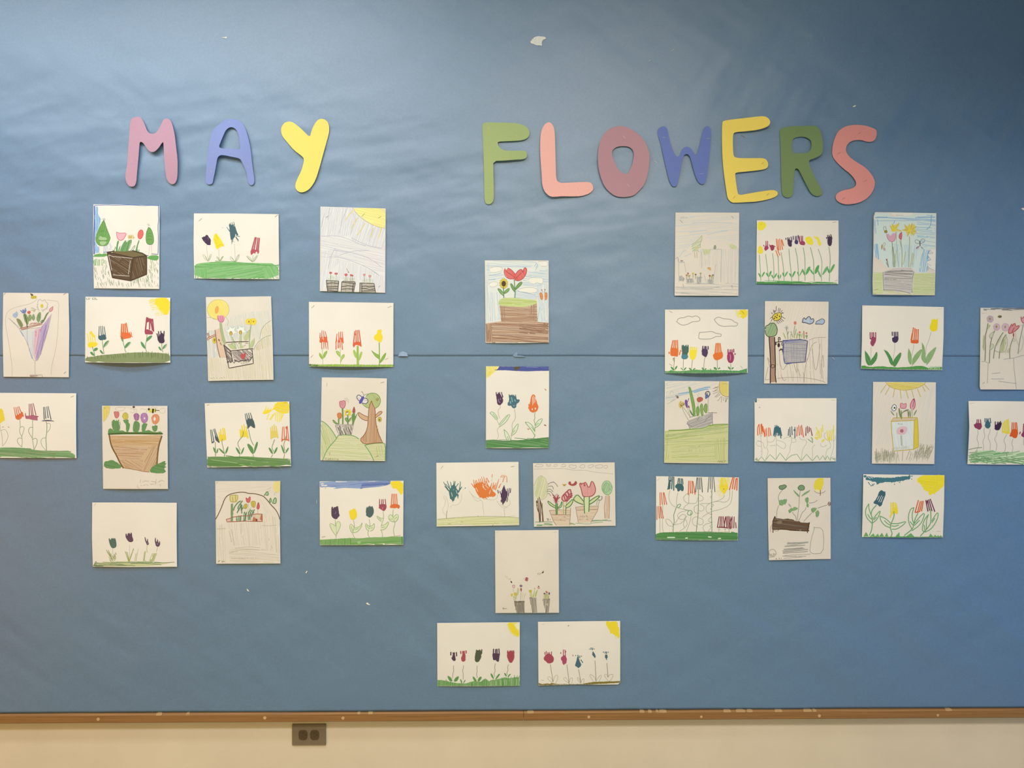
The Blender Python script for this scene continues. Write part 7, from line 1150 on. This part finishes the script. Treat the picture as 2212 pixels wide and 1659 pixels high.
d.part('gift_bag', 'white bag with a yellow side').F('dcd4c4', "485 815 890 795 880 1300 530 1330 500 1050", 0).F('d2b690', "530 750 930 745 890 795 485 815", 0).F('dcbc3c', "890 795 945 750 960 1000 962 1260 880 1300", 0).H('c7c9c0', "500 830 880 810 870 1290 540 1310", 80, 5, 1.2, .5, .3).L('c2a43c', 1.6, "485 815 500 1050 530 1330 880 1300 962 1260 960 1000 945 750 890 795 485 815/890 795 880 1300/485 815 530 750 945 745", 0).sub('printed_flower').F('dcb0a8', "575 990 600 920 680 895 760 905 770 960 740 1030 680 1050 590 1035", 1).E('bf7078', 672, 978, 32, 32).ring('a4505e', .9, 672, 978, 18, 18).H('8f8a5c', "645 1060 695 1060 695 1240 655 1240", 89, 2.6, 1.3, .35).H('a39c7a', "540 1260 800 1230 800 1290 545 1310", 88, 3, 1.0, .5).sub('word').L('a39684', .9, "610 845 615 870/605 848 630 845/640 850 640 868 655 865/665 850 678 868/670 850 682 865", 0)
d.part('flower', 'white flower with a blue outline').F('e6dccb', "510 560 530 520 560 515 582 550 570 610 530 635 500 610", 1).L('5a6478', 1.4, "500 560 515 530 545 512 560 525 582 550 575 600 535 635 505 610 490 575 505 565").E('4f4030', 545, 575, 16, 17).sub('stem').F('8a8a64', "470 615 495 640 550 705 530 710 490 665/575 650 590 650 595 760 580 760", 1)
d.part('flower', 'pink square tulip').F('dc9a94', "650 500 700 515 755 488 748 580 690 590 650 575", 1).L('b45c5e', 1.3, "650 500 670 490 705 515 755 488 745 585 690 585 650 580 645 540 650 500").sub('stem').F('84884e', "650 640 670 600 680 780 655 770", 1).F('807c54', "620 570 640 590 650 690 660 760 630 720 612 620/680 650 740 605 800 600 790 625 720 640 670 680/770 620 800 640 800 740 780 740", 1)
d.part('flower', 'pointed pink tulip').F('dca09c', "820 540 840 470 885 400 905 480 905 560 870 605 835 590", 1).L('b04a5c', 1.6, "870 605 905 560 905 480 885 400 835 480 818 540 830 590/890 450 870 500 865 560").F('a83e54', "870 440 885 398 900 420 898 470 885 450", 1).sub('stem').L('a8a480', 1.3, "860 610 855 740/840 600 825 740", 0).F('8f8c68', "940 595 930 640 885 720 880 690 900 640/800 620 820 620 830 740 810 740", 1)
d.flush()

d = paint('painting cut off by the right edge, fork flowers on wavy stems over green scribble', (2072, 850, 2212, 1020), 1366, "195 158 800 160 1750 170 1755 900 1748 1500 900 1498 172 1490 200 1000 212 700", dict(lm=.011, bl=.003))
d.part('lawn', 'loose green marker scribble').F('cdd3a2', "340 1205 660 1195 900 1230 1300 1230 1740 1240 1740 1490 230 1480 190 1320", 1).H('6aa05a', "340 1215 660 1200 900 1240 1740 1250 1740 1480 240 1475 200 1320", -8, 3.6, 2.4, .35, .2).H('5a9250', "200 1310 500 1290 800 1340 620 1420 300 1480", 12, 4, 2.2, .3, .2).H('5a9250', "600 1400 900 1330 1360 1370 1740 1420 1740 1480 620 1480", 10, 4.4, 2.2, .35, .25).L('84986a', 1.6, "200 1185 330 1150 480 1140/210 1250 350 1240 420 1270/200 1400 330 1380 480 1400/930 1240 1010 1270 1000 1320/560 1380 610 1420 580 1480")
for nm, col, blob, tin, st in (
    ('crimson flower print', '8f3a52', "300 650 340 640 360 610 410 625 460 620 485 680 460 750 420 770 380 745 330 720", "372 650 378 550/410 640 408 550/460 660 448 550", "390 770 400 850 370 950 410 1060 400 1140 365 1190"),
    ('teal tulip print', '406468', "545 640 560 590 600 545 640 600 668 655 640 730 600 745 555 720 535 670", "545 600 545 525/580 600 580 530/612 600 612 530/665 620 650 520", "530 725 520 800 545 900 490 1020 520 1100 510 1200/650 745 655 800 600 920 660 1040 650 1190"),
    ('black plum tulip print', '3f2640', "745 700 760 660 800 650 850 600 895 610 890 680 850 770 800 782 745 760", "760 700 760 595/805 670 805 600/835 660 835 600/880 660 870 585", "805 800 790 880 740 970 800 1060 780 1200"),
    ('yellow comb print', 'e9cb34', "905 800 960 790 1010 820 1060 800 1060 850 990 850 940 820 905 840", "915 820 925 620/965 820 962 580/1010 820 1000 560/1050 840 1030 545", "1000 870 930 990 985 1090 960 1230"),
    ('orange fork print', 'dc5a20', "1095 800 1110 770 1160 740 1225 770 1245 830 1210 945 1150 940 1110 905 1065 910 1065 870", "1110 800 1118 615/1150 790 1150 615/1188 790 1185 615/1225 800 1210 615", "1135 960 1100 1060 1140 1130 1115 1230"),
    ('crimson print at the edge', '8f3a52', "1305 870 1330 820 1366 790 1440 800 1460 880 1420 930 1360 925 1310 900", "1350 820 1360 640/1400 820 1400 640/1440 830 1440 650/1275 850 1290 810", "1366 930 1350 1050 1390 1150 1380 1240"),
    ('yellow print beyond the edge', 'e9cb34', "1530 820 1600 800 1660 820 1650 880 1540 880", "1540 840 1545 640/1590 830 1590 640/1640 840 1635 640", "1590 890 1570 1050 1600 1240")):
    d.part('flower', nm).F(col, blob, 1, .3).L(col, 2.4 if 'yellow' not in nm else 3.2, tin, 0, .15).sub('stem').L('9c9680', .9, st)
d.staples("228 215 310 195", 'staple')

d = paint('painting with fork prints hanging along the top edge and looping pencil stems', (1400, 1015, 1610, 1185), 2049, "168 132 900 142 1912 158 1905 800 1890 1485 1000 1482 160 1470 165 900", dict(bm=.003))
d.part('lawn', 'solid green marker lawn').F('588a48', "160 1355 260 1320 600 1310 1000 1305 1250 1300 1500 1315 1740 1335 1760 1300 1890 1335 1888 1480 1000 1480 160 1468", 0, .3).H('477a3a', "160 1360 600 1315 1250 1305 1890 1345 1888 1478 160 1466", 2, 3.4, 1.8, .25, .1).H('c9d4a0', "240 1370 700 1320 1740 1330 1860 1480 200 1440", 2, 13, 1.6, .2, .6).L('d8dcb4', 2.4, "410 1425 560 1425/790 1440 830 1435/1270 1412 1330 1418/1480 1448 1530 1445", 0)
d.part('stems', 'looping pencil stems').L('9a9a74', .9, "460 420 435 540 445 640 500 740 590 790 720 825 850 850/630 470 600 620 600 740 625 790/865 510 855 600 860 710 780 760 745 800 780 850 860 860/840 490 750 560 750 630 800 690 860 710 980 715 1030 680 1060 560/870 500 900 470 990 470/1070 520 1150 560 1165 620 1130 655 1075 655/1090 720 1180 770 1180 840 1110 880 1075 850/1060 740 980 760 965 860 1010 920 1080 910/1060 990 980 990 920 1060 950 1160 1020 1190/1070 1010 1160 1040 1160 1140 1090 1165 1050 1130/1110 710 1300 710 1340 690 1500 640 1590 590 1610 530/1720 430 1725 560 1690 650 1600 690 1500 660 1390 670/1780 430 1760 650 1710 750 1550 830 1350 870 1200 950 1140 1000/1330 690 1220 760 1220 870 1290 930 1355 940/1340 980 1250 1070 1340 1110/1350 1110 1180 1150 1150 1230 1190 1290/1330 1160 1290 1190 1340 1200 1270 1290/800 860 650 900 610 980 680 1050 760 1045 800 970 750 930 680 960 600 1080 540 1170/530 1165 470 1060 380 1030 370 1090 430 1180 520 1190/820 970 720 1120 560 1160/900 930 900 1030 860 1160 805 1300/780 1040 740 1130 760 1210/790 1040 830 1130 800 1200 660 1300/250 740 250 1310/310 740 300 1180 318 1300/1340 440 1310 450 1345 480/1345 540 1305 570 1340 600/1350 720 1390 740 1345 780/1340 810 1305 825 1345 840", 1).L('6f8458', 1.4, "1060 420 1060 720 1050 1000 1015 1300/1345 400 1340 700 1335 940 1345 1200 1345 1300/590 800 540 950 550 1100 530 1170 525 1310", 0).L('5f9450', 1.4, "600 790 620 740 680 715 690 750 640 800/880 850 830 890 830 940 880 960 930 930 930 880 890 850/900 900 900 940").L('9a9a74', .8, "1490 1225 1480 1260 1530 1260 1500 1240/1490 1260 1490 1310/1620 1245 1625 1320/1610 1255 1640 1255/1710 1235 1705 1320/1690 1255 1720 1260", 0)
for nm, col, t, blob, w in (
    ('teal fork print in the top left', '42605e', "440 230 445 140/480 240 480 142/495 400 515 145/540 430 542 150", "400 430 420 330 430 230 470 200 475 300 465 410 430 405", 2.6),
    ('teal cloud-like print', '42605e', "625 300 640 180/665 280 662 180/700 290 698 185/735 300 722 188", "570 330 600 300 640 290 720 290 755 370 740 450 700 450 690 410 650 460 615 450 610 390 575 380", 2.4),
    ('orange comb print', 'd66038', "848 525 855 235/895 490 885 235/935 500 925 235/990 515 945 245", "", 2.2),
    ('black comb print', '4c5650', "1000 470 1030 165/1052 410 1052 165/1092 410 1088 165/1145 470 1120 165", "", 2.0),
    ('thin black comb print', '4c5650', "1258 470 1285 155/1312 400 1315 155/1352 400 1350 155/1408 465 1380 155", "", 1.7),
    ('orange comb print at the right edge', 'dc5c2c', "1715 420 1785 160/1775 400 1812 160/1820 410 1855 180/1868 430 1880 175", "1840 190 1880 175 1880 200 1850 205", 2.4),
    ('upper orange comb print at the left edge', 'd66840', "255 740 250 480/300 730 280 480/345 730 320 480/392 730 335 480", "", 2.0),
    ('lower orange comb print at the left edge', 'd66840', "185 1050 190 770/235 1020 220 770/280 1020 255 770/322 1020 270 775", "", 1.9),
    ('maroon comb prints in the lower right', '85333f', "1460 1215 1498 985/1515 1210 1528 985/1555 1210 1555 985/1610 1215 1585 985/1595 1210 1635 985/1660 1220 1640 990/1690 1210 1665 980/1720 1230 1695 980/1740 1245 1725 985/1765 1225 1770 985/1805 1225 1815 990/1855 1225 1845 1110/1720 1150 1760 1010", "1455 1200 1600 1200 1700 1220 1735 1240 1620 1225 1460 1218", 2.1)):
    d.part('fork_print', nm).L(col, w, t, 0, .15)
    if blob: d.F(col, blob, 1, .25)
d.part('sun', 'yellow scratched sun').F('Y', "1520 170 1640 165 1650 260 1690 330 1690 400 1640 460 1600 520 1550 470 1500 400 1500 330 1530 280", 1, .6).H('ecd34c', "1480 170 1720 165 1710 320 1500 320", 85, 3, 1.4, .4).H('ecd86c', "1440 320 1520 290 1600 540 1520 580 1430 480", -35, 3, 1.2, .45).F('6f6a30', "1585 398 1600 395 1605 412 1590 415", 0)
d.staples("190 218 245 170", 'staple')

d = draw('drawing of green sprouts growing from a dark brown log with a yellow bulb sun', (1640, 1020, 1820, 1230), 1422, "143 102 700 97 1215 95 1218 800 1220 1480 700 1490 165 1502 150 800")
d.part('soil', 'dark brown log of soil').F('68482e', "225 830 275 755 300 800 400 800 480 790 580 810 600 830 680 835 720 860 860 860 855 900 840 1010 800 1005 700 990 520 990 480 975 250 985 220 970", 0, .6).H('4f3420', "230 830 280 770 480 800 680 845 850 870 830 1000 520 985 230 975", 6, 3.2, 2.0, .3, .1).F('8a7054', "290 850 360 820 400 850 360 890 310 880", 2).L('4a301c', 1.8, "265 755 235 830 225 970 490 975 520 990 820 1005 860 860/235 970 235 1030/820 1000 825 1035/840 1000 850 1000", 0).L('a8866a', 1.0, "225 880 190 950 195 1020/250 990 300 1010 340 985")
d.part('sun', 'yellow bulb').F('e3c83c', "930 200 960 140 1010 100 1095 98 1098 180 1080 260 1060 305 1000 315 940 300", 1, .3).F('e6d48a', "940 290 1040 300 1030 340 980 345", 1).L('8a7c66', 1.0, "940 320 980 355 1050 360 1100 345 1130 320").L('8a6038', 1.6, "1045 305 1043 395", 0)
for nm, head, st, lf in (('sprout with a flat dark head', "335 255 355 228 400 225 430 210 470 235 455 265 400 300 350 290", "400 300 340 370 325 440 340 500/330 570 300 670 295 790", "335 470 400 475 420 460 470 460 475 500 440 560 420 545 390 580 370 560 340 575"),
                         ('tall sprout with a round head', "660 265 690 225 740 218 775 250 770 300 720 312 675 300", "700 315 685 430 680 560 650 820", "575 300 610 320 690 400 680 430 620 370/705 425 760 360 860 305 870 320 780 385"),
                         ('short sprout', "", "570 680 585 720 620 740 635 820", "500 650 540 610 570 620 600 585 655 610 655 630 600 660 560 660 540 690 505 700"),
                         ('leaning sprout', "", "800 600 790 640 730 690 700 780 670 830/850 525 930 520 990 480", "780 460 800 435 840 430 845 500 825 530 850 550 840 610 800 580 815 530 785 500"),
                         ('right-hand sprout', "", "900 690 830 760 760 840/1000 615 1060 590 1160 560", "880 630 920 600 990 615 960 660 920 695 890 670/990 650 1020 660 1028 720 990 780 965 740 960 690")):
    d.part('sprout', nm)
    if head: d.F('7c9064', head, 1).L('48603a', 1.3, head + ' ' + ' '.join(head.split()[:2]))
    d.F('86a066', lf, 1).H('5f8548', lf, 65, 3.2, 1.3, .35)
    d.sub('stem').L('8a8470', 1.0, st)
d.part('flower_bud').L('7a4a40', 1.6, "1175 540 1190 505 1215 520 1215 555 1195 575 1175 545/1190 530 1205 550", 0)
d.part('bag_outline').L('9a8e7c', .9, "935 930 940 980 890 1120 860 1340 880 1370 930 1395 1090 1380 1105 1130 1080 950 940 945")
d.part('scribble').H('a89c88', "490 1210 640 1185 830 1190 830 1230 700 1260 430 1285 460 1240", -5, 3, 2.2, .35, .1).H('96897a', "390 1320 550 1290 740 1290 860 1340 800 1370 410 1390", -4, 3.2, 2.2, .35, .1).H('a89c88', "390 1410 860 1380 870 1410 700 1470 400 1460", 0, 4, 1.8, .4, .2)
d.part('face').L('9a8e7c', .9, "170 1420 170 1340 210 1315 260 1320 295 1380 270 1430 180 1425/190 1410 210 1390 215 1420/235 1390 260 1410 275 1385/170 1450 260 1440", 1).L('a39684', .8, "180 1390 190 1430/250 1380 245 1420", 0)
d.part('twig').L('9a8e7c', .9, "500 540 520 580 545 600/510 545 545 580")
d.part('signature').L('8a7c6a', 1.0, "285 1485 290 1465 298 1485/335 1480 342 1462 350 1482/375 1465 377 1482", 0)
d.flush()

d = paint('painting with a teal brushed cloud, large yellow sun and four leafy fork flowers', (1845, 1010, 2055, 1180), 2049, "195 140 900 148 1905 160 1895 800 1870 1475 1000 1475 165 1468 180 900", dict(lm=.006, bm=.003))
d.part('cloud', 'teal brushed cloud').F('447074', "240 260 270 185 400 195 500 210 650 215 800 210 1000 190 1185 175 1180 240 1090 265 960 290 800 310 700 305 600 315 480 360 460 310 320 275", 0, .9).E('447074', 232, 185, 32, 26).L('447074', 2.0, "350 385 410 375/300 310 340 370/380 360 430 345/930 290 970 320/850 345 852 360/1210 240 1220 245/1200 180 1235 180/1165 155 1170 190", 0, .4).L('e8d8bc', 1.5, "290 200 340 235/340 195 390 225/400 195 430 210/330 290 470 330/900 300 960 300", 0, .5)
d.part('sun', 'large ragged yellow sun').F('f0d22c', "1320 230 1370 200 1460 165 1900 162 1895 390 1830 430 1800 480 1740 510 1700 560 1660 550 1610 585 1580 570 1560 510 1470 465 1420 360 1340 320", 0, 1.0).H('e6c81e', "1350 230 1880 175 1880 390 1620 540 1460 430", 8, 5, 1.6, .2, .3)
d.part('grass', 'pointed green grass tufts').F('74a85e', "195 1450 250 1355 305 1450/330 1450 410 1385 445 1455/440 1455 500 1390 530 1450/530 1450 585 1375 630 1450/645 1450 690 1365 720 1455/865 1460 950 1360 965 1460/1080 1460 1200 1380 1270 1460/1570 1460 1610 1390 1665 1450/1670 1450 1710 1415 1745 1455/1745 1455 1770 1425 1800 1455/1800 1455 1825 1425 1865 1460", 0).H('4f8c44', "195 1450 250 1355 305 1450/645 1450 690 1365 720 1455/865 1460 950 1360 965 1460/1080 1460 1200 1380 1270 1460/530 1450 585 1375 630 1450/1570 1460 1610 1390 1665 1450", 115, 4, 1.4, .3).F('5a9850', "170 1462 420 1455 720 1458 780 1455 860 1460 1060 1448 1280 1458 1860 1455 1865 1472 1000 1474 170 1466", 0, .3)
for nm, col, blob, tin, st, lf in (
    ('teal four-slot print', '3f6062', "530 500 575 472 620 500 670 540 640 640 595 740 590 790 540 830 510 795 470 770 405 755 410 730 480 640", "645 560 650 510", "470 790 380 890 355 980 385 1070 385 1180 370 1320 320 1430", "310 765 250 860 235 960 270 1070 370 1170/310 765 310 860 350 980 385 1060/290 985 330 1060 380 1090/405 1080 470 990 560 895 530 1000 470 1110 390 1165/410 1105 470 1050"),
    ('yellow comb print', 'efce2a', "860 730 885 740 920 870 920 990 880 965 840 960 790 1000 755 1085 750 1040 775 960 870 860", "775 950 775 740/815 950 810 740/845 950 835 735", "840 930 845 1030 785 1170 760 1250 780 1330 805 1390 780 1450", "545 1025 560 1120 640 1220 760 1270/545 1025 640 1060 720 1120 775 1180/640 1120 700 1180 760 1210/800 1180 950 1180 1105 1125 1050 1200 900 1300 800 1300/790 1230 860 1240 940 1212"),
    ('orange comb print', 'd9602c', "1275 945 1310 930 1370 920 1380 945 1300 955", "1285 945 1355 690/1340 940 1395 715/1380 930 1430 710/1422 915 1458 708", "1345 960 1290 1070 1255 1190 1240 1290 1060 1430", "1260 845 1190 870 1145 1000 1145 1150 1215 1290/1260 845 1225 960 1225 1090 1260 1180/1180 1140 1240 1210/1270 1180 1380 1040 1490 940 1460 1080 1380 1220 1220 1330/1270 1220 1380 1110"),
    ('maroon comb print', '74304a', "", "1555 920 1512 690/1590 900 1550 690/1640 910 1575 675/1700 925 1605 665/1530 800 1540 700", "1590 860 1615 920 1620 1080 1615 1180 1520 1310 1400 1440", "1565 990 1480 1100 1440 1230 1440 1340 1500 1350/1565 990 1525 1110 1520 1290/1475 1210 1490 1330/1640 1120 1700 1020 1765 935 1775 1020 1720 1160 1620 1300 1500 1360/1640 1160 1700 1070")):
    d.part('flower', nm)
    if blob: d.F(col, blob, 1, .3)
    d.L(col, 2.5, tin, 0, .2)
    if 'slot' in nm: d.L('e6d8c0', 1.4, "490 680 530 600/520 720 580 590/560 730 610 610", 0, .4)
    d.sub('stem').L('6fa062', 2.0, st).L('6fa062', 1.8, lf)
d.staples("1740 1335 1820 1338", 'staple')
